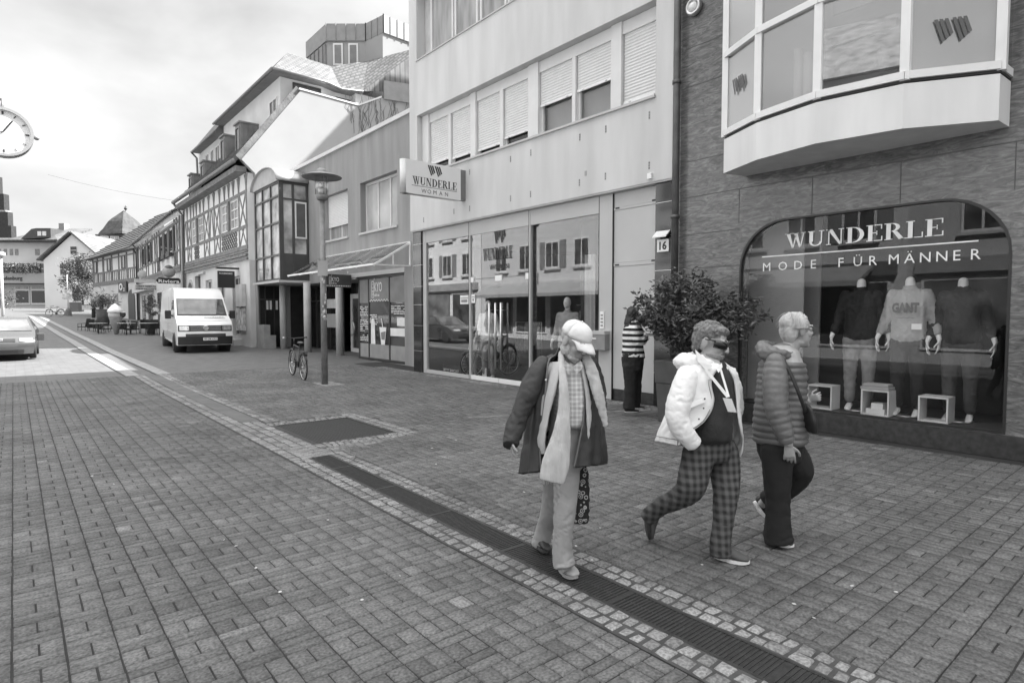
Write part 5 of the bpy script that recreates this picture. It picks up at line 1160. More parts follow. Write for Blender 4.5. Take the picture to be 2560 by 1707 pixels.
mb = MB(); v = RT; o_ = LP-FH*.1-RT*.1+EZ*2.62; mb.prism([o_, o_+RT*.24, o_+RT*.24+EZ*.36, o_+EZ*.36], -FH*.01); mb.build('number_board', mat('board_grey', .3, .6), t)
random.seed(9)
# clock hanging at the left edge
cz = PX(8, 330, 8.0); vdir = (cz-EYE).normalized(); cr_ = .32
t = thing('street_clock', cz, 'round white street clock with a dark rim hanging at the left edge of the street', 'clock')
h_ = Vector((vdir.x, vdir.y, 0)).normalized(); sx_ = h_.cross(EZ).normalized()
def disc(c, r, off, th, m, name, n=40, r2=None):
    mb = MB(); P = [c+off+sx_*r*math.cos(2*math.pi*k/n)+EZ*r*math.sin(2*math.pi*k/n) for k in range(n)]
    if r2 is None: mb.prism(P, h_*th)
    else:
        Q_ = [c+off+sx_*r2*math.cos(2*math.pi*k/n)+EZ*r2*math.sin(2*math.pi*k/n) for k in range(n)]; V_ = P+Q_+[p+h_*th for p in P+Q_]
        mb.add(V_, [f for k in range(n) for f in ((k, (k+1) % n, n+(k+1) % n, n+k), (2*n+k, 3*n+k, 3*n+(k+1) % n, 2*n+(k+1) % n), (k, 2*n+k, 2*n+(k+1) % n, (k+1) % n), (n+k, n+(k+1) % n, 3*n+(k+1) % n, 3*n+k))])
    return mb.build(name, m, t)
disc(cz, cr_-.015, h_*0, .12, lightm, 'clock_face'); disc(cz, cr_, -h_*.03, .18, mat('clock_rim', .32, .5, metal=.3), 'rim', r2=cr_-.035)
mb = MB()
for k in range(12): a = math.pi*k/6; d_ = sx_*math.cos(a)+EZ*math.sin(a); mb.beam(cz-h_*.006+d_*.23, cz-h_*.006+d_*.27, .02 if k % 3 == 0 else .01, .004, h_)
mb.build('hour_marks', blkp, t); mb = MB(); mb.beam(cz-h_*.01, cz-h_*.01+sx_*.1+EZ*.16, .018, .005, h_); mb.beam(cz-h_*.012, cz-h_*.012-sx_*.2-EZ*.06, .012, .005, h_); mb.build('hands', blkp, t)
MB().tube([cz+EZ*.3+h_*.06, cz+EZ*.45+h_*.06, cz-sx_*1.6+EZ*.5+h_*.06], .03, 8).build('bracket_arm', mat('clock_rim', .32), t)
mb = MB(); mb.sph(cz+sx_*(cr_+.03)+h_*.06, .035); mb.build('side_knob', mat('clock_rim', .32), t)
# cables over the street
for (a, b, lab) in (((-.4, 46, 9.8), (8.3, 44, 8.6), 'thin cable strung high across the street to the half-timbered house'),):
    a, b = PX(120, 437, 38), Vector((8.1, 42.3, 8.7)); mb = MB(); mb.tube([a.lerp(b, k/12)-EZ*.5*math.sin(math.pi*k/12)*.3 for k in range(13)], .006, 5); tag(mb.build('overhead_cable', blkp), lab, 'cable')
# signs along the far houses
def street_sign(name, label, u0, u1, v0, v1, x, m, txt=None, tm_=None, cat='sign', hexa=False):
    p = WX((u0+u1)/2, (v0+v1)/2, x); d = (p-EYE).dot(FW); w_ = (u1-u0)/FPX*d; h = (v1-v0)/FPX*d
    t = thing(name, p, label, cat); o = p-Vector((w_/2*0, 0, 0)); e = Vector((1, 0, 0)); s = w_/max(.2, RT.dot(e))
    a = p-e*s/2-EZ*h/2; P = [a, a+e*s, a+e*s+EZ*h, a+EZ*h]
    if hexa: P = [a-e*.04*s+EZ*h*.5, a+e*.08*s, a+e*s*.92, a+e*s*1.04+EZ*h*.5, a+e*s*.92+EZ*h, a+e*.08*s+EZ*h]
    MB().prism(P, (0, .12, 0)).build('sign_board', m, t)
    if txt:
        mb = MB(); k = len(txt)
        for i, tx in enumerate(txt): text(mb, tx, a+e*s*.07+EZ*h*(1-(i+.85)/k)-Vector((0, .01, 0)), e, EZ, s*.86, h/k*.55, .02, .01)
        mb.build('sign_lettering', tm_, t)
    return t
street_sign('shop_sign', 'pale two-line fruit and vegetable shop sign between the half-timbered houses', 347, 386, 712, 725, 8.0, mat('case_grey', .5), ['OBST GEMÜSE', 'FEINKOST'], mat('letter_dark', .06))
street_sign('fascia_board', 'blank pale board above the fruit and vegetable sign', 347, 388, 698, 707, 8.05, mat('case_grey', .5))
street_sign('ice_cafe_sign', 'dark hexagonal sign with white script lettering above the white van', 402, 443, 694.5, 709, 7.6, blkp, ['Riviera'], print_w, hexa=True)
p = WX(422, 680, 7.65); t = thing('ice_ball_sign', p, 'round grey ice-cream ball sign with a dark cap on top of the hexagonal sign', 'sign'); rb_ = 15*(p-EYE).dot(FW)/FPX; MB().ell(p, ((rb_, 0, 0), (0, .3, 0), (0, 0, rb_*.95))).build('ball', mat('ball_grey', .32, .6), t); MB().ell(p+EZ*rb_*.65, ((rb_*.65, 0, 0), (0, .25, 0), (0, 0, rb_*.5))).build('cap', mat('cap_dark', .1, .6), t)
p = WX(356, 686, 8.2); t = thing('round_sign', p, 'plain pale round sign on the wall left of the ice-cream ball', 'sign'); mb = MB(); mb.lathe((p.x, p.y, p.z), [(.01, 0), (.33, 0), (.33, .1), (.01, .1)], 28, 'y'); mb.build('disc', mat('disc_grey', .48, .6), t)
# banner post, utility box, low wall, far lamp post
p = VF(62)(Vector((lu(172, 62), 0, 0))); zb = lz(803, 62)
t = thing('banner_post', (p.x, p.y, zb), 'slim post with a white poster panel and a dark spreading foot on the far pavement', 'sign post')
MB().cyl((p.x, p.y, zb), (p.x, p.y, zb+4.8), .05, 8).build('post', steel, t); o_ = p+EZ*(zb+2.25)-RT*.5-FH*.06; MB().prism([o_, o_+RT*1.0, o_+RT*1.0+EZ*1.0, o_+EZ*1.0], -FH*.03).build('poster_panel', mat('poster_print', .55), t)
mb = MB(); mb.lathe((p.x, p.y, zb), [(.55, 0), (.35, .5), (.25, 1.1), (.06, 1.4)], 6); mb.build('foot_cover', mat('cap_dark', .1), t)
p = VF(66)(Vector((lu(187, 66), 0, 0))); zb = lz(779, 66)
t = thing('utility_box', (p.x, p.y, zb), 'grey utility cabinet on the far pavement beside the poster post', 'utility box'); mb = MB(VF(66)); mb.box(lu(175, 66), lu(198, 66), 0, .5, zb, lz(757, 66)); mb.build('cabinet', mat('cabinet_grey', .16, .7), t); MB(VF(66)).box(lu(174.5, 66), lu(198.5, 66), -.05, .55, lz(757, 66), lz(756, 66)).build('lid', mat('cabinet_grey', .16), t)
t = thing('low_wall', VF(70)(Vector((lu(214, 70), 0, 2))), 'low pale wall with a dark coping line behind the far chairs', 'wall'); MB(VF(70)).box(lu(198, 70), lu(235, 70), 0, .3, lz(775, 70), lz(762.5, 70)).build('wall_body', far_w, t); MB(VF(70)).box(lu(198, 70), lu(235, 70), -.03, .33, lz(762.4, 70), lz(761.4, 70)).build('coping', blkp, t)
p = VF(34)(Vector((lu(9, 34), 0, 0)))
t = thing('lamp_post', (p.x, p.y, gz(p.y)), 'pale straight lamp post at the far left edge', 'lamp post'); MB().cyl((p.x, p.y, gz(p.y)), (p.x, p.y, 4.9), .07, 12).build('post', mat('pale_post', .5, .5), t); mb = MB(); mb.lathe((p.x, p.y, 0), [(.02, 5.2), (.2, 5.15), (.22, 4.95), (.08, 4.9)], 14); mb.build('lamp_head', mat('pale_post', .5), t)
p = VF(40)(Vector((lu(6, 40), 0, 0)))
t = thing('potted_plant', (p.x, p.y, gz(p.y)), 'dark potted bush at the foot of the lamp post, at the left edge', 'plant'); tub(t, Vector((p.x, p.y, 0)), .35, .4, gz(p.y), gz(p.y)+.7, plm, 'pot'); mb = MB(); leaves(mb, [Vector((p.x, p.y, gz(p.y)+1.9))+Vector((random.gauss(0, .4), random.gauss(0, .4), random.gauss(0, .28))) for _ in range(700)], .14); mb.build('foliage', leafm, t, fix=False); MB().cyl((p.x, p.y, gz(p.y)+.6), (p.x, p.y, gz(p.y)+1.8), .03, 6).build('stem', bark, t)
# ------------------------------------------------------------------ opposite side of the street, seen only in the shop windows
ops = [(-8, 7.5, 9.5, .45, 'pale house across the street, first from the camera'), (7.5, 19.5, 11, .55, 'white house with a cloth awning on the far side of the street'),
       (19.6, 33, 8.5, .55, 'pale house with balcony on the far side of the street'), (33.1, 47, 10, .66, 'white house with tall windows on the far side of the street'), (47.1, 62, 9, .5, 'grey house across the street, farthest of its row')]
for i, (a, b, h, g_, lab) in enumerate(ops):
    X_ = -6.3; t = thing('opposite_house', (X_, (a+b)/2, 0), lab, 'house'); om_ = mat('opposite_render_%s' % ('abcde'[i]), g_, .9, var=.05)
    mb = MB(); mb.box(X_-8, X_, a, b, -.2, h+gz(a)); mb.build('wall', om_, t)
    MB().prism([(X_+.3, a, h+gz(a)), (X_-8, a, h+gz(a)), (X_-4, a, h+3.4)], (0, b-a, 0)).build('roof', tile2, t)
    mb = MB(); 
    n = max(2, int((b-a)/3))
    for k in range(n):
        y_ = a+.5+k*(b-a-.6)/n; y2 = y_+(b-a-.6)/n-.35; fr_ = MB().box(X_+.001, X_+.06, y_, y2, .45+gz(a), 2.95+gz(a)).build('shop_window', (white, alud)[k % 2], t)
        MB().box(X_+.061, X_+.07, y_+.1, y2-.1, .55+gz(a), 2.85+gz(a)).build('pane', mat('opposite_pane_%d' % (k % 3), (.06, .16, .1)[k % 3], .2, var=.7, vs=1.2, bump=0), fr_)
    MB().box(X_+.001, X_+.25, a+.3, b-.3, 3.1+gz(a), 3.6+gz(a)).build('fascia', mat('opposite_fascia_%d' % (i % 3), (.3, .12, .5)[i % 3], .6), t)
    n = int((b-a)/2.4)
    for k in range(n):
        for z in (4.4, 7.0):
            if z+1.6 > h: continue
            y = a+1+k*(b-a-1.4)/n; f = MB().box(X_+.001, X_+.08, y, y+1.2, z, z+1.6).build('window', white, t)
            for s_ in (.09, .64): MB().box(X_+.081, X_+.09, y+s_, y+s_+.47, z+.1, z+1.5).build('pane', mat('opposite_window_pane', .09, .1, var=.6, vs=2, bump=0), f)
            MB().box(X_+.001, X_+.14, y-.1, y+1.3, z-.1, z-.001).build('sill', alu, t)
            if (i+k) % 3 == 1:
                for s_ in (-.52, 1.22): MB().box(X_+.001, X_+.05, y+s_, y+s_+.5, z, z+1.6).build('shutter', mat('opposite_shutter', .2, .7), t)
    if i in (1, 2): MB().prism([(X_, a+1, 3.6), (X_+1.6, a+1, 2.9), (X_+1.6, a+1, 2.7), (X_, a+1, 3.5)], (0, b-a-2, 0)).build('awning', mat('awning_cloth', .3, .9), t)
# ================================================================== VEHICLES
def shell(mb, prof, hw, slices, scale_z, plan, closed=True):
    """side silhouette (y,z) swept across the width; scale_z(z) narrows the cabin, plan(t,y) bends the nose"""
    rows = []
    for t in slices:
        rows.append([Vector((hw*t*scale_z(z), y+plan(abs(t), y), z)) for y, z in prof]+[Vector((hw*t*scale_z(prof[0][1]), prof[0][0]+plan(abs(t), prof[0][0]), prof[0][1]))])
    mb.grid(rows, True)
    k = len(prof)
    for r, fl in ((rows[0], 1), (rows[-1], -1)):
        mb.add(r[:-1], [tuple(range(k))[::fl]])
def wheel(root, c, r, w, hub):
    rub = mat('tyre_rubber', .02, .8, bump=.1); x, y, z = c; s = 1 if x > 0 else -1
    mb = MB(); mb.lathe((x, y, z), [(r*.62, -w/2), (r*.94, -w/2), (r, -w*.35), (r, w*.35), (r*.94, w/2), (r*.62, w/2)], 28, 'x'); wh = mb.build('wheel', rub, root)
    mb = MB(); mb.lathe((x, y, z), [(.05, s*w*.45), (r*.3, s*w*.44), (r*.55, s*w*.36), (r*.64, s*w*.46), (r*.64, -s*w*.1)], 24, 'x')
    for k in range(6): a = math.pi*k/3; mb.beam((x+s*w*.44, y, z), (x+s*w*.44, y+math.cos(a)*r*.6, z+math.sin(a)*r*.6), .05, .02, (1, 0, 0))
    mb.build('rim', hub, wh); return wh
def mirror_(root, p, sx, m, g):
    mb = MB(); mb.box(p[0]-.11, p[0]+.11, p[1]-.05, p[1]+.06, p[2]-.17, p[2]+.17); mb.beam(Vector(p), Vector(p)-Vector((sx*.2, -.02, .05)), .05, .05); q = mb.build('wing_mirror', m, root, mods=[('BEVEL', {'width': .04, 'segments': 3})]); return q
vanw = mat('van_white_paint', .78, .25, var=.03, bump=0, coat=.4); plast = mat('black_bumper', .025, .5, bump=.05); scr = mat('vehicle_glass', .10, .03, var=.7, vs=1.4, bump=0, spec=1.0)
lampm = mat('headlight_glass', .6, .08, metal=.6, var=.4, vs=30, bump=0); vlow = mat('van_grey_side', .3, .5)
V = thing('delivery_van', (0, 0, 0), 'white high-roofed delivery van parked facing the camera before the half-timbered houses', 'van')
VP = [(-.02, .28), (-.05, .62), (.0, .82), (.02, 1.08), (.2, 1.26), (.72, 1.46), (1.42, 2.2), (1.75, 2.52), (2.2, 2.66), (3.2, 2.7), (6.85, 2.66), (7.0, 2.45), (7.05, 1.2), (7.0, .45), (4.0, .40), (.9, .30)]
scz = lambda z: 1-.13*max(0, (z-1.15)/1.55)**1.4; pl = lambda t, y: (.02*t+.18*max(0, t-.55)**1.3*2.2)*(1 if y < 1.9 else max(0, 1-(y-1.9))) if y < 2.9 else 0
mb = MB(); shell(mb, VP, 1.02, [-1, -.93, -.8, -.6, -.3, 0, .3, .6, .8, .93, 1], scz, pl); mb.build('body', vanw, V, mods=[('BEVEL', {'width': .03, 'segments': 2, 'limit_method': 'ANGLE', 'angle_limit': R(50)})])
def vp(x, i, f, off=.012):
    """point on the nose: profile segment i, fraction f, x as fraction of the half width"""
    (y0, z0), (y1, z1) = VP[i], VP[i+1]; y = y0+(y1-y0)*f; z = z0+(z1-z0)*f; t = abs(x)
    return Vector((1.02*x*scz(z), y+pl(t, y)-off, z+off*.8))
def nose(name, m, x0, x1, i, f0, f1, off=.012, n=8, x0b=None, x1b=None, th=.01, par=None):
    rows = [[vp(x0+(x1-x0)*k/n, i, f0, off) for k in range(n+1)], [vp((x0b if x0b is not None else x0)+((x1b if x1b is not None else x1)-(x0b if x0b is not None else x0))*k/n, i, f1, off) for k in range(n+1)]]
    mb = MB(); mb.grid(rows, False); return mb.build(name, m, par or V, mods=[('SOLIDIFY', {'thickness': th})])
wsf = nose('windshield_seal', blkp, -.93, .93, 5, .03, .97); nose('windshield', scr, -.9, .9, 5, .07, .93, .024)
nose('bumper', plast, -.985, .985, 0, .0, 1, .02); nose('bumper_upper', plast, -.72, .72, 1, .0, .55, .02)
nose('grille', plast, -.55, .55, 2, .1, .95, .014); 
for f in (.3, .62): nose('grille_bar', steel, -.55, .55, 2, f, f+.07, .02)
for s in (-1, 1): nose('headlight_housing', plast, s*.55, s*.97, 2, .05, .98, .012, 5); nose('headlight', lampm, s*.6, s*.93, 2, .15, .85, .024, 5)
c = vp(0, 2, .5, .035); mb = MB(); mb.lathe(c, [(.075, 0), (.105, -.01), (.105, .02), (.075, .02)], 24, 'y')
for a, b in (((-.06, .06), (-.02, -.05)), ((-.02, -.05), (0, 0)), ((0, 0), (.02, -.05)), ((.02, -.05), (.06, .06)), ((-.03, .08), (0, .02)), ((0, .02), (.03, .08))): mb.beam(c+Vector((a[0], -.012, a[1])), c+Vector((b[0], -.012, b[1])), .014, .01, (0, 1, 0))
mb.build('round_emblem', steel, V)
a = vp(-.0, 0, .62, .05); P_ = MB().box(a.x-.12, a.x+.4, a.y-.01, a.y+.01, a.z-.055, a.z+.055).build('number_plate', lightm, V)
mb = MB(); text(mb, 'HP DM 6303', (a.x-.09, a.y-.012, a.z-.03), (1,0,0), EZ, .46, .07, .01, .003); mb.build('plate_lettering', blkp, P_)
mb = MB(); q = vp(0, 4, .62, .02); dirz = (vp(0, 4, 1)-vp(0, 4, 0)).normalized(); text(mb, 'Christoffel', q-Vector((-.02, 0, 0)), (1,0,0), dirz, .75, .1, 0, .004); o_ = vp(0, 4, .45, .02); mb.prism([o_+Vector((0, 0, 0)), o_+Vector((.8, 0, 0)), o_+Vector((.8, 0, 0))+dirz*.035, o_+dirz*.035], (0, -.002, .004)); mb.build('bonnet_lettering', mat('letter_mid', .2, .5), V)
mb = MB(); 
for i in (0,): mb.grid([[vp(-.97+1.94*k/10, 4, .0, .004) for k in range(11)], [vp(-.97+1.94*k/10, 4, .03, .004) for k in range(11)]], False)
mb.build('bonnet_seam', blkp, V)
for s in (-1, 1):
    xs = lambda z: s*(1.02*scz(z)+.006)
    def sidep(pts, m, name, th=.012):
        mb = MB(); mb.prism([(xs(z), y, z) for y, z in pts], (s*th, 0, 0)); return mb.build(name, m, V)
    sidep([(1.15, 1.42), (2.2, 1.42), (2.2, 2.12), (1.62, 2.12)], scr, 'side_window'); sidep([(1.6, .5), (5.0, .5), (5.0, .78), (1.6, .78)], vlow, 'side_rubbing_panel'); sidep([(1.0, 1.18), (6.9, 1.18), (6.9, 1.2), (1.0, 1.2)], vlow, 'swage_line', .006)
    for y in (2.3, 3.7): sidep([(y, .5), (y+.015, .5), (y+.015, 2.3), (y, 2.3)], blkp, 'door_seam', .004)
    for y in (1.12, 5.3): 
        mb = MB(); mb.lathe((s*.82, y, .36), [(.05, -.2*s), (.43, -.2*s), (.43, .215*s), (.38, .217*s)], 24, 'x'); mb.build('wheel_arch', plast, V); wheel(V, (s*.95, y, .345), .345, .24, steel)
    mirror_(V, (s*1.22, 1.25, 1.52), s, plast, scr)
MB().sph((-.02, 1.9, 2.52), .03).build('roof_marker', blkp, V)
V.location = (6.02, 26.75, .08); V.rotation_euler = (0, 0, R(-4.5)); V.location.z = gz(28)-.0
# ---- silver saloon
silver = mat('car_silver_paint', .11, .25, metal=.55, var=.05, bump=0, coat=.6)
CP = [(.02, .2), (-.03, .42), (.0, .6), (.1, .72), (.5, .83), (1.15, .95), (1.95, 1.38), (2.4, 1.46), (3.0, 1.45), (3.7, 1.2), (4.3, 1.02), (4.5, .9), (4.52, .4), (4.4, .22), (2.0, .2)]
cz_ = lambda z: 1-.28*max(0, (z-.9)/.56)**1.2 if z > .9 else 1-.06*max(0, (.5-z)/.3); cpl = lambda t, y: (.35*max(0, t-.45)**1.6*1.6)*(max(0, 1-y/1.6)) if y < 1.6 else 0
CR = thing('saloon_car', (0, 0, 0), 'silver car driving towards the camera through the sunlit patch at the left edge', 'car')
mb = MB(); shell(mb, CP, .89, [-1, -.95, -.82, -.6, -.3, 0, .3, .6, .82, .95, 1], cz_, cpl); mb.build('body', silver, CR, mods=[('BEVEL', {'width': .03, 'segments': 2, 'limit_method': 'ANGLE', 'angle_limit': R(45)})])
def cp(x, i, f, off=.012):
    (y0, z0), (y1, z1) = CP[i], CP[i+1]; y = y0+(y1-y0)*f; z = z0+(z1-z0)*f
    return Vector((.89*x*cz_(z), y+cpl(abs(x), y)-off, z+off*.8))
def cnose(name, m, x0, x1, i, f0, f1, off=.012, n=8, th=.01):
    mb = MB(); mb.grid([[cp(x0+(x1-x0)*k/n, i, f, off) for k in range(n+1)] for f in (f0, f1)], False); return mb.build(name, m, CR, mods=[('SOLIDIFY', {'thickness': th})])
cnose('windshield', scr, -.9, .9, 5, .04, .95); cnose('grille', plast, -.42, .42, 2, .15, .95); cnose('lower_intake', plast, -.7, .7, 0, .0, .6, .02)
for s in (-1, 1):
    cnose('headlight', lampm, s*.55, s*.92, 2, .2, 1.0, .02, 5); mirror_(CR, (s*1.02, 1.3, .98), s, silver, scr).scale = (1, 1, .75)
    mb = MB(); mb.prism([(s*(.89*cz_(z)+.004), y, z) for y, z in ((1.5, .98), (3.6, .98), (3.1, 1.36), (2.1, 1.38))], (s*.01, 0, 0)); mb.build('side_window', scr, CR)
    for y in (.85, 3.55): wheel(CR, (s*.8, y, .31), .31, .2, steel)
c = cp(0, 2, .55, .02); P_ = MB().box(-.26, .26, c.y-.05, c.y-.03, .36, .47).build('number_plate', lightm, CR)
mb = MB(); mb.lathe((0, c.y-.01, c.z), [(.03, 0), (.06, -.01), (.06, .01)], 16, 'y'); mb.build('round_emblem', steel, CR)
CR.location = (-.35, 26.35, gz(27)); CR.rotation_euler = (0, 0, R(-3))
# ================================================================== BICYCLES
def bicycle(label, group=None):
    t = thing('bicycle', (0, 0, 0), label, 'bicycle', group); tyre = mat('tyre_rubber', .02); fr = mat('bicycle_frame', .05, .3, metal=.3, var=.2, bump=0); rimm = steel
    for nm, y in (('front_wheel', .53), ('rear_wheel', -.53)):
        mb = MB(); n = 32
        ring_ = lambda r, m_: mb.tube([(0, y+r*math.cos(2*math.pi*k/n), .35+r*math.sin(2*math.pi*k/n)) for k in range(n+1)], m_, 8, False)
        ring_(.33, .02); wh = mb.build(nm, tyre, t)
        mb = MB(); ring_ = lambda r, m_: mb.tube([(0, y+r*math.cos(2*math.pi*k/n), .35+r*math.sin(2*math.pi*k/n)) for k in range(n+1)], m_, 6, False)
        ring_(.305, .009); mb.cyl((-.05, y, .35), (.05, y, .35), .02, 8); mb.build('rim', rimm, wh)
        mb = MB(); [mb.cyl((.02*(-1)**k, y, .35), (0, y+.3*math.cos(2*math.pi*k/18), .35+.3*math.sin(2*math.pi*k/18)), .0025, 4) for k in range(18)]; mb.build('spokes', rimm, wh)
        mb = MB(); a0 = R(20) if y < 0 else R(40); mb.tube([(0, y+.375*math.cos(a0+R(130)*k/8), .35+.375*math.sin(a0+R(130)*k/8)) for k in range(9)], .022, 6); mb.build('mudguard', fr, t)
    mb = MB(); BB = (0, -.08, .30); ST = (0, -.2, .82); HT = (0, .36, .86); HB = (0, .40, .68); FA = (0, .53, .35); RA = (0, -.53, .35)
    for a, b, r in ((BB, ST, .018), (BB, HB, .022), (ST, HT, .018), (HT, HB, .02)): mb.cyl(a, b, r, 8)
    for s in (-.05, .05): mb.tube([HB, (s, .46, .6), (s, .53, .35)], .012, 6); mb.tube([BB, (s, -.53, .35)], .01, 6); mb.tube([(0, -.17, .72), (s, -.53, .35)], .009, 6)
    mb.build('frame', fr, t)
    mb = MB(); mb.tube([HT, (0, .34, .98), (0, .38, 1.03)], .014, 8); mb.tube([(-.3, .26, 1.06), (-.22, .3, 1.05), (0, .38, 1.03), (.22, .3, 1.05), (.3, .26, 1.06)], .012, 8); mb.build('handlebar', fr, t)
    for s in (-1, 1): MB().cyl((s*.22, .3, 1.05), (s*.32, .25, 1.06), .018, 8).build('grip', rimm if s < 0 else tyre, t)
    mb = MB(); mb.ell((0, -.28, .97), ((.08, 0, 0), (0, .13, .0), (0, 0, .035))); mb.ell((0, -.14, .965), ((.03, 0, 0), (0, .1, 0), (0, 0, .025))); mb.cyl(ST, (0, -.23, .95), .013, 8); mb.build('saddle', mat('saddle_leather', .06, .5), t)
    mb = MB(); mb.lathe((.04, -.08, .30), [(.02, 0), (.1, 0), (.1, .006), (.02, .006)], 20, 'x'); mb.cyl((.05, -.08, .3), (.06, -.02, .15), .01, 6); mb.box(.06, .14, -.06, .03, .135, .16); mb.cyl((-.05, -.08, .3), (-.06, -.14, .45), .01, 6); mb.box(-.14, -.06, -.18, -.09, .44, .465); mb.build('crank_set', fr, t)
    mb = MB(); mb.box(-.06, .06, -.72, -.36, .75, .765); [mb.cyl((s*.05, -.7, .76), (s*.05, -.53, .36), .006, 5) for s in (-1, 1)]; mb.box(-.04, .04, -.75, -.725, .66, .72); mb.build('rear_rack', fr, t)
    return t
BK = bicycle('dark bicycle parked on its stand beside the street lamp, seen from behind')
p0, p1 = GZ(757, 945), GZ(716, 930); BK.location = (5.80, 15.95, 0); BK.rotation_euler = (R(3), 0, R(-5))
def put(o, loc, rz, label, kids_label=None): c = dup(o, loc, rz, label); return c
p = VF(60)(Vector((lu(139, 60), 0, 0))); put(BK, (p.x, p.y, lz(791, 60)), R(60), 'small dark bicycle parked on the far pavement near the poster post')
b3 = put(BK, (9.95, 12.9, .02), R(75), 'display bicycle behind the left shop window glass beside the pale mannequin')
# ================================================================== CAFE TERRACE: chairs, tables, ice-cream cone, pots, bin
cm = mat('rattan_black', .018, .6, var=.3, bump=.3, bs=60)
def chair(label, group):
    t = thing('terrace_chair', (0, 0, 0), label, 'chair', group)
    MB().box(-.23, .23, -.23, .23, .42, .47).build('seat', cm, t)
    MB().prism([(-.23, .21, .47), (.23, .21, .47), (.22, .32, .98), (-.22, .32, .98)], (0, .035, 0)).build('backrest', cm, t)
    for x in (-.21, .21):
        for y in (-.2, .21): MB().cyl((x, y, .43), (x*1.08, y*1.15, 0), .016, 8).build('leg', cm, t)
        MB().tube([(x*1.05, -.2, .44), (x*1.08, -.2, .66), (x*1.08, .25, .68)], .018, 8).build('armrest', cm, t)
    return t
CL = [(208, 834, 42, 100, 'lone dark terrace chair standing leftmost of the cafe seating, seen from its side'), (231, 836, 41.5, 20, 'dark chair with its back to the camera, second from the left'), (246, 838, 41, 200, 'dark chair in the left cluster behind the second chair'),
      (258, 841, 40, -30, 'dark chair just left of the ice-cream cone figure'), (272, 839, 41.5, 150, 'dark chair half hidden behind the left side of the ice-cream cone'), (311, 840, 40, 10, 'dark chair just right of the ice-cream cone figure'),
      (326, 842, 39.5, 170, 'dark chair in the middle of the right cluster, turned to the wall'), (338, 840, 40, -60, 'dark chair at the right end of the middle table'), (362, 838, 40, 30, 'dark chair left of the slim potted tree'), (378, 840, 39.5, 0, 'dark chair under the slim potted tree, back to the camera'), (391, 839, 39, 15, 'dark chair closest to the white van')]
ch0 = None
for u, v, dd, rz, lab in CL:
    d = dd*.93; p = VF(d)(Vector((lu(u, d), 0, 0))); z = lz(v, d)
    if ch0 is None: ch0 = chair(lab, 'dark chairs on the cafe terrace'); o = ch0
    else: o = dup(ch0, label=lab)
    o.location = (p.x, p.y, z); o.rotation_euler = (0, 0, R(rz)-YAW+math.pi)
tb0 = None
for u, v, dd, lab in ((246, 838, 39, 'small square terrace table left of the ice-cream cone'), (316, 838, 38.5, 'small square terrace table right of the ice-cream cone'), (372, 838, 38.5, 'small square terrace table beside the white van')):
    d = dd*.93; p = VF(d)(Vector((lu(u, d), 0, 0)))
    if tb0 is None:
        tb0 = thing('terrace_table', (0, 0, 0), lab, 'table', 'small tables on the cafe terrace'); MB().box(-.35, .35, -.35, .35, .71, .74).build('tabletop', mat('table_top_pale', .55, .3), tb0); MB().cyl((0, 0, .03), (0, 0, .71), .03, 10).build('pedestal', cm, tb0); MB().box(-.22, .22, -.22, .22, 0, .03).build('foot', cm, tb0); o = tb0
    else: o = dup(tb0, label=lab)
    o.location = (p.x, p.y, lz(v, d)); o.rotation_euler = (0, 0, R(20))
d = 36.0; p = VF(d)(Vector((lu(290, d), 0, 0))); zb = lz(845, d); k_ = 86/FPX*d
t = thing('ice_cream_figure', (p.x, p.y, zb), 'giant soft-ice cone figure standing on a flat foot among the terrace chairs', 'advertising figure')
cx, cy = p.x, p.y
waf = tex_mat('waffle_cone', 'brick', .42, .2, 1, bump=.8, mortar=.15, bw=.09, rh=.09, off=0, dist=.03, rot=(0, R(45), 0)); ice = mat('soft_ice_white', .82, .4, bump=0); ball = mat('ice_ball_grey', .5, .5, bump=.2)
mb = MB(); mb.lathe((cx, cy, zb), [(.03, .06), (.06, .08), (.37, k_*.62), (.36, k_*.63)], 24); mb.build('waffle_cone', waf, t)
mb = MB(); mb.sph((cx-.05, cy, zb+k_*.68), .34, 20, 12); mb.build('ice_ball', ball, t)
mb = MB(); mb.sph((cx+.3, cy-.05, zb+k_*.69), .22, 16, 10); mb.build('dark_ice_ball', mat('chocolate_ball', .04, .5), t)
mb = MB(); mb.lathe((cx-.02, cy-.02, zb), [(.38, k_*.74), (.42, k_*.78), (.36, k_*.84), (.27, k_*.89), (.2, k_*.93), (.08, k_*.98), (.01, k_)], 20); mb.ell((cx+.25, cy-.1, zb+k_*.76), ((.24, 0, -.05), (0, .2, 0), (.02, 0, .07))); mb.build('soft_ice_swirl', ice, t)
mb = MB(); mb.lathe((cx, cy, zb), [(.02, 0), (.55, 0), (.55, .06), (.02, .06)], 24); mb.build('foot_plate', mat('foot_plate', .4, .6), t)
d = 46; p = VF(d)(Vector((lu(259, d), 0, 0))); zb = lz(812, d)
t = thing('palm_planter', (p.x, p.y, zb), 'big black planter with a bushy dark palm behind the ice-cream cone', 'planter')
mb = MB(); mb.lathe((p.x, p.y, zb), [(.38, 0), (.5, 1.2), (.46, 1.2), (.4, 1.1)], 16); mb.build('pot', plm, t)
mb = MB(); leaves(mb, [Vector((p.x, p.y, zb+1.75))+Vector((random.gauss(0, .42), random.gauss(0, .42), random.gauss(0, .26))) for _ in range(900)], .26, asp=.2); mb.build('fronds', leafm, t, fix=False)
d = 37; p = VF(d)(Vector((lu(377, d), 0, 0))); zb = lz(836, d)
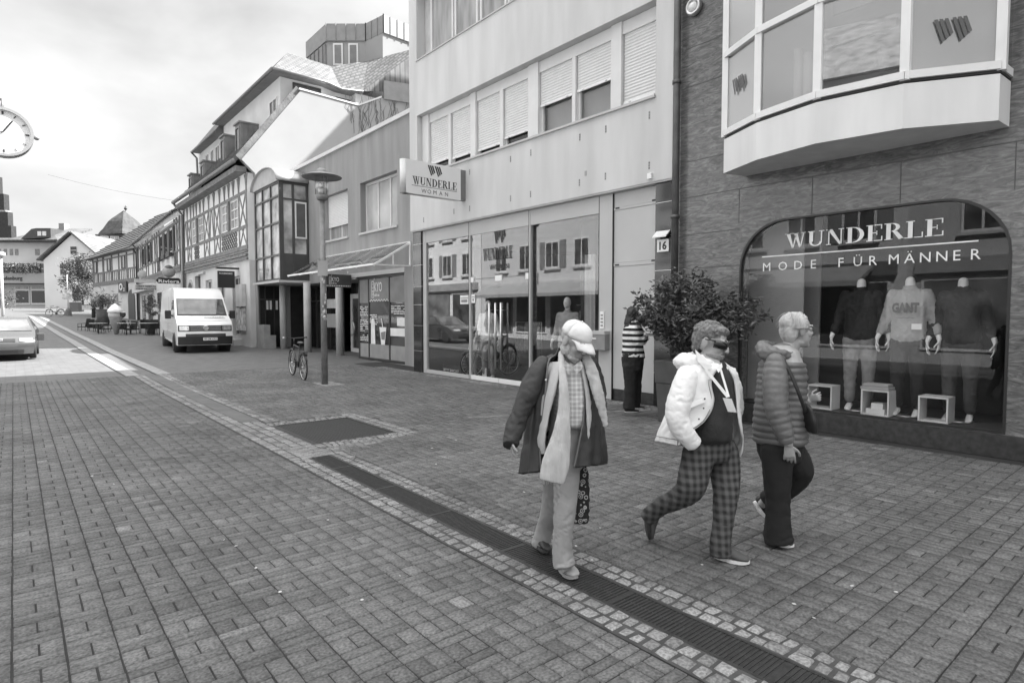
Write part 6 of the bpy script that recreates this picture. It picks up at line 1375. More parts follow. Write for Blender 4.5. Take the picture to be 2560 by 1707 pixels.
t = thing('potted_tree', (p.x, p.y, zb), 'slim potted tree with loose light leaves left of the white van', 'tree'); mb = MB(); mb.lathe((p.x, p.y, zb), [(.22, 0), (.28, .5), (.25, .5)], 14); mb.build('pot', plm, t); tree(t, (p.x, p.y, zb+.4), .9, (.36, .72), 34, 36, .1, leafm, .025)
# ================================================================== PEOPLE
TC = -FH                                             # towards the camera
def spline(P, sub):
    out = []; n = len(P)
    for i in range(n-1):
        p0, p1, p2, p3 = P[max(i-1, 0)], P[i], P[i+1], P[min(i+2, n-1)]
        for k in range(sub):
            t = k/sub; out.append([.5*((2*b)+(-a+c)*t+(2*a-5*b+4*c-d)*t*t+(-a+3*b-3*c+d)*t**3) for a, b, c, d in zip(p0, p1, p2, p3)])
    out.append(list(P[-1])); return out
def loft(mb, P, ref, n=16, sub=4, cap=True, mod=None, endk=1):
    """P: (x,y,z,ra,rb); ra across, rb along ref; rounded ends"""
    Q = spline([list(p) for p in P], sub); C_ = [Vector(q[:3]) for q in Q]
    if cap:
        for e in (0, -1):
            q = Q[e]; d = (C_[0]-C_[1]).normalized() if e == 0 else (C_[-1]-C_[-2]).normalized(); r = min(q[3], q[4])*(1 if e == 0 else endk)
            ex = [[*(C_[e]+d*r*math.sin(a)), q[3]*math.cos(a), q[4]*math.cos(a)] for a in (R(35), R(65), R(86))]
            if e == 0: Q = ex[::-1]+Q; C_ = [Vector(x[:3]) for x in ex[::-1]]+C_
            else: Q = Q+ex; C_ = C_+[Vector(x[:3]) for x in ex]
    rows = []
    for i, q in enumerate(Q):
        t = (C_[min(i+1, len(Q)-1)]-C_[max(i-1, 0)]).normalized(); s = t.cross(ref); s = s.normalized() if s.length > 1e-4 else t.orthogonal(); d = s.cross(t).normalized()
        M_ = [(mod(i, C_[i], 2*math.pi*k/n, i/(len(Q)-1)) if mod else 1) for k in range(n)]
        rows.append([C_[i]+s*math.cos(2*math.pi*k/n)*max(q[3], 1e-4)*M_[k]+d*math.sin(2*math.pi*k/n)*max(q[4], 1e-4)*M_[k] for k in range(n)])
    o = []; vs = [p for r in rows for p in r]
    fs = [(i*n+k, i*n+(k+1) % n, (i+1)*n+(k+1) % n, (i+1)*n+k) for i in range(len(rows)-1) for k in range(n)]+[tuple(reversed(range(n))), tuple(range((len(rows)-1)*n, len(rows)*n))]
    return mb.add(vs, fs, True)
def limb(mb, D, P, n=16, sub=4, **k):
    """P: (u,v,towards camera in m, half width px[, half depth px]) in photo pixels at camera depth D"""
    Q = []
    for p in P:
        c = PX(p[0], p[1], D-p[2]); rw = p[3]*D/FPX; rd = (p[4] if len(p) > 4 else p[3]*.9)*D/FPX; Q.append((*c, rw, rd))
    k.setdefault('endk', .25); return loft(mb, Q, FW, n, sub, **k)
def crease(n, amp, lo=0, hi=1, ph=0, tw=1.2):
    """cloth creases running slantwise round a sleeve or trouser leg"""
    off = random.random()*50
    def m(i, c, a, f):
        w_ = max(0, min(1, (f-lo)*5))*max(0, min(1, (hi-f)*5+.3)); q = Vector((math.cos(a+ph)*.9+off, math.sin(a+ph)*.9, f*n*.28))
        x = math.pi*(n*f*.62+1.5*noise.noise(q)+.35*tw*math.sin(a+ph+f*3)); g_ = max(0, .35+noise.noise(q*1.7+Vector((9, 3, 5)))*1.6)
        return 1-amp*.85*w_*g_*((1-abs(math.sin(x)))**1.5-.2)+amp*.35*noise.noise(q*.8)
    return m
def wrap(mb, D, rows, nk=26, fold=.0, seed=0):
    """open garment: rows (v,uc,w px,d m,thL,thR,skew px,t m) wrapped round the back from thL to thR (degrees, 0 = towards camera)"""
    G = []; rows = spline([list(r) for r in rows], 6)
    for i, (v, uc, w_, d, a, b, sk, t) in enumerate(rows):
        r = []
        for k in range(nk+1):
            th = R(a+(b-360-a)*k/nk); f = 1+fold*math.sin(k*1.9+seed+i*.13)*min(1, i/8)
            r.append(PX(uc+w_*math.sin(th)*f, v+sk*math.sin(th), D-t-d*math.cos(th)*f))
        G.append(r)
    mb.edges_ = ([r[0] for r in G], [r[-1] for r in G], G[-1])
    return mb.grid(G)
def clouds(name, s, depth=2):
    t = bpy.data.textures.get(name)
    if not t: t = bpy.data.textures.new(name, 'CLOUDS'); t.noise_scale = s; t.noise_depth = depth
    return t
def remesh(vox, it=4, disp=0, ns=.06):
    m = [('REMESH', {'mode': 'VOXEL', 'voxel_size': vox, 'use_smooth_shade': True}), ('SMOOTH', {'factor': .5, 'iterations': it})]
    if disp: m.append(('DISPLACE', {'texture': clouds('folds_%g' % ns, ns), 'strength': disp, 'mid_level': .5}))
    return m
def sheet(th=.012, disp=.02, ns=.09):
    m = [('SUBSURF', {'levels': 1, 'render_levels': 1}), ('SOLIDIFY', {'thickness': th, 'offset': 0})]
    if disp: m.append(('DISPLACE', {'texture': clouds('folds_%g' % ns, ns), 'strength': disp, 'mid_level': .5}))
    return m
def head(mb, c, f, u, s=1.0):
    f = f.normalized(); r = f.cross(u).normalized(); u = r.cross(f).normalized()
    E = lambda a, b, d, x, y, z: mb.ell(c+(r*a+f*b+u*d)*s, (r*x*s, f*y*s, u*z*s), 16, 10)
    E(0, -.012, .032, .075, .096, .088); E(0, .032, -.045, .056, .058, .074); E(0, .066, -.1, .026, .022, .02); E(0, .01, -.08, .05, .06, .035)
    for k in (-1, 1):
        E(k*.034, .058, -.025, .026, .026, .026); E(k*.076, -.008, -.004, .009, .02, .033); E(k*.03, .08, .03, .026, .013, .010); E(k*.011, .101, -.026, .009, .010, .008)
    loft(mb, [(*(c+(f*.084+u*.018)*s), .008*s, .010*s), (*(c+(f*.102-u*.006)*s), .010*s, .010*s), (*(c+(f*.108-u*.024)*s), .012*s, .011*s)], f, 10, 3)
    E(0, .088, -.056, .024, .009, .005); E(0, .086, -.067, .020, .010, .006)
    return r, f, u
def eyes(root, c, f, u, s=1.0):
    f = f.normalized(); r = f.cross(u).normalized(); u = r.cross(f).normalized(); ew = mat('eye_white', .6, .3, bump=0); ed = mat('eye_iris', .03, .2, bump=0)
    for k in (-1, 1):
        p = c+(r*k*.030+f*.079+u*.010)*s; o = MB().sph(p, .0125*s).build('eye', ew, root); MB().sph(p+f*.008*s, .0065*s, 8, 6).build('iris', ed, root)
        MB().add([p+(u*.014+f*.012-r*.016)*s, p+(u*.014+f*.012+r*.016)*s, p+(u*.009+f*.015+r*.018)*s, p+(u*.009+f*.015-r*.018)*s], [(0,1,2,3)]).build('eyelid', SKD, root, mods=[('SOLIDIFY', {'thickness': .002})])
def face_marks(root, c, f, u, s=1.0, mouth=True, brow='eyebrow_grey', bg_=.12):
    f = f.normalized(); r = f.cross(u).normalized(); u = r.cross(f).normalized(); bm_ = mat(brow, bg_, .9, bump=.5)
    for k in (-1, 1): MB().tube([c+(r*k*.012+f*.094+u*.030)*s, c+(r*k*.030+f*.093+u*.036)*s, c+(r*k*.048+f*.078+u*.030)*s], [.003*s, .0045*s, .002*s], 6).build('eyebrow', bm_, root)
    if mouth: MB().tube([c+(r*-.022+f*.088-u*.061)*s, c+(f*.0985-u*.060)*s, c+(r*.022+f*.088-u*.061)*s], [.002*s, .0045*s, .002*s], 6).build('lips', mat('lip', .16, .5, bump=0), root)
def hand(mb, w, d, nrm, th, curl=.35, s=1.0):
    """w wrist, d finger direction, nrm palm side, th thumb side"""
    d = d.normalized(); th = (th-d*th.dot(d)).normalized(); nrm = (nrm-d*nrm.dot(d)-th*nrm.dot(th)).normalized()
    loft(mb, [(*w, .026*s, .019*s), (*(w+d*.03*s), .033*s, .017*s), (*(w+d*.085*s), .041*s, .014*s)], nrm, 12, 3)
    for i, L_ in enumerate((.078, .086, .080, .062)):
        b = w+d*.08*s+th*(.030-.0205*i)*s; P = [(*b, .0095*s, .0095*s)]; a = curl*(.55+.12*i); dd = d
        for k, q in enumerate((.46, .3, .24)):
            dd = (d*math.cos(a*(k+1))+nrm*math.sin(a*(k+1))+th*(.06-.05*i)).normalized(); b = b+dd*L_*q*s; P.append((*b, (.0088-.0009*k)*s, (.0085-.0009*k)*s))
        loft(mb, P, nrm, 8, 2)
    b = w+d*.028*s+th*.026*s; P = [(*b, .013*s, .012*s)]
    for k, q in enumerate((.036, .03, .024)):
        dd = (d*(.62+.2*k)+th*(.72-.3*k)+nrm*(.25+.2*k)).normalized(); b = b+dd*q*s; P.append((*b, (.0115-.001*k)*s, (.011-.001*k)*s))
    loft(mb, P, nrm, 8, 2)
def shoe(root, heel, toe, up, m, sole, w=.048, h=.085, name='shoe', sh=.022):
    """shoe from heel to toe; up = leg direction"""
    heel, toe = Vector(heel), Vector(toe); d = toe-heel; L_ = d.length; d.normalize(); up = (up-d*up.dot(d)).normalized(); s = d.cross(up)
    mb = MB(); b = heel+up*(sh*.8)
    loft(mb, [(*(b+d*L_*.08+up*h*.62), w*.72, h*.62), (*(b+d*L_*.25+up*h*.6), w*.78, h*.62), (*(b+d*L_*.5+up*h*.42), w*.88, h*.42), (*(b+d*L_*.75+up*h*.26), w, h*.27), (*(b+d*L_*.93+up*h*.2), w*.7, h*.19)], up, 16, 3)
    o = mb.build(name, m, root, mods=[('SMOOTH', {'factor': .5, 'iterations': 2})])
    mb = MB(); P = []
    for k in range(24):
        a = 2*math.pi*k/24; x = math.cos(a); y = math.sin(a); ww = w*(.8 if x < 0 else 1.04)*(1.0-.12*max(0, x)**3); P.append(heel+d*(L_*.5+L_*.51*x)+s*y*ww*(1-.15*(1-abs(x))*1)+up*(.012*max(0, x)**4+.004*max(0, -x)**4))
    mb.prism(P, up*sh); mb.build('sole', sole, o); return o
SK = mat('skin', .33, .5, var=.16, vs=16, bump=.25, bs=60, dist=.002); SKD = mat('skin_shade', .27, .5, bump=0)
solew = mat('sole_white', .75, .6, bump=0); soled = mat('sole_dark', .04, .7, bump=0)
# ------------------------------------------------------------------ older man in the open waxed coat
c9 = lambda x, y, *r: (1220+x*.459, 760+y*.459, *r)
D = 4.08; g0 = GZ(1400, 1400)
P1 = thing('person', (g0.x, g0.y, 0), 'older man in pale cap, open dark coat and long scarf stepping over the drain grate', 'person')
hc = PX(1437, 853, D-.06); hf = RT*.60+TC*.66-EZ*.46; hu = EZ*.85+RT*.3+TC*.25
mb = MB(); r_, f_, u_ = head(mb, hc, hf, hu, 1.12)
limb(mb, D, [(1424, 925, -.06, 22), (1427, 895, -.04, 21), (1431, 868, -.02, 20)])
limb(mb, D, [(1425, 928, -.04, 30, 24), (1428, 960, 0, 48, 36), (1424, 1030, 0, 46, 40), (1418, 1100, 0, 48, 40), (1414, 1130, 0, 44, 40)])
limb(mb, D, [(1374, 918, .06, 15), (1318, 1000, .12, 14), (1284, 1085, .2, 12), (1279, 1108, .22, 9)]); limb(mb, D, [(1470, 915, -.1, 22), (1482, 1010, -.12, 17), (1462, 1110, -.05, 12), (1455, 1135, -.03, 10)])
hand(mb, PX(1279, 1094, D-.2), -EZ*1+RT*.05, RT+TC*.2, TC, .45, .82); hand(mb, PX(1455, 1133, D+.03), -EZ, -RT, TC, 1.1, .95)
limb(mb, D, [(1425, 1130, .05, 30), (1409, 1279, .16, 21), (1405, 1395, .18, 13), (1412, 1425, .19, 13)]); limb(mb, D, [(1405, 1130, -.05, 28), (1378, 1270, -.18, 20), (1354, 1345, -.3, 13)])
mb.build('body', SK, P1, mods=remesh(.0046, 2)); eyes(P1, hc, hf, hu, 1.12); face_marks(P1, hc, hf, hu, 1.12, brow='eyebrow_pale', bg_=.35)
hair1 = mat('grey_stubble', .42, .95, var=.35, vs=60, bump=.8, bs=120)
mb = MB()
for a, b, d_, x, y, z in ((0, .035, -.078, .053, .054, .038), (0, .085, -.048, .03, .012, .006), (.055, .0, -.05, .02, .04, .04), (-.055, .0, -.05, .02, .04, .04)): mb.ell(hc+(r_*a+f_*b+u_*d_)*1.12, (r_*x*1.13, f_*y*1.13, u_*z*1.13))
mb.build('beard', hair1, P1, mods=remesh(.006, 2, .006, .015))
capm = mat('cap_cotton', .66, .9, var=.07, vs=8, bump=.4, bs=35)
cb_ = hc+u_*.052-f_*.008; rows = []
for i in range(8):
    a = math.pi/2*i/7; rows.append([cb_+u_*(.098*math.sin(a)-.012)+(r_*.092*math.cos(2*math.pi*k/22)+f_*.118*math.sin(2*math.pi*k/22))*max(.02, math.cos(a)**.72) for k in range(23)])
mb = MB(); mb.grid(rows); mb.sph(cb_+u_*.09, .008); cpo = mb.build('cap', capm, P1, mods=[('SOLIDIFY', {'thickness': .006}), ('DISPLACE', {'texture': clouds('folds_0.05', .05), 'strength': .006, 'mid_level': .5})])
rows = []
for i in range(6):
    q = i/5; rows.append([cb_-u_*(.008+.040*q*q+.012*abs(x)**2)+f_*(.10+.095*q*(1-.30*x*x)-.055*abs(x)**2)+r_*x*(.088-.010*q) for x in [(-1+2*k/12) for k in range(13)]])
mb = MB(); mb.grid(rows); mb.build('cap_brim', capm, cpo, mods=[('SOLIDIFY', {'thickness': .005})])
shirt = plaid('check_shirt', .62, .34, 34, 34, w=.36); mb = MB()
limb(mb, D, [(1427, 915, -.02, 30, 28), (1430, 945, .03, 44, 38), (1431, 1000, .05, 47, 44), (1428, 1045, .06, 44, 44), (1426, 1058, .06, 42, 42)]); mb.build('shirt', shirt, P1, mods=remesh(.008, 3, .012, .05))
mb = MB()
for s_ in (-1, 1): a = PX(1432, 917, D-.16); mb.prism([a, a+RT*s_*.05+EZ*.04, a+RT*s_*.07-EZ*.0, a+RT*s_*.025-EZ*.05], TC*.006)
mb.build('shirt_collar', shirt, P1)
trs = mat('pale_cord', .27, .95, var=.1, vs=6, bump=.5, bs=55, dist=.006)
mb = MB(); limb(mb, D, [(1425, 1050, .02, 42, 38), (1420, 1090, .02, 46, 42), (1416, 1130, .02, 45, 42), (1413, 1155, .02, 38, 40)])
limb(mb, D, [(1423, 1110, .06, 31), (1417, 1180, .11, 32), (1413, 1275, .17, 27), (1408, 1330, .18, 24), (1406, 1385, .18, 25), (1411, 1414, .19, 27)], 26, 9, mod=crease(18, .24, .1, 1, 1)); limb(mb, D, [(1402, 1110, -.04, 31), (1390, 1190, -.1, 30), (1376, 1270, -.18, 25), (1362, 1320, -.26, 22), (1352, 1362, -.3, 25)], 26, 9, mod=crease(16, .24, .1, 1, 2))
mb.build('trousers', trs, P1, mods=remesh(.006, 1, .008, .055))
coatm = mat('waxed_cotton_dark', .022, .55, var=.3, vs=5, bump=.5, bs=16, dist=.012)
mb = MB(); wrap(mb, D, [(888, 1419, 42, .10, -50, 60, 0, -.03), (902, 1417, 66, .14, -42, 46, -2, -.02), (955, 1412, 80, .17, -34, 40, -2, 0), (1040, 1410, 92, .2, -36, 34, -4, 0), (1110, 1410, 101, .22, -38, 22, -8, 0), (1172, 1408, 108, .25, -33, 14, -12, 0)], 44, .05, 1)
e_ = mb.edges_; co1 = mb.build('coat', coatm, P1, mods=sheet(.012, .025, .12))
mb = MB(); mb.tube([p+TC*.004 for p in e_[0]], .006, 6); mb.build('front_binding', mat('coat_binding', .12, .6), co1); mb = MB(); mb.tube([p+TC*.004 for p in e_[1]], .006, 6); mb.build('front_binding', mat('coat_binding', .12), co1)
mb = MB(); mb.lathe(PX(1365, 950, D-.2), [(.001, -.004), (.008, -.004), (.008, .004), (.001, .004)], 10, 'y'); mb.build('press_stud', steel, co1)
mb = MB(); limb(mb, D, [(1356, 908, .06, 21), (1330, 962, .1, 28), (1303, 1028, .14, 23), (1286, 1072, .17, 23), (1277, 1105, .21, 19), (1276, 1111, .22, 19)], 28, 10, mod=crease(15, .24, .1, 1.1, .4)); mb.build('sleeve', coatm, co1, mods=remesh(.007, 1, .012, .06))
mb = MB(); limb(mb, D, [(1468, 908, -.1, 27), (1486, 960, -.13, 28), (1490, 1040, -.14, 24), (1470, 1110, -.1, 20)], 24, 8, mod=crease(9, .12)); mb.build('sleeve', coatm, co1, mods=remesh(.009, 2, .02, .05))
mb = MB(); wrap(mb, D, [(868, 1424, 27, .08, -70, 75, -2, -.02), (885, 1422, 34, .1, -65, 70, -2, -.02), (903, 1420, 48, .12, -58, 62, 0, -.02)], 20); mb.build('coat_collar', coatm, co1, mods=sheet(.012, .01, .05))
card = mat('pale_cardigan', .42, .95, var=.08, vs=4, bump=.4, bs=90)
mb = MB(); wrap(mb, D, [(905, 1420, 44, .15, -18, 38, 0, .0), (960, 1418, 62, .19, -24, 44, 0, .02), (1040, 1414, 74, .23, -34, 46, 0, .02), (1100, 1410, 78, .245, -38, 50, 3, .02), (1138, 1408, 70, .24, -40, 60, 5, .02)], 26, .02, 2); mb.build('cardigan', card, P1, mods=sheet(.01, .015, .09))
scm = mat('knitted_scarf', .40, .98, var=.14, vs=30, bump=.9, bs=60, stretch=(1, 1, .06), dist=.008)
mb = MB(); limb(mb, D, [c9(398, 270, .03, 7, 10), c9(400, 340, .15, 9, 6), c9(412, 450, .24, 11, 6), c9(412, 600, .28, 16, 7), c9(395, 740, .31, 24, 8), c9(370, 860, .33, 32, 9), c9(345, 965, .34, 29, 9)], 18, 5); sc_ = mb.build('scarf', scm, P1, mods=remesh(.006, 2, .008, .06))
mb = MB(); limb(mb, D, [c9(400, 290, -.04, 7, 8), c9(430, 300, -.12, 7, 8), c9(500, 295, -.12, 7, 8), c9(530, 280, -.02, 7, 8)], 14, 4); limb(mb, D, [c9(520, 270, .05, 9, 10), c9(560, 350, .13, 14, 7), c9(595, 470, .16, 14, 7), c9(620, 570, .16, 11, 6), c9(640, 665, .16, 6, 5)], 16, 5); mb.build('scarf_end', scm, sc_, mods=remesh(.006, 2, .012, .03))
mb = MB()
for k in range(12): a = PX(*c9(300+k*8, 955+4*math.sin(k)), D-.345); mb.tube([a, a-EZ*.03+RT*random.uniform(-.006, .006)], .0025, 4)
mb.build('scarf_fringe', scm, sc_)
suede = mat('suede_shoe', .34, .95, var=.12, bump=.3, bs=80)
shoe(P1, GZ(1400, 1424), GZ(1441, 1450), EZ, suede, suede, .05, .08)
a = GZ(1338, 1374); shoe(P1, a+EZ*.03, GZ(1372, 1385)+EZ*.0, EZ*.9+RT*.3, mat('dark_leather', .04, .5), soled, .048, .07)
# patterned cloth bag hanging from his left hand
t = thing('cloth_bag', PX(1452, 1150, D+.1), 'dark cloth shopping bag with pale ring pattern hanging from the man in the cap', 'bag')
bgm = bpy.data.materials.new('ring_pattern_cloth'); bgm.use_nodes = True; n, l, b = add_nodes(bgm); tcx = n.new('ShaderNodeTexCoord'); vo = n.new('ShaderNodeTexVoronoi'); vo.inputs['Scale'].default_value = 26; vo.inputs['Randomness'].default_value = .6; l.new(tcx.outputs['Object'], vo.inputs[0])
rr = n.new('ShaderNodeValToRGB'); rr.color_ramp.interpolation = 'LINEAR'; e = rr.color_ramp.elements; e[0].position = 0; e[0].color = (.35, .35, .35, 1); e[1].position = 1; e[1].color = (.015,)*3+(1,)
for p_, g_ in ((.16, .3), (.2, .03), (.3, .03), (.34, .42), (.42, .42), (.46, .015)): x = e.new(p_); x.color = (g_, g_, g_, 1)
l.new(vo.outputs['Distance'], rr.inputs[0]); l.new(rr.outputs[0], b.inputs['Base Color']); b.inputs['Roughness'].default_value = .8
mb = MB(); limb(mb, D, [c9(505, 860, -.12, 12, 6), c9(509, 940, -.12, 20, 9), c9(508, 1050, -.12, 22, 14), c9(505, 1150, -.12, 23, 14), c9(503, 1190, -.12, 19, 12)], 24, 8, mod=crease(7, .12)); mb.build('bag_body', bgm, t, mods=remesh(.007, 2, .014, .04))
mb = MB(); mb.tube([PX(*c9(495, 800), D+.03), PX(*c9(485, 850), D+.1), PX(*c9(498, 900), D+.12)], .008, 6); mb.tube([PX(*c9(500, 800), D+.03), PX(*c9(515, 850), D+.1), PX(*c9(508, 900), D+.12)], .008, 6); mb.build('bag_handles', coatm, t)
# ------------------------------------------------------------------ man in the white jacket
cB = lambda x, y, *r: (1540+x*.4337, 760+y*.4337, *r)
D = 4.3; g0 = GZ(1790, 1390)
P2 = thing('person', (g0.x, g0.y, 0), 'curly-haired man in sunglasses, white hooded jacket and checked trousers, striding', 'person')
hc = PX(1777, 859, D); hf = RT*.76+TC*.62-EZ*.2; hu = EZ+RT*.2; S_ = 1.2
mb = MB(); r_, f_, u_ = head(mb, hc, hf, hu, S_)
limb(mb, D, [(1772, 940, -.02, 26), (1776, 905, 0, 25), (1781, 875, 0, 24)])
limb(mb, D, [(1770, 935, 0, 52, 50), (1772, 990, 0, 56, 44), (1772, 1060, 0, 56, 48), (1776, 1120, 0, 50, 46)])
limb(mb, D, [(1722, 945, .17, 22), (1688, 1040, .2, 17), (1730, 1100, .2, 12), (1738, 1108, .19, 11)]); limb(mb, D, [(1822, 945, -.17, 22), (1832, 1040, -.2, 17), (1815, 1100, -.17, 12)])
hand(mb, PX(1727, 1100, D-.12), RT*.55-EZ*.8, -TC, EZ, .6, .9); hand(mb, PX(1815, 1098, D+.17), -EZ, -RT, TC, .6, 1)
limb(mb, D, [(1750, 1130, .06, 34), (1722, 1225, .12, 22), (1660, 1262, .0, 16), (1622, 1292, -.1, 12)]); limb(mb, D, [(1806, 1140, -.04, 32), (1813, 1240, .05, 20), (1803, 1350, .12, 13), (1806, 1378, .13, 12)])
mb.build('body', SK, P2, mods=remesh(.0046, 2)); face_marks(P2, hc, hf, hu, S_)
mb = MB()
for a, b, d_, x, y, z in ((0, .034, -.07, .0575, .060, .042), (0, .088, -.045, .03, .010, .005)): mb.ell(hc+(r_*a+f_*b+u_*d_)*S_, (r_*x*S_, f_*y*S_, u_*z*S_))
mb.build('stubble', mat('dark_stubble', .2, .9, var=.3, vs=50, bump=.5, bs=120), P2, mods=remesh(.006, 2, .003, .01))
hm = mat('curly_grey_hair', .16, .9, var=.6, vs=38, bump=1, bs=70, dist=.01)
mb = MB()
for a, b, d_, x, y, z in ((0, -.02, .055, .086, .098, .072), (0, -.06, .02, .08, .06, .07), (0, .045, .085, .06, .045, .03), (.066, -.035, .05, .018, .045, .035), (-.066, -.035, .05, .018, .045, .035), (0, -.08, -.03, .05, .025, .05)): mb.ell(hc+(r_*a+f_*b+u_*d_)*S_, (r_*x*S_, f_*y*S_, u_*z*S_))
for k in range(260):
    a = random.uniform(0, 2*math.pi); e_ = random.uniform(.05, 1.5); q = r_*math.cos(a)*math.cos(e_)*.088+f_*(math.sin(a)*math.cos(e_)*.1-.02)+u_*(math.sin(e_)*.078+.052)
    if q.dot(f_) > .05 and q.dot(u_) < .09 or q.dot(u_) < .06 and q.dot(f_) > -.02: continue
    mb.sph(hc+q*S_, random.uniform(.007, .013), 6, 4)
mb.build('hair', hm, P2, mods=remesh(.006, 1, .006, .012))
mb = MB(); rows = []
for i in range(3): rows.append([hc+(r_*math.sin(a)*.078+f_*(math.cos(a)*.078+.028)+u_*(.024-.018*i-.006*(i == 2)*abs(math.sin(a))))*S_ for a in [R(-78+156*k/14) for k in range(15)]])
mb.grid(rows); mb.build('sunglasses', mat('sunglass_black', .01, .08, bump=0), P2, mods=[('SOLIDIFY', {'thickness': .005})])
mb = MB(); [mb.beam(hc+(r_*k*.078+f_*.05+u_*.022)*S_, hc+(r_*k*.082-f_*.01+u_*.018)*S_, .004, .008) for k in (-1, 1)]; mb.build('glasses_arms', blkp, P2)
swm = mat('dark_sweater', .03, .95, var=.2, vs=6, bump=.5, bs=110)
mb = MB(); limb(mb, D, [(1788, 925, .03, 30, 34), (1786, 955, .04, 44, 46), (1782, 1010, .05, 48, 56), (1778, 1055, .06, 50, 58), (1776, 1090, .05, 52, 54), (1776, 1100, .05, 51, 52)], 22); mb.build('sweater', swm, P2, mods=remesh(.008, 3, .012, .07))
cl_ = mat('pale_shirt_collar', .62, .8, bump=.2)
mb = MB()
mb.prism([PX(*cB(455, 262), D-.1), PX(*cB(555, 355), D-.2), PX(*cB(520, 385), D-.2), PX(*cB(470, 330), D-.16)], TC*.008); mb.prism([PX(*cB(575, 375), D-.2), PX(*cB(608, 340), D-.16), PX(*cB(612, 362), D-.18), PX(*cB(590, 395), D-.22)], TC*.008); mb.build('shirt_collar', cl_, P2)
mb = MB(); limb(mb, D, [(1770, 928, .0, 27, 30), (1772, 914, .01, 24, 26), (1773, 906, .02, 23, 25)], 18); mb.build('shirt_neck', cl_, P2)
mb = MB(); mb.beam(PX(*cB(515, 375), D-.215), PX(*cB(645, 535), D-.27), .02, .004, TC); mb.beam(PX(*cB(598, 360), D-.2), PX(*cB(650, 535), D-.272), .014, .004, TC); mb.build('lanyard', mat('lanyard_white', .7, .7, bump=0), P2)
a = PX(*cB(655, 582), D-.275); q = (RT*.95-EZ*.1).normalized(); z_ = (EZ*.9+RT*-.35).normalized(); MB().prism([a-q*.03-z_*.05, a+q*.03-z_*.05, a+q*.03+z_*.05, a-q*.03+z_*.05], TC*.003).build('badge', mat('badge_white', .6, .5, bump=0), P2)
jk = mat('white_jacket_cotton', .74, .85, var=.04, vs=6, bump=.4, bs=12, dist=.012, stretch=(1, 1, 1.8))
mb = MB(); wrap(mb, D, [(908, 1772, 40, .12, 40, 70, 0, -.02), (922, 1770, 62, .17, 22, 62, 3, 0), (950, 1767, 76, .2, 8, 66, 4, 0), (1000, 1762, 84, .215, 16, 70, 6, 0), (1050, 1758, 94, .225, 4, 68, 10, 0), (1095, 1752, 104, .24, -24, 96, 16, 0), (1122, 1748, 107, .245, -26, 110, 20, 0)], 44, .03, 3); e_ = mb.edges_; j1 = mb.build('jacket', jk, P2, mods=sheet(.014, .022, .16))
plk = mat('jacket_seam', .2, .8, bump=0)
mb = MB(); mb.tube([p+TC*.012-RT*.02 for p in e_[0][8:]], .0035, 6); mb.build('placket_seam', plk, j1)
mb = MB(); mb.tube([p+EZ*.035+(p-PX(1750, 1110, D)).normalized()*.012 for p in e_[2][:30]], .0025, 5); mb.build('hem_seam', plk, j1)
mb = MB(); mb.prism([PX(1722, 1008, D-.232), PX(1762, 992, D-.235), PX(1765, 1003, D-.24), PX(1724, 1020, D-.24)], TC*.006); mb.build('pocket_flap', jk, j1)
mb = MB(); limb(mb, D, [(1720, 938, .15, 27), (1704, 985, .19, 30), (1693, 1035, .22, 28), (1703, 1070, .23, 25), (1725, 1098, .22, 22), (1736, 1111, .21, 20)], 32, 12, mod=crease(26, .15, .0, 1.1, 0)); mb.build('sleeve', jk, j1, mods=remesh(.0065, 1, .010, .06))
mb = MB(); limb(mb, D, [(1822, 938, -.14, 24), (1833, 990, -.18, 24), (1833, 1040, -.2, 22), (1818, 1098, -.18, 18)], 24, 8, mod=crease(11, .12)); mb.build('sleeve', jk, j1, mods=remesh(.008, 2, .03, .05))
mb = MB(); limb(mb, D, [(1812, 925, .06, 10, 8), (1760, 908, .1, 15, 14), (1722, 905, .04, 22, 22), (1708, 905, -.06, 22, 24), (1740, 895, -.12, 18, 20)], 16, 5); limb(mb, D, [(1752, 893, .08, 9, 8), (1765, 925, .16, 10, 8), (1774, 950, .2, 7, 6)], 12); mb.build('hood', jk, j1, mods=remesh(.008, 2, .025, .05))
mb = MB()
for u, v in ((512, 545), (478, 662), (505, 600)): mb.sph(PX(*cB(u, v), D-.245), .006, 8, 6)
mb.build('snap_buttons', blkp, j1)
tr2 = plaid('checked_trousers', .095, .016, 22, 19, w=.5)
mb = MB(); limb(mb, D, [(1776, 1085, .03, 50, 48), (1776, 1115, .02, 52, 50), (1776, 1145, .02, 46, 46)]); 
limb(mb, D, [(1750, 1125, .06, 40, 38), (1738, 1175, .1, 38), (1724, 1222, .13, 34), (1690, 1248, .06, 27), (1652, 1266, -.02, 22), (1618, 1294, -.1, 21)], 28, 10, mod=crease(22, .22, .1, 1, 1)); limb(mb, D, [(1804, 1125, -.04, 40, 38), (1812, 1180, .0, 37), (1814, 1235, .06, 31), (1808, 1300, .1, 25), (1802, 1350, .12, 25), (1802, 1388, .13, 26)], 28, 10, mod=crease(20, .22, .2, 1, 2))
mb.build('trousers', tr2, P2, mods=remesh(.0065, 1, .008, .06))
tb = mat('sneaker_grey', .07, .8, var=.2, bump=.3); shoe(P2, GZ(1784, 1392), GZ(1874, 1412), EZ, tb, solew, .05, .09)
a = GZ(1618, 1352); shoe(P2, a-RT*.03+EZ*.25, a+EZ*.01, RT*.9+EZ*.1, tb, soled, .05, .085)
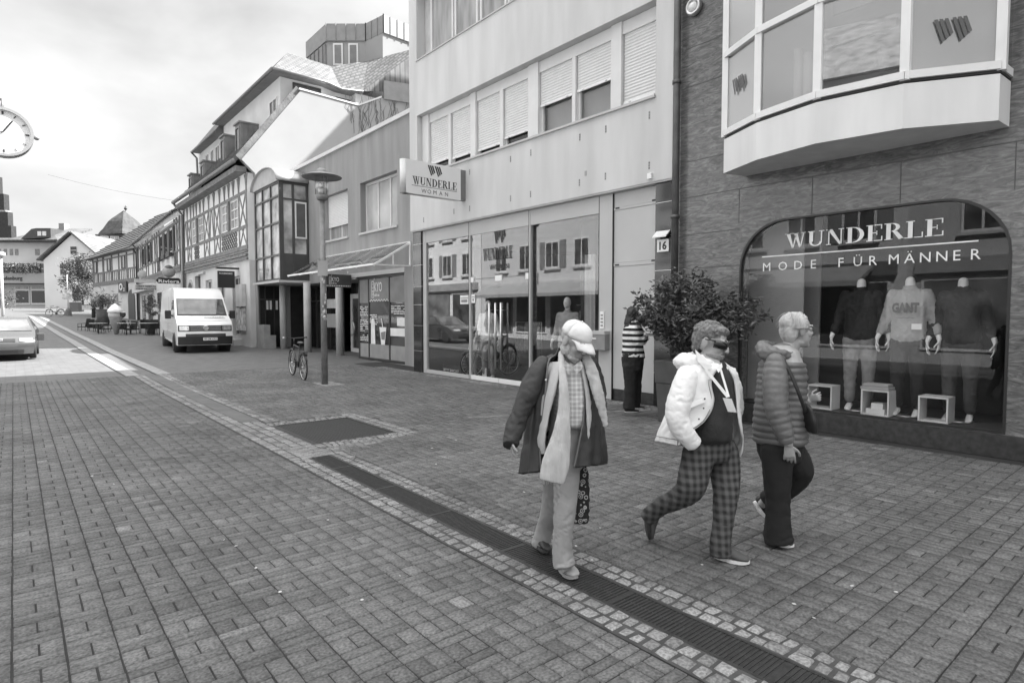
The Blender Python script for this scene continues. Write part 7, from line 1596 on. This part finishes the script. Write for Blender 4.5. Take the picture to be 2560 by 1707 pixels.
# ------------------------------------------------------------------ woman in the quilted jacket
D = 4.5; g0 = GZ(1955, 1355)
P3 = thing('person', (g0.x, g0.y, 0), 'woman with short fair hair, glasses and quilted jacket looking into the shop window', 'person')
hc = PX(1993, 826, D); hf = RT*.97-TC*.12+EZ*.02; hu = EZ-RT*.05; S_ = 1.08
mb = MB(); r_, f_, u_ = head(mb, hc, hf, hu, S_)
limb(mb, D, [(1962, 905, 0, 24), (1972, 880, 0, 21), (1983, 850, 0, 19)]); limb(mb, D, [(1955, 905, 0, 46, 58), (1955, 960, 0, 48, 50), (1950, 1040, 0, 48, 46), (1950, 1110, 0, 50, 52)])
limb(mb, D, [(1940, 915, .18, 20), (1940, 1015, .22, 15), (1968, 1100, .24, 11), (1971, 1112, .24, 10)]); limb(mb, D, [(1962, 915, -.18, 20), (1985, 1010, -.2, 15), (2024, 1000, -.12, 10)])
hand(mb, PX(1971, 1110, D-.24), -EZ+RT*.12, -RT*.4+TC*-.5, RT*.8+TC*.3, .55, 1.0); hand(mb, PX(2022, 1000, D+.12), EZ*.3+RT*.5+TC*.4, -TC, EZ, 1.2, .8)
limb(mb, D, [(1945, 1120, .08, 30), (1946, 1220, .08, 19), (1944, 1325, .06, 12), (1946, 1340, .06, 11)]); limb(mb, D, [(1962, 1120, -.08, 30), (2008, 1188, -.06, 20), (1930, 1240, -.2, 14), (1902, 1262, -.25, 11)])
mb.build('body', SK, P3, mods=remesh(.0046, 2)); eyes(P3, hc, hf, hu, S_); face_marks(P3, hc, hf, hu, S_, brow='eyebrow_fair', bg_=.22)
hw_ = mat('fair_hair', .40, .7, var=.35, vs=16, bump=.9, bs=40, stretch=(1, 1, .2), dist=.008)
mb = MB()
for a, b, d_, x, y, z in ((0, -.028, .052, .088, .098, .078), (0, -.062, .0, .082, .056, .085), (0, -.06, -.045, .06, .04, .055), (.064, -.045, .045, .024, .05, .045), (-.064, -.045, .045, .024, .05, .045), (0, .01, .085, .066, .055, .03)): mb.ell(hc+(r_*a+f_*b+u_*d_)*S_, (r_*x*S_, f_*y*S_, u_*z*S_))
mb.build('hair', hw_, P3, mods=remesh(.006, 2, .008, .02))
mb = MB()
for k in range(300):                                   # swept strands
    e_ = random.uniform(-.2, 1.4); sd_ = random.choice((-1, 1, 1)); a = random.uniform(-.9, .8); c_ = hc+u_*.03*S_-f_*.02*S_
    pts = []
    for j in range(6):
        q = j/5; e2 = max(e_-q*.7, -.1); rr_ = .99+.04*random.random()+.01*q; pts.append(c_+(r_*sd_*math.cos(e2)*.095+f_*(math.sin(a)*.075-.015-.04*q)+u_*math.sin(e2)*.1)*rr_*S_)
    if (pts[-1]-c_).dot(u_) > -.1 and (pts[-1]-c_).dot(f_) > -.095: mb.tube(pts, [.0022, .003, .003, .003, .002, .001], 4)
mb.build('hair_strands', hw_, P3)
mb = MB(); gl = [(hc+(r_*k*.031+f_*.098+u_*.006)*S_) for k in (-1, 1)]
for p in gl: mb.tube([p+(r_*.021*math.cos(a)+u_*.014*math.sin(a)) for a in [2*math.pi*i/14 for i in range(15)]], .0016, 5)
mb.tube([gl[0]+r_*.01, gl[1]-r_*.01], .0016, 5); [mb.tube([g_+r_*k*.021, hc+(r_*k*.08+u_*.012)*S_], .0018, 5) for g_, k in zip(gl, (-1, 1))]; mb.build('glasses', mat('glasses_wire', .12, .3, bump=0), P3)
puf = mat('quilted_nylon', .13, .42, var=.15, vs=9, bump=.35, bs=28, dist=.012)
qm = lambda i, c, a=0, f=0: .915+.085*abs(math.sin(c.z*math.pi/.047))**.45
mb = MB(); limb(mb, D, [(1956, 893, 0, 36, 44), (1955, 908, 0, 52, 62), (1955, 950, 0, 58, 64), (1952, 1000, 0, 61, 62), (1950, 1050, 0, 65, 64), (1950, 1090, 0, 66, 66), (1950, 1102, 0, 64, 66)], 30, 14, mod=qm); j3 = mb.build('jacket', puf, P3, mods=[('DISPLACE', {'texture': clouds('folds_0.03', .03), 'strength': .012, 'mid_level': .5})])
mb = MB(); limb(mb, D, [(1940, 905, .17, 25), (1938, 950, .2, 30), (1940, 1010, .23, 28), (1950, 1050, .24, 26), (1962, 1085, .25, 21), (1968, 1104, .25, 18)], 24, 14, mod=qm); mb.build('sleeve', puf, j3, mods=[('DISPLACE', {'texture': clouds('folds_0.03', .03), 'strength': .012, 'mid_level': .5})])
mb = MB(); limb(mb, D, [(1965, 905, -.17, 25), (1985, 960, -.2, 26), (1995, 1005, -.2, 24), (2014, 1004, -.14, 16)], 20, 10, mod=qm); mb.build('sleeve', puf, j3)
mb = MB(); limb(mb, D, [(1998, 893, .06, 7, 8), (1972, 888, .13, 11, 9), (1938, 884, .15, 16, 12), (1914, 878, .08, 22, 17), (1908, 872, -.06, 23, 18), (1935, 870, -.13, 14, 12), (1975, 878, -.12, 9, 10), (1998, 890, -.05, 7, 8)], 20, 8, mod=crease(13, .16)); mb.build('hood', puf, j3, mods=remesh(.009, 2, .03, .05))
mb = MB(); limb(mb, D, [(1966, 886, .0, 19, 21), (1970, 879, .0, 18, 20)], 14); mb.build('blouse_collar', cl_, P3)
mb = MB(); limb(mb, D, [(1950, 1095, 0, 56, 56), (1950, 1125, 0, 54, 54), (1952, 1150, 0, 46, 50)]); limb(mb, D, [(1944, 1120, .08, 39), (1944, 1200, .08, 33), (1945, 1270, .07, 29), (1945, 1330, .06, 33), (1948, 1352, .06, 36)], 26, 9, mod=crease(11, .12)); limb(mb, D, [(1962, 1120, -.06, 42), (1992, 1160, -.03, 38), (2000, 1188, -.05, 30), (1960, 1225, -.14, 28), (1916, 1250, -.24, 24)])
btr = mat('black_trousers', .014, .9, var=.2, bump=.3, bs=20); mb.build('trousers', btr, P3, mods=remesh(.0075, 1, .008, .07))
shoe(P3, GZ(1911, 1352), GZ(1985, 1370), EZ, blkp, solew, .046, .07); a = PX(1908, 1295, D+.3); shoe(P3, PX(1882, 1255, D+.3), a, EZ*.5+RT*.8, blkp, solew, .046, .07)
t = thing('shoulder_bag', PX(2024, 1050, D), 'black shoulder bag on a strap across the quilted jacket', 'bag')
mb = MB(); pts = [(1950, 885, .19), (1975, 930, .24), (1998, 985, .26), (2014, 1030, .22)]; limb(mb, D, [(u, v, t_, 4.5, 2) for u, v, t_ in pts], 8, 6); mb.build('strap', blkp, t)
mb = MB(); limb(mb, D, [(2016, 1018, .16, 9, 24), (2020, 1045, .14, 13, 36), (2022, 1072, .12, 11, 34)], 14, 4); mb.build('bag_body', mat('bag_leather', .02, .5, bump=.2), t, mods=remesh(.008, 2, .008, .05))
# ------------------------------------------------------------------ woman in the striped jersey reading by the plant
D = 10.1; P4 = thing('person', tuple(GZ(1575, 1032)), 'long-haired woman in a striped jersey standing by the entrance panel, back half turned', 'person')
hc = PX(1584, 789, D); hf = RT*.85-TC*.5-EZ*.35; hu = EZ+RT*.25
mb = MB(); head(mb, hc, hf, hu, 1.02); limb(mb, D, [(1580, 815, 0, 9), (1582, 800, 0, 9)]); limb(mb, D, [(1583, 822, 0, 24, 20), (1582, 850, 0, 22, 18), (1580, 900, 0, 24, 20)])
limb(mb, D, [(1588, 825, .14, 9), (1594, 858, .17, 7), (1612, 842, .1, 6)]); limb(mb, D, [(1590, 825, -.16, 9), (1604, 856, -.17, 7), (1616, 840, -.08, 6)])
for q in (.1, -.08): hand(mb, PX(1613, 841, D-q), RT*.8+EZ*.5, -EZ, TC, .9, 1)
limb(mb, D, [(1575, 905, .06, 14), (1576, 965, .05, 10), (1573, 1022, .04, 7)]); limb(mb, D, [(1588, 905, -.06, 14), (1590, 965, -.06, 10), (1588, 1016, -.1, 7)]); mb.build('body', SK, P4, mods=remesh(.007, 3))
hd = mat('dark_long_hair', .03, .6, var=.5, vs=12, bump=.8, bs=40, stretch=(1, 1, .3))
mb = MB(); mb.ell(hc+EZ*.03-hf*.03, ((.1, 0, 0), (0, .1, 0), (0, 0, .12))); limb(mb, D, [(1578, 788, 0, 13, 13), (1573, 805, 0, 12, 14), (1568, 822, 0, 8, 12)]); mb.build('hair', hd, P4, mods=remesh(.012, 1, .03, .04))
sj = bpy.data.materials.new('striped_jersey'); sj.use_nodes = True; n, l, b = add_nodes(sj); tcx = n.new('ShaderNodeTexCoord'); sx = n.new('ShaderNodeSeparateXYZ'); l.new(tcx.outputs['Object'], sx.inputs[0]); m1 = n.new('ShaderNodeMath'); m1.operation = 'MULTIPLY'; m1.inputs[1].default_value = 10.5; l.new(sx.outputs['Z'], m1.inputs[0]); m2 = n.new('ShaderNodeMath'); m2.operation = 'FRACT'; l.new(m1.outputs[0], m2.inputs[0]); m3 = n.new('ShaderNodeMath'); m3.operation = 'GREATER_THAN'; m3.inputs[1].default_value = .5; l.new(m2.outputs[0], m3.inputs[0]); mr_ = n.new('ShaderNodeMapRange'); mr_.inputs[3].default_value = .015; mr_.inputs[4].default_value = .72; l.new(m3.outputs[0], mr_.inputs[0]); l.new(mr_.outputs[0], b.inputs['Base Color']); b.inputs['Roughness'].default_value = .9
mb = MB(); limb(mb, D, [(1584, 816, 0, 19, 20), (1583, 828, 0, 26, 26), (1582, 860, 0, 26, 24), (1583, 888, 0, 29, 26), (1583, 894, 0, 29, 26)], 20)
limb(mb, D, [(1588, 824, .14, 11), (1595, 858, .18, 10), (1610, 846, .12, 8)]); limb(mb, D, [(1592, 824, -.14, 11), (1604, 856, -.17, 9), (1614, 843, -.08, 8)]); mb.build('striped_jersey', sj, P4, mods=remesh(.011, 2, .02, .05))
mb = MB(); limb(mb, D, [(1582, 885, 0, 28, 26), (1582, 900, 0, 28, 26), (1582, 925, 0, 25, 24)]); limb(mb, D, [(1575, 915, .06, 18), (1576, 965, .05, 15), (1574, 1005, .04, 15), (1572, 1022, .04, 15)]); limb(mb, D, [(1589, 915, -.06, 18), (1590, 965, -.06, 14), (1589, 1000, -.08, 13), (1588, 1014, -.1, 13)]); mb.build('trousers', btr, P4, mods=remesh(.012, 2, .02, .07))
for u, v, q in ((1562, 1031, 0), (1577, 1022, 0)): a = GZ(u, v); shoe(P4, a, a+RT*.26-TC*.03, EZ, blkp, solew, .046, .07, sh=.018)
# ------------------------------------------------------------------ passer-by far up the street
D = 54; P5 = thing('person', tuple(VF(54)(Vector((lu(234, 54), 0, lz(795, 54))))), 'tiny distant passer-by in dark clothes near the palm planter', 'person')
mb = MB(); limb(mb, D, [(234, 752, 0, 2.6), (234, 747.5, 0, 2.7)]); limb(mb, D, [(234, 757, 0, 5.5, 4), (234, 768, 0, 4.5, 4)]); limb(mb, D, [(230, 757, 0, 1.7), (229, 765, .1, 1.4), (231, 772, .15, 1.2)]); limb(mb, D, [(238, 757, 0, 1.7), (240, 765, .1, 1.4), (238, 770, .15, 1.2)]); limb(mb, D, [(233, 770, 0, 3), (232, 795, 0, 1.5)]); limb(mb, D, [(236, 770, 0, 3), (236, 795, 0, 1.5)]); mb.build('body', SK, P5, mods=remesh(.02, 2))
mb = MB(); limb(mb, D, [(234, 756, 0, 6.2, 4.6), (234, 771, 0, 5, 4.5)]); limb(mb, D, [(230, 757, 0, 2.3), (229, 766, .1, 2)]); limb(mb, D, [(238, 757, 0, 2.3), (240, 766, .1, 2)]); mb.build('jacket', coatm, P5, mods=remesh(.025, 2)); mb = MB(); limb(mb, D, [(233, 770, 0, 3.6), (232, 794, 0, 2.4)]); limb(mb, D, [(236, 770, 0, 3.6), (236, 794, 0, 2.4)]); mb.build('trousers', btr, P5, mods=remesh(.025, 2))
# ================================================================== MANNEQUINS AND WINDOW DISPLAYS
mq = mat('mannequin_pale', .7, .45, var=.05, bump=0)
def mannequin(loc, face, label, h=1.8, headless=False, top=None, legs=None, arm=.14, group=None, pale=mq, name='mannequin', topname='top'):
    """standing shop mannequin; face = facing angle in the ground plane"""
    x, y, z0 = loc; t = thing(name, loc, label, 'mannequin', group); k = h/1.8; f = Vector((math.cos(face), math.sin(face), 0)); s = Vector((-f.y, f.x, 0)); o = Vector(loc)
    P = lambda a, b, c: o+(s*a+f*b+EZ*c)*k
    def lf(mb, pts, n=12): loft(mb, [(*P(*p[:3]), p[3]*k, p[4]*k) for p in pts], f, n, 3)
    mb = MB()
    if not headless:
        c = P(0, .02, 1.68); mb.ell(c, (s*.07*k, f*.09*k, EZ*.11*k), 16, 10); mb.ell(c+f*.05*k-EZ*.05*k, (s*.045*k, f*.05*k, EZ*.06*k)); mb.ell(c+f*.098*k-EZ*.01*k, (s*.01*k, f*.012*k, EZ*.03*k))
    lf(mb, [(0, 0, 1.6, .05, .05), (0, 0, 1.5, .055, .055)]); lf(mb, [(0, 0, 1.45, .10, .05), (0, 0, 1.36, .165, .09), (0, .01, 1.2, .14, .1), (0, 0, 1.05, .14, .09), (0, 0, .92, .17, .11)])
    for q in (-1, 1):
        lf(mb, [(q*.17, 0, 1.40, .035, .035), (q*(.2+arm*.3), -.02, 1.15, .038, .038), (q*(.2+arm*.8), .06, .92, .026, .026)]); hand(mb, P(q*(.2+arm*.8), .06, .91), -EZ+f*.2, -s*q, f, .3, k)
        lf(mb, [(q*.09, 0, .9, .085, .09), (q*.1, .01, .5, .055, .06), (q*.1, -.02, .12, .035, .04)]); lf(mb, [(q*.1, -.03, .06, .035, .04), (q*.105, .05, .04, .038, .03), (q*.11, .13, .02, .035, .018)])
    mb.build('body', pale, t, mods=remesh(.009, 2))
    if top:
        mb = MB(); lf(mb, [(0, 0, 1.5, .08, .07), (0, 0, 1.47, .17, .09), (0, .01, 1.36, .2, .125), (0, .015, 1.2, .175, .125), (0, .01, 1.0, .185, .13), (0, .01, .93, .185, .13)], 16)
        for q in (-1, 1): lf(mb, [(q*.165, 0, 1.43, .075, .075), (q*(.2+arm*.3), -.02, 1.15, .06, .06), (q*(.2+arm*.6), .03, 1.0, .05, .05)])
        mb.build(topname, top, t, mods=remesh(.012, 2, .03, .06))
    if legs:
        mb = MB(); lf(mb, [(0, 0, 1.0, .165, .12), (0, 0, .85, .185, .13)])
        for q in (-1, 1): lf(mb, [(q*.09, 0, .88, .11, .11), (q*.1, .01, .5, .075, .08), (q*.1, -.02, .14, .06, .07)])
        mb.build('trousers', legs, t, mods=remesh(.012, 2, .02, .06))
    mb = MB(); mb.lathe(P(0, 0, 0), [(.01, 0), (.17, 0), (.17, .012), (.01, .012)], 20); mb.build('stand', steel, t)
    return t
fur = mat('pale_knit', .62, .95, var=.15, bump=.8, bs=30); den = mat('denim_mid', .2, .9, var=.25, vs=8, bump=.4); blz = mat('dark_blazer', .012, .8, bump=.3); swt = mat('grey_sweatshirt', .34, .95, var=.08, bump=.3, bs=80); wht = mat('pale_trousers', .4, .9)
mannequin((9.5, 12.4, .02), math.radians(205), 'pale bald mannequin in a pale jacket behind the glass left of the door handles', 2.05, top=fur, legs=den)
mannequin((9.6, 9.6, .02), math.radians(200), 'pale bald mannequin in a light blazer behind the right shop window, above the cap', 2.08, top=swt, legs=wht)
mannequin((9.7, 13.35, .02), math.radians(190), 'small pale child-size mannequin beside the display bicycle', 1.15, top=fur, legs=wht, name='child_mannequin')
# men's display
mz = .275
mannequin((9.7, 3.56, mz), math.radians(195), 'headless male mannequin in a black blazer and pale jeans, leftmost in the display', 2.14, True, blz, den)
g = mannequin((9.7, 2.93, mz), math.radians(185), 'headless male mannequin in a grey sweatshirt reading GANT, middle of the display', 2.14, True, swt, blz, topname='sweatshirt')
mannequin((9.75, 2.33, mz), math.radians(185), 'dim male mannequin in dark clothes, rightmost in the display', 2.1, True, blz, mat('dark_chinos', .05, .9))
mb = MB(); q = Vector((9.488, 3.08, 1.74)); text(mb, 'GANT', q, EX, EZ, .33, .12, .06, .006); q2 = Vector((9.505, 3.03, 1.66))
mb.tube([q2+EX*(.02*i)+EZ*(.008*math.sin(i*1.7)) for i in range(12)], .003, 4); mb.build('printed_lettering', dk, g)
MB().box(9.5, 9.506, 2.72, 2.84, 1.5, 1.58).build('price_card', pap, g)
cubew = mat('display_cube_white', .6, .5, bump=0)
def cube(y, w_, lab, x=9.35, z=mz, fill=True):
    t = thing('display_cube', (x, y, z), lab, 'display cube', 'white open display cubes in the menswear window'); th = .02; mb = MB()
    mb.box(x, x+.3, y-w_/2, y-w_/2+th, z, z+w_); mb.box(x, x+.3, y+w_/2-th, y+w_/2, z, z+w_); mb.box(x, x+.3, y-w_/2+th, y+w_/2-th, z, z+th); mb.box(x, x+.3, y-w_/2+th, y+w_/2-th, z+w_-th, z+w_); mb.build('open_box', cubew, t); return t
cube(3.98, .36, 'white open display cube holding a dark shirt, leftmost'); cube(3.22, .36, 'white open display cube with small white boxes inside, middle'); cube(2.52, .34, 'white open display cube lying empty, right')
t = thing('folded_clothes', (9.45, 4.0, mz), 'folded striped knitwear lying on the display floor by the left cube', 'clothes'); mb = MB()
for i in range(4): mb.box(9.3+.01*i, 9.6-.01*i, 4.2-.01*i, 4.5, mz+.001+i*.035, mz+.03+i*.035)
mb.build('stack', swt, t, mods=[('BEVEL', {'width': .012, 'segments': 2})])
t = thing('folded_clothes', (9.5, 3.22, .64), 'folded grey pullovers on top of the middle display cube', 'clothes'); mb = MB(); mb.box(9.36, 9.62, 3.05, 3.42, .636, .68); mb.box(9.38, 9.6, 3.07, 3.4, .681, .72); mb.build('stack', swt, t, mods=[('BEVEL', {'width': .012, 'segments': 2})])
t = thing('white_box', (9.45, 3.22, mz), 'small white gift boxes inside the middle display cube', 'box'); mb = MB(); mb.box(9.37, 9.6, 3.1, 3.34, mz+.021, mz+.09); mb.build('lower_box', cubew, t); MB().box(9.4, 9.55, 3.13, 3.28, mz+.091, mz+.17).build('upper_box', cubew, t)
t = thing('price_sign', (9.4, 12.3, .02), 'small white price board on the floor behind the left shop window', 'sign'); MB().box(9.42, 9.44, 12.4, 12.56, .02, .3).build('board', pap, t)
t = thing('brand_board', (9.4, 14.0, .02), 'low black lettered board on the floor behind the left shop window', 'sign'); MB().box(9.36, 9.4, 13.45, 14.4, .013, .3).build('board', blk, t); mb = MB(); text(mb, 'BETTY BARCLAY', (9.357, 14.3, .1), EX, EZ, .75, .07, 0, .003); mb.build('lettering', pap, t)
t = thing('curtain', (9.9, 4.6, 1), 'pale side panel at the left inside the menswear display', 'panel'); MB().box(9.6, 9.62, 4.36, 5.28, .28, 3.3).build('panel', dw2, t)
